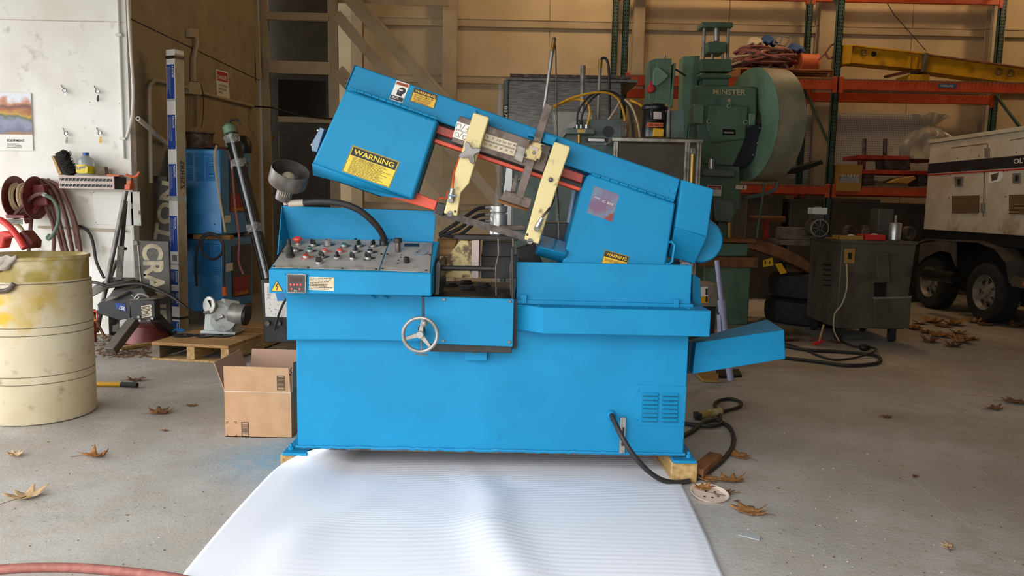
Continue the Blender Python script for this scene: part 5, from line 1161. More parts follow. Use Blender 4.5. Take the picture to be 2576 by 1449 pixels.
o = MB().box((XR - .2, yc + .68, z1t), (XR - .03, yc + .86, z1t + .2)).build('dark_case', 'rack_green', bevel=.01); tag(o, 'dark green grey case on the rear of the chargers', 'case')
for pts, m_, lb in (([(545, 366, 7.9), (540, 400, 7.88), (548, 470, 7.88), (560, 540, 7.88), (567, 585, 7.86)], 'hose_tan', 'tan cable hanging down the front corner of the upper charger'),
                    ([(575, 378, 8.1), (583, 420, 8.1), (592, 520, 8.05), (602, 600, 8.0), (600, 655, 8.0), (612, 690, 8.0)], 'hose_red', 'reddish cable hanging down beside the charger panels'),
                    ([(495, 720, 7.75), (492, 660, 7.75), (500, 610, 7.75), (520, 588, 7.75), (545, 592, 7.75), (560, 615, 7.75), (556, 640, 7.75), (535, 652, 7.75), (512, 640, 7.75), (506, 615, 7.74), (515, 596, 7.74), (540, 590, 7.73), (560, 610, 7.73), (563, 650, 7.73), (562, 690, 7.73), (564, 722, 7.73)], 'hose_black', 'coiled black cable hanging in front of the lower charger')):
    o = MB().tube([at(*p) for p in pts], .0135 if 'black' in lb else .0125, 8).build('charger_cable', m_); tag(o, lb, 'cable')
    if 'coiled' in lb: MB().cyl(at(564, 722, 7.73), at(566, 744, 7.73), .026, n=10).build('connector', 'orange_label', o)
# wrapped bars
wr = thing('wrapped_bars', 'long black bars in clear film leaning beside the chargers', 'bar bundle', atz(700, 800))
A, B = at(577, 322, 7.75), at(706, 838, 7.3); B.z = .035
sd = (B - A).cross(V((0, 1, 0))).normalized()
for i in range(3):
    for j in range(2):
        o_ = sd * (.036 * (i - 1)) + V((0, .04 * j, 0)); MB().beam(A + o_, B + o_, .036, .034).build('bar', 'black_gloss' if i != 1 else 'tape_clear', wr, bevel=.003)
MB().lathe(A + (B - A).normalized() * .06, A - B, [(.06, 0), (.066, .02), (.066, .07), (.04, .1)], 18).build('end_cap', 'press_pale', wr); MB().tube([A - (B - A).normalized() * .03, A + V((.02, 0, .075)), A + V((.09, 0, .08)), A + V((.11, 0, .03))], .011, 8).build('cap_lever', 'dark_steel', wr)
for t_ in (.06, .18, .5, .88):
    rr = random.Random(int(t_ * 100)); c = A.lerp(B, t_); mb = MB()
    mb.lathe(c, (B - A), [(.07, -.04), (.078, -.02), (.072, 0), (.08, .02), (.07, .045)], 14, False); mb.v = [v + V((rr.uniform(-.012, .012), rr.uniform(-.012, .012), rr.uniform(-.012, .012))) for v in mb.v]
    mb.build('film_band', 'plastic_film', wr, smooth=0)
# black cabinet behind the console
bx_ = thing('tester_cabinet', 'black cabinet with spattered white face behind the console', 'cabinet', atz(690, 870))
yt_ = 6.3
MB().slab([(657, 703), (760, 705), (765, 862), (664, 862)], yt_, yt_ + .35).build('case', 'black_paint', bx_, bevel=.006)
fp2 = MB().slab([(665, 712), (757, 714), (760, 799), (668, 797)], yt_ - .006, yt_).build('face_plate', 'paper', bx_, bevel=.001)
MB().slab([(691, 730), (720, 728), (720, 757), (698, 757)], yt_ - .009, yt_ - .006).build('blue_label', 'charger_blue', fp2)
rr = random.Random(5); mb = MB()
for i in range(110):
    c = at(rr.uniform(668, 757), rr.uniform(716, 796), yt_ - .0065); mb.cyl(c, c - V((0, .0006, 0)), rr.uniform(.001, .0035), n=5)
mb.build('paint_spatter', 'ink', fp2, kind='stuff')
for i in range(12): MB().beam(at(672, 722 + i * 2.6, yt_ - .007), at(680 if i % 3 else 684, 722 + i * 2.6, yt_ - .007), .002, .001, (0, -1, 0)).build('scale_mark', 'ink', fp2)
for q in ((676, 812), (704, 812)): c = at(*q, yt_); MB().cyl(c, c - V((0, .04, 0)), .02, n=14).build('terminal', 'worn_steel', bx_)
o = MB().tube([at(727, 740, 6.2), at(712, 765, 6.2), at(700, 795, 6.22), at(690, 830, 6.25)], .01, 8).build('tester_lead', 'hose_black'); tag(o, 'black lead running across the spattered cabinet face', 'lead')

# ================================================================ side wall fittings
def sw(px, py, d=.0): return atx(px, py, XS + d)
jb = thing('wall_conduit', 'cream conduit with junction boxes on the dim side wall', 'conduit', sw(490, 230))
def SWB(q, d, nm): return MB().prism([sw(x, y, d) for x, y in q], (-d, 0, 0)).build(nm, 'conduit', jb, bevel=.008)
SWB([(478, 70), (500, 72), (501, 95), (478, 92)], .05, 'upper_box'); SWB([(478, 205), (510, 208), (508, 240), (478, 236)], .06, 'lower_box')
MB().tube([sw(494, 92, .04), sw(495, 110, .04), sw(488, 150, .04), sw(488, 205, .04)], .022, 10).build('riser', 'conduit', jb)
MB().tube([sw(380, 460, .04), sw(378, 320, .04), sw(377, 230, .04), sw(384, 208, .04), sw(400, 203, .04), sw(478, 222, .04)], .02, 10).build('left_run', 'conduit', jb)
MB().tube([sw(510, 234, .04), sw(560, 247, .04), sw(640, 268, .04)], .018, 10, k=1).build('right_run', 'conduit', jb)
for i in range(3): MB().tube([sw(485 + i * 4, 240, .05), sw(486 + i * 4, 290, .06), sw(484 + i * 5, 320, .06)], .007, 6).build('wire', 'wire_grey', jb)
o = MB().tube([sw(505, 208, .06), sw(511, 240, .07), sw(511, 290, .08), sw(507, 320, .08)], .004, 6).build('thin_wire', 'dark_steel'); tag(o, 'thin dark wire hanging from the wall junction box', 'wire')
o = MB().tube([sw(640, 268, .05), at(690, 272, 10.4), at(740, 287, 10.7), at(800, 296, 10.7), at(860, 300, 10.7)], .012, 6).build('sagging_cable', 'dark_steel'); tag(o, 'dark cable sagging from the side wall toward the stair', 'cable')
ds = MB().prism([sw(*q, .01) for q in ((544, 174), (573, 182), (578, 248), (546, 240))], (-.008, 0, 0)).build('danger_sign', 'paper'); tag(ds, 'small white danger sign with red band on the side wall', 'sign')
MB().prism([sw(*q, .012) for q in ((546, 178), (572, 185), (573, 208), (547, 202))], (-.002, 0, 0)).build('red_band', 'danger_red', ds)
a, b, c = sw(548, 198, .0135), sw(571, 204, .0135), sw(548, 187, .0135); lettering('DANGER', a, b - a, c - a, (b - a).length, (c - a).length, 'paper', ds, bold=.02, out=(.001, 0, 0))
for i, tx in enumerate(('AUTHORIZED', 'PERSONNEL', 'ONLY')):
    a, b, c = sw(550, 216 + i * 9, .0125), sw(573, 222 + i * 9, .0125), sw(550, 210 + i * 9, .0125); lettering(tx, a, b - a, c - a, (b - a).length * (1, .9, .5)[i], (c - a).length, 'grey_iron', ds, out=(.001, 0, 0))

# ================================================================ stair frame, door at the end of the office
yp = 10.9
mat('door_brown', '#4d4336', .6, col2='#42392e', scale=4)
d1 = MB().box((at(672, 400, yp + .12).x, yp + .12, 0), (at(842, 400, yp + .12).x, yp + .2, at(760, 188, yp + .12).z)).build('door_1', 'door_brown', bevel=.004); d1['kind'] = 'structure'
MB().slab([(700, 200), (820, 204), (820, 300), (700, 296)], yp + .115, yp + .125).build('door_pane', 'glass_dark', d1)
MB().slab([(700, 330), (820, 334), (820, 520), (705, 520)], yp + .11, yp + .125).build('door_panel', 'door_brown', d1, bevel=.01)
MB().ball(at(684, 345, yp + .05), .035, 10).build('door_knob', 'brass', d1)
o = MB().box((XS - .3, yp + .2, 0), (at(842, 400, yp + .3).x, yp + .3, 5.9)).build('wall_partition', 'door_brown'); o['kind'] = 'structure'  # partition coloured dark to stand for the shadow between the posts
sf = thing('stair_frame', 'painted timber stair frame with diagonal braces against the back wall', 'stair', (at(835, 300, yp).x, yp, 0))
def SF(a, b, w, d=.05, Y=yp, nm='post'):
    A, B = at(*a, Y), at(*b, Y); 
    if B.z < 0: A_, B_ = A, A + (B - A) * (A.z / (A.z - B.z)); A, B = A_, B_
    return MB().beam(A, B, d, w * Y / FPX, V((0, 1, 0)).cross(B - A)).build(nm, 'timber_paint', sf, bevel=.004)
SF((663, -40), (684, 900), 20); SF((836, -40), (850, 900), 24)
SF((668, 40), (828, 44), 18, .06, yp - .03, 'beam'); SF((676, 168), (832, 173), 30, .06, yp - .03, 'beam'); SF((690, -6), (1130, 8), 16, .06, yp + .35, 'beam'); SF((700, 300), (830, 303), 14, .05, yp, 'beam')
SF((846, 36), (1262, 522), 26, .05, yp - .06, 'brace'); SF((866, -15), (1292, 452), 26, .05, yp - .02, 'brace'); SF((890, -15), (1316, 452), 8, .09, yp + .02, 'brace'); SF((850, 178), (1150, 515), 34, .05, yp - .1, 'brace')
SF((640, -30), (652, 200), 12, .04, 10.75, 'conduit_pipe')

# ================================================================ centre background
# film-wrapped crate
yk_ = 9.6
wc = thing('wrapped_crate', 'tall film-wrapped machine crate with flat lid behind the saw head', 'crate', (at(1425, 400, yk_).x, yk_ + .4, 0))
def toz(pts, Y0): return pts
x0, x1 = at(1277, 300, yk_).x, at(1560, 300, yk_).x; zt_ = at(1420, 205, yk_).z
MB().box((x0, yk_, 0), (x1, yk_ + .9, zt_)).build('wrapped_body', 'wrap_dark', wc, bevel=.01)
MB().box((x0 - .03, yk_ - .03, zt_), (x1 + .2, yk_ + .93, zt_ + .035)).build('lid', 'grey_iron', wc, bevel=.004); MB().box((x0 + .02, yk_ - .05, zt_ + .035), (x1 + .1, yk_ + .95, zt_ + .075)).build('lid_board', 'worn_steel', wc, bevel=.004)
MB().box((x0 - .06, yk_ - .02, .1), (x0, yk_ + .08, zt_)).build('corner_post', 'grey_green', wc, bevel=.004)
rr = random.Random(11); mb = MB()
for i in range(46):
    z = rr.uniform(.4, zt_ - .05); dz = rr.uniform(-.25, .25); mb.beam((x0 - .07, yk_ - .012, z), (x1 + .01, yk_ - .012, z + dz if .2 < z + dz < zt_ else z), .004, rr.choice((.003, .006, .015)), (0, -1, 0))
mb.build('film_folds', 'plastic_film', wc, kind='stuff')
MB().tube([(x0 - .1, yk_ - .04, z) for z in (.2, .8, 1.4, 1.8, zt_ - .05)], lambda t: .04 + .02 * sin(t * 17), 9).build('film_column', 'plastic_film', wc)
a, b, c = at(1276, 268, yk_ - .03), at(1276, 300, yk_ - .03), at(1286, 268, yk_ - .03)
st_ = MB().slab([(1266, 264), (1277, 264), (1277, 304), (1266, 304)], yk_ - .03, yk_ - .02).build('number_plate', 'ink', wc); lettering('8879', at(1268, 266, yk_ - .032), at(1268, 302, yk_) - at(1268, 266, yk_), (1, 0, 0), .17, .045, 'paper', st_, bold=.02, out=(0, -.002, 0))
# steel rods standing up
def rod(pts, r, m_, lb, cat='rod'):
    o = MB().tube([at(*p) for p in pts], r, 10, k=1).build('upright_rod', m_); tag(o, lb, cat); return o
t = thing('air_wand', 'tall leaning steel wand with wire behind the saw head', 'rod', at(1355, 420, 6.6))
MB().cyl(at(1392, 108, 6.6), at(1352, 400, 6.6), .0155, n=12).build('tube', 'bright_steel', t); MB().cyl(at(1389, 130, 6.6), at(1394, 100, 6.6), .02, n=10).build('coupling', 'brass', t); MB().ball(at(1394, 99, 6.6), .02, 8).build('tip', 'grey_iron', t)
MB().tube([at(1395, 100, 6.6), at(1398, 130, 6.6), at(1400, 250, 6.6), at(1402, 380, 6.6)], .006, 6).build('wire', 'worn_steel', t)
rod([(1467, 165, 7.4), (1462, 420, 7.4)], .026, 'grey_iron', 'short thick grey pipe standing right of the steel wand', 'pipe')
t = thing('hose_pole', 'grey pole with hose looped over its top behind the green machine', 'pole', at(1500, 420, 7.4))
MB().cyl(at(1510, 160, 7.4), at(1499, 420, 7.4), .017, n=10).build('pole', 'wire_grey', t); MB().cyl(at(1511, 150, 7.4), at(1509, 172, 7.4), .021, n=10).build('coupling', 'brass', t)
MB().tube([at(1511, 152, 7.4), at(1517, 146, 7.4), at(1526, 150, 7.4), at(1531, 170, 7.4), at(1533, 220, 7.4), at(1534, 300, 7.4)], .013, 8).build('hose', 'hose_black', t)
# grey-green hydraulic machine
yg = 6.7
gm = thing('hydraulic_machine', 'grey-green hydraulic machine with hoses behind the saw', 'machine', (at(1430, 600, yg).x, yg + .3, 0))
def GM(q, Y0, Y1, nm, m_='grey_green', bev=.008): return MB().slab(q, Y0, Y1).build(nm, m_, gm, bevel=bev)
GM([(1448, 304), (1458, 300), (1570, 298), (1572, 350), (1562, 640), (1400, 640), (1398, 370)], yg, yg + .6, 'frame')
GM([(1286, 420), (1402, 415), (1402, 690), (1288, 690)], yg + .3, yg + .8, 'column')
MB().box((at(1290, 600, yg + .2).x, yg + .1, 0), (at(1560, 600, yg).x, yg + .9, .45)).build('base', 'grey_green', gm, bevel=.01)
GM([(1392, 280), (1490, 282), (1495, 345), (1400, 345)], yg + .65, yg + .9, 'rear_head', 'panel_grey')
GM([(1403, 345), (1420, 320), (1450, 300), (1460, 310), (1425, 335), (1412, 352)], yg - .03, yg, 'curved_rib', 'panel_grey', .004)
c = at(1529, 331, yg); MB().cyl(c, c - V((0, .012, 0)), .047, n=24).build('bore', 'black', gm)
GM([(1565, 303), (1577, 304), (1577, 345), (1565, 345)], yg - .05, yg + .1, 'edge_plate', 'worn_steel', .003)
mf = GM([(1426, 322), (1496, 323), (1497, 338), (1426, 336)], yg - .12, yg - .02, 'manifold')
MB().slab([(1452, 325), (1473, 325), (1473, 334), (1452, 334)], yg - .123, yg - .12).build('name_plate', 'brass', mf)
MB().cyl(at(1457, 337, yg - .07), at(1457, 360, yg - .07), .016, n=10).build('outlet_pipe', 'brass', mf)
for q in (1452, 1462, 1476): MB().cyl(at(q, 323, yg - .07), at(q, 314, yg - .07), .012 if q < 1470 else .018, n=8).build('fitting', 'bright_steel', mf)
for pts, m_ in (([(1452, 316), (1455, 280), (1480, 245), (1515, 228), (1552, 236), (1578, 265), (1588, 310), (1592, 350)], 'hose_black'), ([(1462, 316), (1466, 285), (1490, 248), (1520, 231), (1556, 242), (1582, 272), (1592, 310), (1596, 350)], 'hose_black'), ([(1477, 314), (1484, 285), (1480, 265), (1468, 254), (1450, 250), (1420, 258), (1392, 272)], 'yellow_cable'), ([(1392, 268), (1440, 246), (1490, 234), (1530, 234), (1555, 250), (1568, 280), (1572, 305)], 'yellow_cable'), ([(1585, 252), (1600, 258), (1615, 268), (1624, 290)], 'yellow_cable'), ([(1572, 250), (1590, 270), (1604, 310), (1610, 345)], 'hose_tan'), ([(1560, 255), (1545, 280), (1530, 302)], 'hose_tan')):
    MB().tube([at(x, y, yg - .07 - .03 * sin(i)) for i, (x, y) in enumerate(pts)], .0085 if m_ != 'yellow_cable' else .01, 8).build('hose', m_, gm)
# parts seen through the saw opening
MB().lathe(at(1299, 437, yg + .28), (0, -1, 0), [(.07, 0), (.06, .01), (.05, .01), (.05, 0)], 24, False).build('dial_ring', 'panel_grey', gm)
MB().slab([(1268, 478), (1276, 400), (1290, 400), (1286, 580), (1270, 580)], yg - .3, yg - .2).build('guide_strip', 'bright_steel', gm, bevel=.003)
# aluminium frame with motor
ya = 6.2
af = thing('aluminium_frame', 'aluminium extrusion frame with dark panel behind the saw beam', 'frame', (at(1655, 500, ya).x, ya + .3, 0))
def AF(q, Y0, Y1, nm, m_='aluminium', bev=.003): return MB().slab(q, Y0, Y1).build(nm, m_, af, bevel=bev)
AF([(1540, 346), (1769, 351), (1769, 359), (1540, 355)], ya, ya + .6, 'top_rail')
for xa in (1544, 1724, 1754):
    A = at(xa + 5, 356, ya + .02); MB().box((A.x - .018, ya, 0), (A.x + .018, ya + .036, A.z)).build('post', 'aluminium', af, bevel=.003); MB().box((A.x - .004, ya - .002, 0), (A.x + .004, ya + .001, A.z - .01)).build('slot', 'worn_steel', af)
A, B = at(1556, 361, ya + .02), at(1724, 361, ya + .02); MB().box((A.x, ya + .015, .3), (B.x, ya + .025, A.z)).build('dark_panel', 'door_brown', af)
MB().cyl(at(1743, 388, ya), at(1740, 470, ya), .018, n=12).build('actuator', 'brass', af); AF([(1738, 372), (1750, 372), (1750, 388), (1738, 388)], ya - .02, ya + .03, 'actuator_head', 'grey_iron')
AF([(1474, 346), (1530, 348), (1530, 358), (1474, 357)], ya - .02, ya + .02, 'level', 'dark_steel'); AF([(1480, 348), (1521, 349.5), (1521, 356), (1480, 355)], ya - .023, ya - .02, 'level_tube', 'paper')
em = thing('electric_motor', 'black upright electric motor with orange 220 VOLTS label', 'motor', at(1645, 346, 6.45))
c = at(1645, 346, 6.45); hM = at(1645, 262, 6.45).z - c.z; rM = 31 * 6.45 / FPX
MB().lathe(c, (0, 0, 1), [(rM, 0), (rM, hM * .82), (rM * .97, hM * .84)], 30).build('shell', 'black_gloss', em, bevel=.002)
MB().lathe(c, (0, 0, 1), [(rM * 1.06, hM * .82), (rM * 1.08, hM * .9), (rM * .95, hM * .98), (rM * .3, hM)], 30).build('end_bell', 'black', em, bevel=.002)
tb = MB().slab([(1636, 274), (1672, 276), (1671, 302), (1638, 302)], 6.28, 6.38).build('terminal_box', 'black_gloss', em, bevel=.006)
MB().slab([(1644, 281), (1664, 282), (1664, 299), (1644, 299)], 6.277, 6.28).build('rating_plate', 'bin_pink', tb)
vl = MB().slab([(1629, 308), (1668, 309), (1668, 320), (1629, 319)], 6.322, 6.36).build('voltage_label', 'orange_label', em)
px_letters('220 VOLTS', (1632, 317), (1666, 318), (1632, 311), 6.321, 'ink', vl, bold=.02)
MB().slab([(1645, 322), (1670, 323), (1669, 344), (1643, 343)], 6.322, 6.36).build('yellow_label', 'sign_yellow', em, bevel=.004)
for q, m_, lb in (([(1676, 268), (1686, 268), (1686, 346), (1676, 346)], 'aluminium', 'upright aluminium bar right of the black motor'), ([(1688, 277), (1722, 276), (1722, 347), (1688, 347)], 'grey_green', 'upright grey plate right of the aluminium bar')):
    o = MB().slab(q, 6.4, 6.5).build('upright_plate', m_, bevel=.004); tag(o, lb, 'plate')
    o.location.z += 0
# ================================================================ green power press
yq = 8.8
pr = thing('power_press', 'large green power press with gold lettering and big flywheel', 'press', (at(1830, 700, yq).x, yq + .6, 0))
def PR(q, Y0, Y1, nm, m_='press_green', bev=.012, par=None): return MB().slab(q, Y0, Y1).build(nm, m_, par or pr, bevel=bev)
cs = PR([(1752, 214), (1905, 218), (1903, 316), (1878, 323), (1872, 360), (1846, 418), (1770, 412), (1754, 350)], yq, yq + .8, 'crown', bev=.02)
cv = PR([(1782, 262), (1884, 266), (1876, 350), (1790, 360), (1776, 320)], yq - .04, yq, 'crown_cover', bev=.02)
px_letters('MINSTER', (1793, 238), (1875, 240), (1793, 224), yq - .002, 'gold', pr, bold=.015, out=.012); px_letters('4', (1827, 258), (1837, 259), (1827, 247), yq - .002, 'gold', pr, bold=.015, out=.012)
for q in ((1833, 267), (1782, 306), (1874, 308)): c = at(*q, yq - .04); MB().lathe(c, (0, -1, 0), [(.03, 0), (.03, .02), (.018, .025)], 14).build('bolt', 'press_pale', pr); MB().cyl(c - V((0, .025, 0)), c - V((0, .027, 0)), .012, n=8).build('bolt_socket', 'ink', pr)
np_ = PR([(1818, 324), (1850, 326), (1850, 340), (1818, 340)], yq - .055, yq - .04, 'name_plate', 'black_gloss', .003); MB().slab([(1822, 331), (1846, 332), (1846, 336), (1822, 335)], yq - .057, yq - .055).build('plate_print', 'sign_letter', np_)
PR([(1744, 262), (1772, 264), (1770, 312), (1744, 310)], yq - .08, yq + .2, 'left_bearing', 'press_pale'); PR([(1885, 285), (1902, 286), (1900, 316), (1884, 316)], yq - .06, yq + .2, 'right_bearing', 'press_pale')
PR([(1762, 148), (1842, 148), (1842, 180), (1764, 180)], yq + .1, yq + .5, 'upper_block'); PR([(1760, 182), (1843, 184), (1843, 197), (1760, 197)], yq + .05, yq + .45, 'air_tank', bev=.03); PR([(1768, 197), (1834, 198), (1834, 216), (1768, 216)], yq + .1, yq + .5, 'lower_block')
PR([(1765, 54), (1845, 55), (1845, 68), (1766, 67)], yq + .15, yq + .4, 'yoke')
for x in (1772, 1833): MB().cyl(at(x, 67, yq + .25), at(x - 3, 150, yq + .25), .02, n=12).build('guide_rod', 'steel', pr)
MB().cyl(at(1803, 66, yq + .25), at(1803, 104, yq + .25), .034, n=14).build('ram', 'bright_steel', pr); PR([(1780, 104), (1828, 104), (1827, 132), (1780, 132)], yq + .1, yq + .4, 'ram_block')
for x in (1792, 1818): MB().cyl(at(x, 130, yq + .2), at(x, 150, yq + .2), .016, n=10).build('ram_pin', 'steel', pr)
# frame cheeks on the left
PR([(1718, 142), (1748, 140), (1728, 350), (1712, 346)], yq + .3, yq + .5, 'left_cheek', 'press_pale', .006); PR([(1746, 140), (1761, 140), (1742, 352), (1730, 350)], yq + .28, yq + .6, 'cheek_edge', 'press_green', .006)
# flywheel
fa = V((.975, .22, 0)).normalized(); fc = at(1882, 315, yq + .15); R = 138 * (yq + .1) / FPX
fw = MB().lathe(fc, fa, [(.1, .1), (R * .55, .12), (R * .86, .08), (R * .88, 0), (R, 0), (R * 1.0, .33), (R * .93, .36), (R * .5, .34), (.05, .34)], 64).build('flywheel', 'flywheel_rim', pr, smooth=30)
MB().lathe(fc, fa, [(R * .3, .06), (R * .88, -.002), (R * 1.0, -.004), (R * 1.0, .004), (R * .5, .06)], 64, False).build('flywheel_face', 'press_pale', fw, smooth=25)
gd = [(1876, 322), (1916, 310), (1914, 350), (1898, 395), (1872, 420), (1846, 418)]
PR(gd, yq + .02, yq + .04, 'belt_guard', 'navy', .003)
for q in ((1911, 322), (1905, 360), (1894, 390)): c = at(*q, yq + .02); MB().cyl(c, c - V((0, .01, 0)), .009, n=8).build('guard_screw', 'bright_steel', pr)
# lower frame
PR([(1762, 410), (1862, 416), (1864, 520), (1850, 545), (1846, 600), (1760, 600)], yq + .05, yq + .7, 'throat', bev=.02)
MB().cyl(at(1790, 400, yq), at(1790, 428, yq), .04, n=14).build('slide_screw', 'bright_steel', pr); PR([(1770, 424), (1850, 428), (1850, 445), (1770, 442)], yq - .1, yq + .2, 'slide', 'grey_green')
PR([(1795, 500), (1846, 503), (1850, 540), (1838, 560), (1800, 556)], yq - .08, yq + .1, 'slide_foot', 'grey_green'); 
for x in (1800, 1835): MB().cyl(at(x, 548, yq - .02), at(x, 600, yq - .02), .03, n=12).build('die_post', 'brass' if x > 1820 else 'dark_steel', pr)
PR([(1740, 597), (1902, 602), (1902, 612), (1740, 608)], yq - .25, yq + .5, 'bolster', 'rust', .006)
PR([(1760, 610), (1885, 613), (1880, 645), (1765, 645)], yq - .2, yq + .4, 'bed', 'press_green')
MB().box((at(1745, 700, yq).x, yq - .3, at(1800, 672, yq - .3).z), (at(1884, 700, yq).x, yq + .5, at(1800, 646, yq - .3).z)).build('table', 'rust', pr, bevel=.006)
MB().box((at(1760, 700, yq).x, yq - .2, 0), (at(1874, 700, yq).x, yq + .5, at(1800, 672, yq - .3).z)).build('pedestal', 'press_green', pr, bevel=.01)
dg = PR([(1780, 465), (1816, 466), (1814, 494), (1780, 492)], yq + .03, yq + .05, 'danger_label', 'paper', .001); MB().slab([(1782, 467), (1814, 468), (1814, 477), (1782, 476)], yq + .028, yq + .03).build('label_band', 'danger_red', dg); px_letters('DANGER', (1789, 475), (1808, 475.5), (1789, 470), yq + .027, 'paper', dg)
al = PR([(1852, 465), (1879, 466), (1878, 477), (1851, 476)], yq + .0, yq + .02, 'arrow_label', 'paper_tan', .001); MB().add(pp([(1869, 467), (1871, 467), (1871, 471), (1873, 471), (1870, 475), (1867, 471), (1869, 471)], yq - .002), [tuple(range(7))]).build('arrow', 'ink', al)
# control box left of the press
yx = 8.4
cbx = thing('press_control_box', 'green upright control box with cam lever and red button', 'control box', (at(1665, 600, yx).x, yx + .15, 0))
def CB(q, Y0, Y1, nm, m_='press_green', bev=.006): return MB().slab(q, Y0, Y1).build(nm, m_, cbx, bevel=bev)
CB([(1652, 147), (1690, 147), (1685, 330), (1648, 330)], yx, yx + .3, 'box'); CB([(1635, 152), (1653, 146), (1649, 330), (1630, 330)], yx + .02, yx + .3, 'side_cover')
MB().box((at(1640, 300, yx).x, yx + .02, 0), (at(1685, 300, yx).x, yx + .28, at(1660, 330, yx).z)).build('stand', 'press_green', cbx, bevel=.006)
CB([(1696, 157), (1701, 157), (1692, 270), (1685, 270)], yx, yx + .25, 'rear_strip')
CB([(1643, 178), (1650, 168), (1658, 168), (1681, 188), (1680, 195), (1660, 212), (1652, 216), (1642, 212)], yx - .03, yx, 'cam_plate', 'press_pale', .008)
CB([(1636, 205), (1646, 203), (1646, 213), (1634, 218)], yx - .02, yx, 'red_flag', 'danger_red', .002)
c = at(1637, 224, yx); MB().lathe(c + V((0, .02, 0)), (0, -1, 0), [(.045, 0), (.045, .03), (.035, .045), (.012, .048)], 20).build('stop_button', 'red_tool', cbx); MB().cyl(at(1672, 146, yx + .1), at(1672, 140, yx + .1), .015, n=8).build('top_bolt', 'steel', cbx)
MB().tube([at(1701, 175, yx + .1), at(1712, 182, yx + .2), at(1724, 190, yx + .4)], .012, 6).build('conduit', 'rack_green', cbx)

# ================================================================ pallet rack
yf, yr_ = 10.8, 11.95
xp = [at(1573, 100, yf).x, at(2112, 100, yf).x, at(2648, 100, yf).x]
z1 = at(2110, 214, yf).z; z2 = at(2110, -8, yr_).z; z0 = at(2200, 481, yf).z
rk = thing('pallet_rack', 'tall green pallet rack with orange beams along the back wall', 'rack', (xp[1], yf + .5, 0))
hole = None
for x in xp:
    for Y in (yf, yr_):
        po = MB().box((x - .042, Y, 0), (x + .042, Y + .012, 5.6)).box((x - .042, Y, 0), (x - .034, Y + .08, 5.6)).box((x + .034, Y, 0), (x + .042, Y + .08, 5.6)).build('upright', 'rack_green', rk)
        mb = MB()
        for i in range(108):
            z = .1 + i * .05
            for dx in (-.018, .018): mb.add([V((x + dx - .008, Y - .001, z + .012)), V((x + dx - .004, Y - .001, z - .012)), V((x + dx + .004, Y - .001, z - .012)), V((x + dx + .008, Y - .001, z + .012))], [(0, 1, 2, 3)])
        mb.build('slot_row', 'glass_dark', po, kind='stuff')
    for i in range(6):
        za = .3 + i * .95; zb2 = za + (.5 if i % 2 else .95)
        MB().beam((x, yf + .06, za), (x, yr_ + .02, zb2 if i % 2 == 0 else za + .05), .03, .035).build('brace', 'rack_green', rk)
def rbeam(x0, x1, Y, z, h=.14):
    b = MB().box((x0 + .045, Y - .03, z - h / 2), (x1 - .045, Y + .03, z + h / 2)).build('beam', 'rack_orange', rk, bevel=.006)
    for xx in (x0 + .045, x1 - .045): MB().box((xx - .028, Y - .04, z - h * .85), (xx + .028, Y + .0, z + h * .75)).build('connector', 'rack_orange', b, bevel=.004)
for i in range(2):
    for z in (z1, z2):
        for Y in (yf - .02, yr_ + .03): rbeam(xp[i], xp[i + 1], Y, z)
    for Y in (yf - .02, yr_ + .03): rbeam(xp[i], xp[i + 1], Y, z0, .12)
    for z in (z0 - .01, z1, z2):
        mb = MB(); n = 52
        for k in range(n):
            x = xp[i] + .08 + (xp[i + 1] - xp[i] - .16) * k / (n - 1); mb.beam((x, yf - .06, z + .08), (x, yr_ + .06, z + .08), .006, .006).beam((x, yf - .058, z + .08), (x, yf - .058, z + .045), .006, .006, (0, 1, 0))
        for k in range(9): Y = yf - .05 + (yr_ - yf + .1) * k / 8; mb.beam((xp[i] + .06, Y, z + .074), (xp[i + 1] - .06, Y, z + .074), .006, .006)
        mb.build('wire_deck', 'wire_grey', rk, kind='stuff')
lb2 = MB().box((at(2360, 215, yf - .05).x, yf - .056, at(2360, 222, yf).z), (at(2406, 215, yf - .05).x, yf - .05, at(2360, 211, yf).z)).build('capacity_label', 'strap_blue', rk)
px_letters('OVERLOAD', (2366, 218), (2398, 219), (2366, 213), yf - .057, 'paper', lb2)
zd = z1 + .085
# things on the rack
def rpallet(x0, x1, Y0, Y1, z, lb):
    t = thing('rack_pallet', lb, 'pallet', ((x0 + x1) / 2, (Y0 + Y1) / 2, z))
    for x in (x0, (x0 + x1) / 2 - .02, x1 - .04): MB().box((x, Y0, z + .02), (x + .04, Y1, z + .11)).build('stringer', 'rack_wood', t, bevel=.003)
    n = 6
    for k in range(n):
        y = Y0 + (Y1 - Y0 - .12) * k / (n - 1); MB().box((x0, y, z + .11), (x1, y + .12, z + .13)).build('deck_board', 'rack_wood', t, bevel=.002)
    for k in range(3):
        y = Y0 + (Y1 - Y0 - .1) * k / 2; MB().box((x0, y, z), (x1, y + .1, z + .02)).build('bottom_board', 'rack_wood', t, bevel=.002)
xa, xb = at(1852, 175, yf + .1).x, at(2098, 180, yf + .1).x
rpallet(xa, xb, yf + .02, yf + 1.05, zd, 'wooden pallet with tangled hoses on the orange rack')
zh = zd + .135; rr = random.Random(17)
hm = ['hose_red', 'hose_brown', 'hose_red', 'hose_red', 'hose_brown', 'hose_red', 'hose_tan']
hl = ['tangled red hose, front of the heap on the rack pallet', 'brown hose winding through the heap on the rack pallet', 'red hose topmost on the heap on the rack pallet', 'red hose at left of the heap on the rack pallet', 'brown hose at right of the heap on the rack pallet', 'red hose at the back of the heap on the rack pallet', 'tan hose end sticking out of the hose heap']
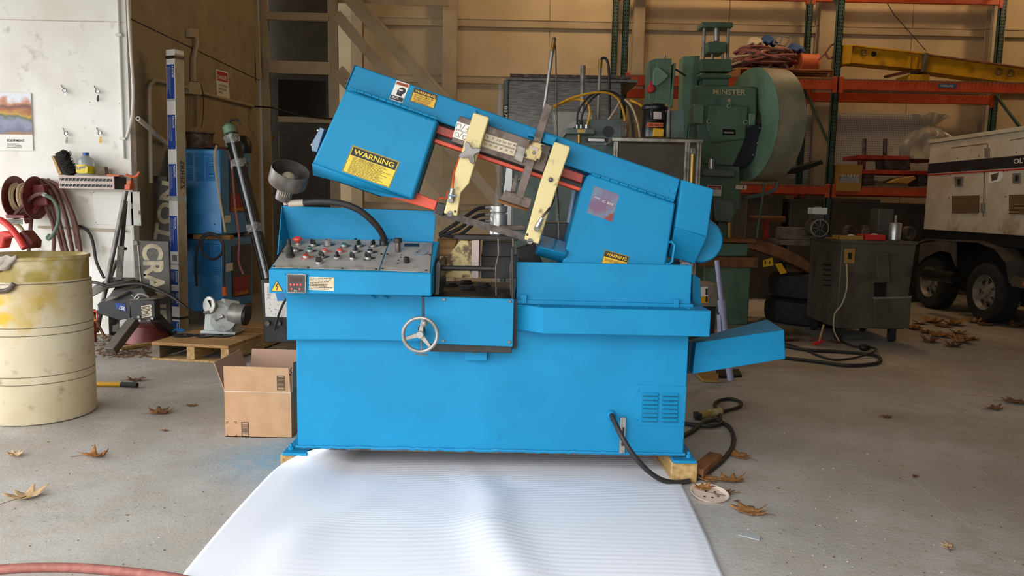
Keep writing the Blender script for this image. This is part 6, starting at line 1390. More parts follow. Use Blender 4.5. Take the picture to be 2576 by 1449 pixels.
for k in range(7):
    pts = []; cx = xa + .38 + .1 * (k % 3)
    for j in range(26):
        a = j * 1.05 + k; r_ = rr.uniform(.2, .44); dx = cos(a) * r_ * 1.1; dy = sin(a) * r_; base = max(.03, 1 - (dx * dx * 3.2 + dy * dy * 2.0)) * .40
        pts.append(V((cx + dx, yf + .5 + dy, zh + .02 + base * rr.uniform(.3, 1.0))))
    o = MB().tube(pts, .019, 7, k=4).build('heaped_hose', hm[k]); tag(o, hl[k], 'hose', 'hose heap on the rack')
o = MB().tube([at(2060, 150, yf + .1), at(2078, 130, yf + .1), at(2092, 113, yf + .1), at(2110, 114, yf + .1), at(2114, 125, yf + .1), at(2100, 140, yf + .1), at(2085, 147, yf + .1), at(2078, 135, yf + .1)], .016, 7).build('looped_hose', 'hose_red'); tag(o, 'single red hose loop hanging at the rack post', 'hose')
for k, (px, py, m_, lb) in enumerate(((1900, 92, 'paper_tan', 'pale ratchet buckle at left on the hose heap'), (1932, 88, 'strap_blue', 'blue ratchet buckle on top of the hose heap'), (2000, 108, 'strap_blue', 'blue strap bundle at right on the hose heap'))):
    c = at(px, py + 8, yf + .35); o = MB().grid(lambda u, v: c + V(((u - .5) * .2 + .03 * sin(v * 9), (v - .5) * .2, .09 * sin(pi * u) * sin(pi * v) + .02 * sin(u * 11 + v * 7) - .08)), 12, 12).build('strap_bundle', m_, solid=.03, smooth=50); tag(o, lb, 'strap')
t = thing('ratchet_frame', 'steel ratchet frame lying on the hose heap', 'ratchet', at(1965, 112, yf + .2)); 
for a_, b_ in (((1945, 110), (1955, 90)), ((1955, 90), (1988, 94)), ((1988, 94), (1976, 116)), ((1945, 110), (1976, 116)), ((1960, 112), (1970, 92))): MB().beam(at(*a_, yf + .2), at(*b_, yf + .2), .03, .015).build('bar', 'steel', t, bevel=.002)
c = at(2030, 152, yf + .3); c.z = zh
o = MB().lathe(c + V((-.12, 0, .13)), (1, .1, 0), [(.12, 0), (.13, .01), (.12, .25), (.135, .27)], 24).build('orange_bucket', 'bucket_orange'); tag(o, 'orange plastic bucket lying on the rack pallet', 'bucket')
# yellow lifting beams
t = thing('lifting_beam', 'yellow lifting beam with round hole, left one on the rack', 'lifting beam', at(2230, 190, yf + .3), 'yellow lifting beams on the rack')
MB().slab([(2143, 114), (2330, 136), (2325, 175), (2139, 158)], yf + .1, yf + .35).build('web', 'beam_yellow', t, bevel=.004); MB().slab([(2122, 112), (2145, 113), (2140, 160), (2118, 162)], yf + .05, yf + .42).build('end_plate', 'beam_yellow', t, bevel=.006)
MB().slab([(2140, 111), (2332, 133), (2332, 137), (2140, 115)], yf + .06, yf + .42).build('top_flange', 'beam_yellow', t, bevel=.003); MB().slab([(2286, 140), (2292, 141), (2290, 172), (2284, 171)], yf + .08, yf + .12).build('stiffener', 'beam_yellow', t); MB().slab([(2304, 142), (2310, 143), (2306, 174), (2300, 173)], yf + .08, yf + .12).build('stiffener', 'beam_yellow', t)
c = at(2198, 136, yf + .1); MB().cyl(c, c - V((0, .003, 0)), .036, n=20).build('lifting_hole', 'ink', t); MB().ring(at(2172, 132, yf + .09), (0, 1, 0), .035, .008, 20, 6).build('shackle', 'worn_steel', t)
t = thing('lifting_beam', 'yellow lifting beam at the right picture edge on the rack', 'lifting beam', at(2450, 205, yf + .3), 'yellow lifting beams on the rack')
MB().slab([(2336, 138), (2640, 180), (2630, 220), (2329, 180)], yf + .1, yf + .35).build('web', 'beam_yellow', t, bevel=.004); MB().slab([(2334, 135), (2642, 177), (2642, 181), (2334, 139)], yf + .06, yf + .42).build('top_flange', 'rust', t, bevel=.003)
MB().slab([(2328, 132), (2337, 133), (2330, 182), (2322, 180)], yf + .04, yf + .4).build('end_plate', 'fender', t, bevel=.004)
for px, py in ((2512, 180), (2542, 184)): MB().ring(at(px, py, yf + .09), (0, 1, 0), .04, .009, 20, 6).build('shackle', 'worn_steel', t)
o = MB().beam(at(2225, 194, yf + .2), at(2322, 172, yf + .2), .05, .04).build('steel_flat', 'rust', bevel=.003); tag(o, 'rusty flat bar under the yellow lifting beams', 'bar')
c0 = at(2295, 198, yf + .3); o = MB().box((c0.x - .14, yf + .1, zd), (c0.x + .14, yf + .5, zd + .1)).build('support_block', 'beam_yellow', bevel=.004); tag(o, 'yellow block supporting the lifting beams', 'block')
o = MB().tube([at(2232, 8, YB - .15), at(2250, 38, YB - .15), at(2330, 128, YB - .15)], .006, 5, k=1).build('wall_wire', 'dark_steel'); tag(o, 'thin dark wire slanting down the back wall', 'wire')
# pegboard
x0, x1, za, zb2 = at(1985, 350, YB - .13).x, at(2345, 350, YB - .13).x, at(2200, 455, YB - .13).z, at(2200, 285, YB - .13).z
pg = MB().box((x0, YB - .14, za), (x1, YB - .125, zb2)).build('pegboard', 'pegboard'); tag(pg, 'pale perforated pegboard on the wall behind the rack', 'pegboard')
mb = MB(); nx, nz = 64, 30
for i in range(nx):
    for j in range(nz):
        x, z = x0 + (x1 - x0) * (i + .5) / nx, za + (zb2 - za) * (j + .5) / nz; mb.add([V((x + dx, YB - .1405, z + dz)) for dx, dz in ((-.006, -.006), (.006, -.006), (.006, .006), (-.006, .006))], [(0, 1, 2, 3)])
mb.build('peg_holes', 'rust', pg, kind='stuff')
# lower shelf items
zs = z0 + .075
ds_ = thing('die_set', 'red two-plate die set with steel posts on the lower rack shelf', 'die set', (at(2240, 440, yf + .3).x, yf + .3, zs))
def shelf(q, Y0, Y1, nm, m_, t, bev=.005): return MB().slab(q, Y0, Y1).build(nm, m_, t, bevel=bev)
shelf([(2158, 390), (2290, 392), (2290, 402), (2158, 400)], yf + .1, yf + .6, 'upper_plate', 'red', ds_); shelf([(2164, 402), (2178, 402), (2178, 428), (2166, 428)], yf + .2, yf + .3, 'spacer', 'reel_red', ds_); shelf([(2225, 402), (2290, 404), (2290, 428), (2228, 428)], yf + .2, yf + .5, 'die_block', 'worn_steel', ds_)
shelf([(2170, 427), (2340, 430), (2340, 440), (2170, 437)], yf + .1, yf + .6, 'lower_plate', 'red', ds_); shelf([(2172, 438), (2200, 438), (2200, 466), (2172, 466)], yf + .2, yf + .5, 'foot', 'worn_steel', ds_); shelf([(2310, 440), (2338, 440), (2338, 468), (2310, 468)], yf + .2, yf + .5, 'foot', 'worn_steel', ds_)
for x in (2175, 2227): MB().cyl(at(x, 349, yf + .3), at(x - 3, 430, yf + .3), .028, n=12).build('guide_post', 'worn_steel', ds_)
o = MB().slab([(2300, 392), (2345, 394), (2345, 408), (2300, 404)], yf + .2, yf + .6).build('red_plate', 'reel_red', bevel=.005); tag(o, 'dark red plate under the clear plastic bag', 'plate')
tb_ = thing('tube_box', 'cardboard box full of pale tubes on the lower shelf', 'box', at(2140, 470, yf - .05))
xa, xb = at(2111, 450, yf - .12).x, at(2166, 450, yf - .12).x; za2, zb3, zm1, zm2 = at(2138, 481, yf - .12).z, at(2138, 414, yf - .12).z, at(2138, 459, yf - .12).z, at(2138, 440, yf - .12).z
MB().box((xa, yf - .12, za2), (xb, yf - .11, zm1)).build('front_lower', 'tray_tan', tb_); MB().box((xa, yf - .12, zm2), (xb, yf - .11, zb3)).build('front_upper', 'tray_tan', tb_); MB().box((xa - .01, yf - .12, za2), (xa, yf + .3, zb3)).build('side', 'tray_tan', tb_); MB().box((xb, yf - .12, za2), (xb + .01, yf + .3, zb3)).build('side', 'tray_tan', tb_)
MB().box((xa, yf - .02, za2), (xb, yf, zb3)).build('backing', 'ink', tb_)
for i in range(7):
    for j in range(3):
        c = V((xa + .03 + i * .042 + .02 * (j % 2), yf - .1, zm1 + .018 + j * .036)); MB().lathe(c, (0, -1, 0), [(.012, -.05), (.018, -.05), (.018, 0), (.012, 0)], 10, False).build('tube', 'paper', tb_)
# clear bag
bgc = at(2325, 400, yf + .35)
def bagfn(u, v):
    a = u * 2 * pi
    if v < .72: t = v / .72; r = .40 * (1 - t ** 1.7) ** .75 + .045; z = .50 * t
    else: t = (v - .72) / .28; r = .045 + .17 * t ** .8; z = .50 + .13 * t * (1 + .35 * sin(3 * a + 1))
    r *= 1 + (.09 * sin(11 * a + 2 * sin(6 * v)) + .07 * sin(5 * a + 9 * v) + .05 * sin(23 * a)) * (1 if v < .72 else 1.8)
    return V((bgc.x + cos(a) * r + .05 * v, bgc.y + sin(a) * r * .7, bgc.z - .02 + z))
o = MB().grid(bagfn, 40, 30).build('plastic_bag', 'bag_plastic', smooth=30); tag(o, 'tied translucent plastic bag above the trailer end', 'bag')
o = MB().slab([(2238, 460), (2262, 448), (2300, 442), (2306, 450), (2285, 462)], yf + .0, yf + .3).build('burlap_scrap', 'tray_tan', bevel=.01); tag(o, 'tan scrap lying on the lower rack shelf', 'scrap')
o = MB().slab([(1990, 425), (2068, 402), (2072, 412), (2000, 437)], yf - .1, yf + .2).build('black_case', 'black', bevel=.006); tag(o, 'long black case tilted on the shelf behind the flywheel', 'case')

# ================================================================ trailer
XT = 5.75
def tx(px, py, d=0.0): return atx(px, py, XT - d)
ye = tx(2333, 450).y; zt3 = tx(2336, 353).z; zb4 = tx(2325, 577).z; yn = 6.9
tr = thing('generator_trailer', 'white enclosed generator trailer with dark stripe at right', 'trailer', (XT + .8, 8.7, 0))
MB().box((XT, yn, zb4), (XT + 1.6, ye, zt3 - .05)).build('body', 'trailer_white', tr, bevel=.01); MB().box((XT - .02, yn, zt3 - .05), (XT + 1.62, ye + .02, zt3)).build('roof_edge', 'trailer_white', tr, bevel=.006)
def side(q, nm, m_, d=.006, bev=.001, par=None): return MB().prism([tx(x, y, d) for x, y in q], (d, 0, 0)).build(nm, m_, par or tr, bevel=bev)
zs0, zs1 = tx(2335, 412).z, tx(2335, 437).z
sb_ = MB().box((XT - .005, yn, zs1), (XT, ye, zs0)).build('stripe', 'trailer_stripe', tr); MB().box((XT - .006, yn, zs1 - .03), (XT, ye, zs1 - .012)).build('pinstripe', 'danger_red', tr)
a, b, c = tx(2549, 412, .007), tx(2549, 412, .007), tx(2549, 400, .007); lettering('OLYMPIAN', a, (0, -1, 0), (0, 0, 1), .62, (c - a).z, 'paper', sb_, bold=.02, out=(-.001, 0, 0))
for px, wv in ((2398, .5),):
    pass
side([(2393, 371), (2483, 360), (2483, 362), (2393, 373)], 'door_seam', 'rust', .004); side([(2483, 362), (2485, 362), (2484, 396), (2482, 396)], 'door_seam', 'rust', .004); side([(2540, 352), (2600, 342), (2600, 344), (2540, 354)], 'door_seam', 'rust', .004); side([(2475, 432), (2477, 432), (2474, 545), (2472, 545)], 'door_seam', 'fender', .003)
for x, y, w_, h_ in ((2476, 373, 10, 22), (2466, 511, 9, 22)): side([(x, y), (x + w_, y - 1), (x + w_, y + h_), (x, y + h_ + 1)], 'hinge', 'wheel_grey', .02, .004)
for x, y in ((2401, 445), (2546, 436)):
    l_ = side([(x, y), (x + 21, y - 1), (x + 20, y + 24), (x, y + 25)], 'latch_plate', 'steel', .01, .002); side([(x + 7, y + 5), (x + 14, y + 5), (x + 13, y + 20), (x + 7, y + 20)], 'latch_handle', 'dark_steel', .02, .002, l_)
for x0_, x1_, ya_, yb_ in ((2394, 2463, 493, 536), (2538, 2620, 490, 538)):
    v_ = side([(x0_, ya_), (x1_, ya_ - 2), (x1_, yb_), (x0_, yb_)], 'vent', 'door_brown', .003); mb = MB()
    A, B = tx(x0_, yb_, .008), tx(x1_, ya_, .008)
    for i in range(15): z = A.z + (B.z - A.z) * i / 14; mb.beam((XT - .008, A.y, z), (XT - .008, B.y, z), .008, .008)
    for i in range(24): y = A.y + (B.y - A.y) * i / 23; mb.beam((XT - .011, y, A.z), (XT - .011, y, B.z), .008, .008)
    mb.build('vent_mesh', 'rusty_mesh', v_, kind='stuff')
side([(2488, 432), (2520, 430), (2524, 442), (2516, 456), (2486, 462)], 'torn_sticker', 'paper', .003); side([(2492, 440), (2512, 434), (2508, 452), (2494, 456)], 'sticker_remnant', 'fender', .004)
for q in ((2391, 442), (2388, 498), (2409, 398), (2463, 392), (2557, 383), (2470, 496), (2475, 434), (2525, 431), (2535, 430), (2530, 495)): c = tx(*q, .0); MB().cyl(c, c - V((.006, 0, 0)), .008, n=8).build('rivet', 'rust', tr)
MB().box((XT + .05, yn, zb4 - .14), (XT + 1.5, ye + .1, zb4)).build('chassis_rail', 'black_paint', tr, bevel=.004)
stain('trailer_white', (-.8, .1, zb4 + .02), .0, .25, '#8a6238', .8, 10, .12); stain('trailer_white', (-.8, 1.2, zb4), .0, .2, '#8a6238', .7, 10, .12)
zax = .37
def fend():
    pts = []; yc2 = 9.35
    prof = [(ye + .25, .62), (ye + .2, .86), (ye - .2, .96), (9.35 + .6, .97), (9.3, .99), (8.95, .93), (8.72, .78), (8.62, .55)]
    inn = [(y, z - .05) for y, z in prof[::-1]]
    return prof
pf = fend(); mb = MB()
for i in range(len(pf) - 1):
    (ya_, za_), (yb_, zb_2) = pf[i], pf[i + 1]; mb.hexa([V(q) for q in ((XT - .05, ya_, za_ - .02), (XT + .35, ya_, za_ - .02), (XT + .35, yb_, zb_2 - .02), (XT - .05, yb_, zb_2 - .02), (XT - .05, ya_, za_), (XT + .35, ya_, za_), (XT + .35, yb_, zb_2), (XT - .05, yb_, zb_2))])
mb.build('fender', 'fender', tr, smooth=50)
MB().prism([V((XT - .045, y, z)) for y, z in [(10.6, .88), (10.2, .94), (9.75, .95), (9.7, .62), (9.85, .8), (10.1, .82), (10.45, .7), (10.6, .6)]], (.02, 0, 0)).build('fender_skirt', 'fender', tr)
MB().box((XT - .03, 7.2, .5), (XT + .02, 8.62, .62)).build('side_sill', 'fender', tr, bevel=.004); MB().box((XT - .035, 8.3, .53), (XT - .03, 8.42, .58)).build('side_marker', 'orange_label', tr)
MB().box((XT + .2, yn, .3), (XT + 1.4, ye, zb4 - .1)).build('underbody', 'black', tr)
for yy, s_ in ((9.14, 0), (10.4, .02)):
    wc_ = V((XT + .02 + s_, yy, zax)); R = .365
    w_ = MB().lathe(wc_, (-1, 0, 0), [(R * .58, -.2), (R * .9, -.2), (R * .99, -.17), (R, -.1), (R * .99, .0), (R * .93, .04), (R * .75, .05), (R * .6, .03), (R * .58, .0)], 48, False).build('wheel', 'tyre', tr, smooth=40)
    MB().lathe(wc_, (-1, 0, 0), [(R * .6, .02), (R * .585, .035), (R * .56, .02), (R * .5, -.03), (R * .4, -.035), (R * .3, -.01), (R * .18, -.01), (R * .16, .03), (.01, .035)], 40, False).build('wheel_disc', 'wheel_grey', w_, smooth=40)
    for k in range(7):
        a = 2 * pi * k / 7; d = V((0, cos(a), sin(a))); e = V((0, -sin(a), cos(a))); c = wc_ + V((.0, 0, 0))
        MB().prism([c + d * R * .3 + e * .006 + V((.004, 0, 0)), c + d * R * .47 + e * .035 + V((.026, 0, 0)), c + d * R * .47 - e * .035 + V((.026, 0, 0)), c + d * R * .3 - e * .006 + V((.004, 0, 0))], (-.004, 0, 0)).build('disc_hole', 'ink', w_)
    tm = MB()
    for k in range(60):
        a = 2 * pi * k / 60; d = V((0, cos(a), sin(a))); e = V((0, -sin(a), cos(a)))
        c = wc_ + d * R; tm.beam(c + V((.0, 0, 0)), c + V((.18, 0, 0)) + e * .012, .014, .012, d)
    tm.build('tread_blocks', 'tyre', w_, kind='stuff')
MB().cyl(at(2330, 690, 9.9), at(2405, 700, 9.3), .075, n=14).build('axle_tube', 'black', tr)

# ================================================================ grey cart with shop parts
X0, X1, Y0, Y1 = at(2112, 700, 7.6).x, at(2305, 620, 7.6).x, 7.6, 8.4
zc0, zc1 = .14, at(2200, 606, 7.6).z
ct_ = thing('tool_cart', 'dusty grey sheet-metal cart on casters at right', 'cart', ((X0 + X1) / 2, 8.0, 0))
MB().hexa([V(q) for q in ((X0, Y0, zc0), (X1 - .06, Y0, zc0), (X1 - .06, Y1, zc0), (X0, Y1, zc0), (X0, Y0, zc1 - .03), (X1, Y0, zc1 - .03), (X1, Y1, zc1 - .03), (X0, Y1, zc1 - .03))]).build('cabinet', 'cart_grey', ct_, bevel=.008)
MB().box((X0 - .01, Y0 - .015, zc1 - .03), (X1 + .01, Y1, zc1)).build('top', 'cart_grey', ct_, bevel=.004)
for x, y in ((X0 + .06, Y0 + .08), (X1 - .14, Y0 + .08), (X0 + .06, Y1 - .08), (X1 - .14, Y1 - .08)):
    cs_ = MB().box((x - .03, y - .04, .09), (x + .03, y + .04, zc0)).build('caster', 'dark_steel', ct_, bevel=.003); MB().cyl((x - .022, y, .055), (x + .022, y, .055), .055, n=18).build('caster_wheel', 'rubber', cs_)
def cf(px, py, d=0): p = at(px, py, Y0 - d); return p
sp_ = MB().slab([(2125, 626), (2152, 625), (2150, 663), (2124, 662)], Y0 - .012, Y0).build('outlet_plate', 'tray_tan', ct_, bevel=.003); MB().slab([(2134, 636), (2143, 636), (2142, 652), (2134, 652)], Y0 - .015, Y0 - .012).build('outlet', 'ink', sp_)
for j in range(3): MB().slab([(2132, 687 + j * 5), (2166, 686 + j * 5), (2166, 689 + j * 5), (2132, 690 + j * 5)], Y0 - .008, Y0).build('louver', 'cart_grey', ct_, bevel=.001); MB().slab([(2236, 637 + j * 5), (2256, 636 + j * 5), (2256, 639 + j * 5), (2236, 640 + j * 5)], Y0 - .008, Y0).build('louver', 'cart_grey', ct_, bevel=.001)
for j in range(5): MB().prism([atx(2070, 663 + j * 13, X0 - .006), atx(2090, 665 + j * 13, X0 - .006), atx(2090, 669 + j * 13, X0 - .006), atx(2070, 667 + j * 13, X0 - .006)], (.006, 0, 0)).build('side_louver', 'dark_steel', ct_)
MB().slab([(2204, 638), (2236, 636), (2240, 710), (2210, 711)], Y0 - .05, Y0).build('chute', 'fender', ct_, bevel=.004); MB().slab([(2200, 711), (2230, 711), (2228, 746), (2200, 746)], Y0 - .012, Y0).build('chute_outlet', 'black', ct_)
MB().slab([(2200, 751), (2293, 747), (2288, 826), (2200, 826)], Y0 - .02, Y0).build('lower_panel', 'cart_grey', ct_, bevel=.003); MB().slab([(2200, 748), (2294, 745), (2294, 750), (2200, 753)], Y0 - .03, Y0).build('panel_ledge', 'wheel_grey', ct_, bevel=.002)
MB().tube([cf(2130, 664, .02), cf(2131, 720, .03), cf(2118, 765, .03), cf(2100, 790, .03), cf(2098, 830, .03), atz(2112, 858, .012)], .008, 8).build('cord', 'hose_tan', ct_)
zc = zc1
def ctop(px, Y): p = at(px, 600, Y); return V((p.x, Y, zc))
mo = thing('bench_motor', 'grey bench motor with fan cover and white terminal box on cart', 'motor', ctop(2066, 8.1)); c = at(2062, 568, 8.02); c.z = zc + .105
MB().lathe(c, (0.12, 1, 0), [(.085, -.01), (.1, 0), (.1, .25), (.08, .27)], 28).build('body', 'fender', mo, bevel=.003); MB().lathe(c, (.12, 1, 0), [(.082, -.012), (.02, -.016)], 28).build('fan_opening', 'ink', mo)
for k in range(8): a = k * pi / 4; MB().beam(c + V((cos(a) * .015, -.018, sin(a) * .015)), c + V((cos(a) * .085, -.016, sin(a) * .085)), .006, .004, (0, -1, 0)).build('guard_spoke', 'wheel_grey', mo)
MB().ring(c + V((0, -.014, 0)), (.12, 1, 0), .088, .007, 28, 6).build('guard_ring', 'wheel_grey', mo)
MB().box(c + V((-.05, .06, .09)), c + V((.06, .18, .15))).build('neck', 'fender', mo); MB().box(c + V((-.075, .02, .145)), c + V((.08, .16, .215))).build('terminal_box', 'paper', mo, bevel=.004); MB().box(c + V((-.03, .05, .215)), c + V((.03, .1, .228))).build('box_screw', 'bright_steel', mo)
MB().box((c.x - .08, 8.05, zc), (c.x + .08, 8.25, zc + .02)).build('foot', 'fender', mo)
def tray(x0, x1, Y, d, h, m_, lb):
    A, B = ctop(x0, Y), ctop(x1, Y); t = thing('parts_tray', lb, 'tray', (A + B) / 2); w = .006
    for q in (((A.x, Y, zc), (B.x, Y + w, zc + h)), ((A.x, Y + d, zc), (B.x, Y + d + w, zc + h)), ((A.x, Y, zc), (A.x + w, Y + d, zc + h)), ((B.x - w, Y, zc), (B.x, Y + d, zc + h)), ((A.x, Y, zc), (B.x, Y + d, zc + w))): MB().box(*q).build('tray_wall', m_, t, bevel=.001)
    MB().ball(V(((A.x + B.x) / 2 + .03, Y + d / 2, zc + h * .9)), .03, 8, (1.3, 1, .6)).build('part_inside', 'paper_tan', t)
tray(2174, 2228, 7.63, .16, .06, 'tray_red', 'bright red open parts tray on the grey cart'); tray(2110, 2173, 7.64, .16, .045, 'tray_tan', 'tan open parts tray left of the red tray on the cart')
st2 = thing('steel_cup', 'silver steel cup with upright rod on the grey cart', 'cup', ctop(2250, 7.7)); c = ctop(2250, 7.7); MB().lathe(c, (0, 0, 1), [(.05, 0), (.058, .01), (.06, .17), (.055, .18), (.02, .185)], 24).build('cup', 'bright_steel', st2, bevel=.002); MB().cyl(c + V((0, 0, .18)), c + V((0, 0, .26)), .012, n=10).build('rod', 'steel', st2)
for px, Y, lb in ((2136, 7.85, 'dull steel ring standing behind the tan tray on the cart'), (2284, 7.8, 'dark ring standing right of the steel cup on the cart')):
    c = ctop(px, Y) + V((0, 0, .075)); o = MB().lathe(c, (.4, -1, 0), [(.05, -.03), (.073, -.03), (.073, .03), (.05, .03)], 24, False).lathe(c, (.4, -1, 0), [(.05, -.03), (.05, .03)], 24, False).build('steel_ring', 'worn_steel'); tag(o, lb, 'ring')
c = ctop(2225, 8.0); o = MB().box(c + V((-.08, 0, 0)), c + V((.08, .2, .32))).build('steel_block', 'fender', bevel=.006); tag(o, 'tall dark grey block standing at the back of the cart', 'block')
c = ctop(2178, 7.9); o = MB().prism([c + V(q) for q in ((-.05, 0, 0), (.05, 0, 0), (.045, 0, .1), (.02, 0, .15), (-.02, 0, .15), (-.045, 0, .1))], (0, .08, 0)).build('bearing_bracket', 'worn_steel', bevel=.01); tag(o, 'round-topped bearing bracket behind the red tray', 'bracket')

# ================================================================ dark corner between press and cart
c = atz(1955, 790); c = V((c.x + .15, 8.9, 0))
for k, lb in enumerate(('bottom old truck tyre of the pile left of the grey cart', 'upper old truck tyre of the pile left of the grey cart')):
    z = k * .3; o = MB().lathe(c + V((.03 * k, 0, z)), (0, 0, 1), [(.25, .02), (.4, 0), (.48, .03), (.5, .1), (.5, .2), (.48, .27), (.4, .3), (.25, .28), (.23, .15)], 44).build('truck_tire', 'tyre', smooth=40); tag(o, lb, 'tyre', 'old tyres by the cart')
zt4 = .6
mb = MB(); n = 14
A0 = at(1880, 640, 8.6)
for i in range(n):
    def pt(t, d): x = at(1876 + 160 * t, 700, 8.6).x; zz = at(1880, 600, 8.6).z - .26 * t * t - .01; return V((x, 8.6 + d, zz))
    a_, b_ = pt(i / n, 0), pt((i + 1) / n, 0); dn = V((0, 0, -.1 - .04 * sin(pi * i / n))); mb.hexa([a_ + dn, b_ + dn, b_ + dn + V((0, .4, 0)), a_ + dn + V((0, .4, 0)), a_, b_, b_ + V((0, .4, 0)), a_ + V((0, .4, 0))])
o = mb.build('old_fender', 'rust', smooth=40); tag(o, 'rusty curved fender lying over the old tyres', 'fender')
for q, lb in (([(1920, 655), (1944, 648), (1946, 668), (1920, 672)], 'yellow square tag with arrows on the old tyres'), ([(1950, 664), (1966, 662), (1980, 686), (1964, 690)], 'yellow slanted tag on the old tyres')):
    o = MB().slab(q, 8.35, 8.36).build('yellow_tag', 'sign_yellow'); tag(o, lb, 'tag')
    if 'square' in lb:
        for x in (1925, 1936): MB().add(pp([(x - 3, 661), (x, 656), (x + 3, 661), (x + 1, 661), (x + 1, 666), (x - 1, 666), (x - 1, 661)], 8.348), [tuple(range(7))]).build('arrow', 'ink', o)
o = MB().slab([(1975, 572), (2038, 574), (2038, 604), (1972, 602)], 8.7, 9.0).build('wooden_crate', 'wood_grey', bevel=.006); tag(o, 'small weathered wooden crate behind the bench motor', 'crate')
o = MB().slab([(1965, 604), (2038, 606), (2038, 618), (1965, 616)], 8.6, 9.1).build('crate_board', 'wood_grey', bevel=.004); tag(o, 'thick board under the small wooden crate', 'board')
t = thing('red_stand', 'red pipe stand in the dark behind the press', 'stand', at(1925, 600, 9.4)); MB().cyl(at(1884, 550, 9.4), at(1974, 552, 9.4), .04, n=12).build('bar', 'rust', t); MB().beam(at(1927, 555, 9.4), at(1927, 605, 9.4), .05, .05).build('leg', 'red', t)
o = MB().tube([at(1921, 445, 9.0), at(1918, 500, 8.95), at(1908, 560, 8.9), at(1904, 600, 8.9)], .014, 8).build('drop_hose', 'hose_green'); tag(o, 'thin greenish hose hanging down beside the press', 'hose')
o = MB().tube([at(1950, 447, 9.0), at(1956, 460, 9.0), at(1948, 478, 9.0), at(1915, 490, 9.0), at(1870, 497, 9.0)], .022, 8).build('bent_hose', 'grey_green'); tag(o, 'thick grey hose curving away from the press', 'hose')
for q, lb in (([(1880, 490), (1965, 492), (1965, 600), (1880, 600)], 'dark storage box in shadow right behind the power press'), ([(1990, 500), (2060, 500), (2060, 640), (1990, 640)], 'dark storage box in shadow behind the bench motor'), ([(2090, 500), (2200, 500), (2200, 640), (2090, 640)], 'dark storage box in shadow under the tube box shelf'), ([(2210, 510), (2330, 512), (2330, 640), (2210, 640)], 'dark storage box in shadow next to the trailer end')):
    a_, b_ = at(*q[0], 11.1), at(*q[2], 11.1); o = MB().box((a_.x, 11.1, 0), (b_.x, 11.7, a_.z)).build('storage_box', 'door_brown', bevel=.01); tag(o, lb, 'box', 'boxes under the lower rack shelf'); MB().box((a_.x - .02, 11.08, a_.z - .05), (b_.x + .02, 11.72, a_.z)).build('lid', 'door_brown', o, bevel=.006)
# pole with battery box right behind the saw
pl = thing('lavender_pole', 'pale lavender jointed pole standing behind the right end of the saw', 'pole', atz(1838, 957))
b0_ = atz(1838, 957); t0_ = at(1803, 655, b0_.y + .05); m0 = b0_.lerp(t0_, .62)
MB().cyl(b0_, m0, .026, n=12).build('lower_tube', 'lavender', pl); MB().cyl(m0, t0_, .019, n=12).build('upper_tube', 'lavender', pl); MB().cyl(b0_.lerp(t0_, .57), b0_.lerp(t0_, .67), .032, n=12).build('collar', 'lavender', pl); MB().beam(b0_.lerp(t0_, .28) + V((-.05, 0, 0)), b0_.lerp(t0_, .55) + V((-.03, 0, 0)), .02, .03).build('brace', 'lavender', pl)
bb = thing('battery_box', 'grey box with white and yellow label behind the saw', 'box', atz(1775, 905)); MB().slab([(1735, 716), (1806, 716), (1808, 772), (1735, 770)], 6.1, 6.4).build('case', 'wheel_grey', bb, bevel=.004); MB().box((at(1735, 700, 6.1).x, 6.12, 0), (at(1806, 700, 6.1).x, 6.4, at(1770, 772, 6.1).z)).build('stand', 'black_paint', bb, bevel=.004)
MB().slab([(1745, 724), (1780, 722), (1781, 745), (1745, 746)], 6.097, 6.1).build('label_white', 'paper', bb); ly_ = MB().slab([(1745, 746), (1782, 745), (1782, 762), (1745, 763)], 6.097, 6.1).build('label_yellow', 'sign_yellow', bb)
MB().slab([(1775, 726), (1780, 726), (1780, 742), (1775, 742)], 6.095, 6.097).slab([(1775, 746), (1780, 746), (1780, 760), (1775, 760)], 6.095, 6.097).build('label_print', 'ink', bb)
o = MB().prism([atz(*q, .004) for q in ((1752, 945), (1775, 938), (1808, 946), (1806, 963), (1768, 961))], (0, 0, .02)).build('cardboard_scrap', 'tray_tan', bevel=.002); tag(o, 'flattened brown cardboard scrap under the discharge chute', 'cardboard')
o = MB().prism([atz(*q, .004) for q in ((1800, 935), (1858, 932), (1866, 948), (1812, 951))], (0, 0, .015)).build('dark_mat', 'black'); tag(o, 'dark flat plate at the foot of the lavender pole', 'plate')
o = MB().box((at(1880, 830, 7.9).x, 7.6, 0), (at(2020, 830, 7.9).x, 8.2, .05)).build('plank', 'wood_grey', bevel=.004); tag(o, 'dusty board on the floor in front of the old tyres', 'board')
def cord(pts, r, m_, lb, nm='floor_cord', z=None):
    o = MB().tube([atz(x, y, (r + .001) if len(p) == 2 else p[2]) for p in pts for x, y in [p[:2]]], r, 8).build(nm, m_); tag(o, lb, 'cord'); return o
cord([(1960, 868), (2030, 880), (2100, 884), (2160, 888), (2205, 895), (2214, 908), (2190, 916), (2130, 919), (2060, 910), (1990, 902), (1930, 895)], .016, 'hose_black', 'thick black cable looped on the floor right of the chute')
cord([(1940, 855), (1990, 868), (2030, 882), (2060, 895), (2100, 905), (2150, 900), (2190, 888, .04), (2204, 878, .03), (2180, 872, .02), (2150, 872), (2125, 862), (2112, 858)], .010, 'hose_black', 'thinner black cord from the cart crossing the cable loop')
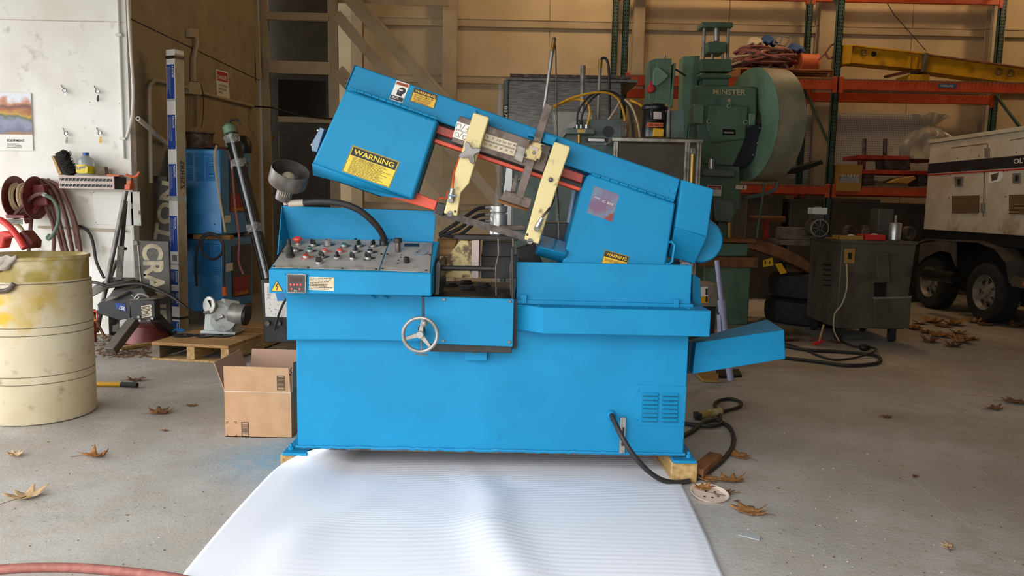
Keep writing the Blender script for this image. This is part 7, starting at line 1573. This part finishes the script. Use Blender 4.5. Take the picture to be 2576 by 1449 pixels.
o = MB().ball(atz(2175, 874, .045), .045, 10, (1.3, 1, .8)).build('cord_plug', 'black'); tag(o, 'bulky black plug on the cord in front of the cart', 'plug')
cord([(1950, 858), (2010, 854), (2030, 850, .03), (2048, 856)], .012, 'reel_red', 'dark red lead ending near the red clips')
t = thing('red_clip', 'red clamp clips on the floor left of the cart', 'clip', atz(2058, 862)); c = atz(2058, 864, .02)
MB().beam(c + V((-.05, 0, .0)), c + V((.02, 0, .01)), .03, .03).build('jaw', 'tray_red', t, bevel=.004); MB().beam(c + V((0, .02, .0)), c + V((.06, .03, .03)), .03, .03).build('jaw', 'tray_red', t, bevel=.004); MB().beam(c + V((.02, .02, .02)), c + V((.07, .06, .18)), .015, .015).build('handle', 'wood_pale', t)
cord([(1690, 1060), (1740, 1068), (1790, 1072), (1815, 1064), (1800, 1056), (1770, 1064), (1740, 1086), (1700, 1105)], .014, 'hose_black', 'black cable loop on the floor by the saw right end')
cord([(1815, 1062), (1835, 1075), (1846, 1100), (1840, 1130), (1815, 1160), (1780, 1188), (1748, 1205)], .013, 'hose_black', 'black cable sweeping from loop to the wooden block')
cord([(1812, 1060), (1810, 1040), (1798, 1020), (1810, 1007), (1840, 1003), (1863, 1012), (1858, 1024), (1830, 1032), (1812, 1038)], .012, 'hose_black', 'small black cord ring above the yellow plug')
t = thing('yellow_plug', 'worn yellow and black plug on the floor beside the saw', 'plug', atz(1785, 1040)); A, B = atz(1758, 1046, .025), atz(1812, 1034, .025)
MB().cyl(A, A.lerp(B, .45), .022, n=12).build('plug_body', 'drum_yellow', t, bevel=.003); MB().cyl(A.lerp(B, .5), B, .026, n=12).build('plug_cap', 'drum_yellow', t, bevel=.003); MB().box(A + V((-.03, -.03, -.02)), A + V((.015, .03, .02))).build('blades', 'black', t, bevel=.004)
o = MB().beam(atz(1752, 1190, .03), atz(1800, 1150, .03), .07, .05).build('rusty_bracket', 'rust', bevel=.004); tag(o, 'rusty bracket on the floor behind the right wooden block', 'bracket')
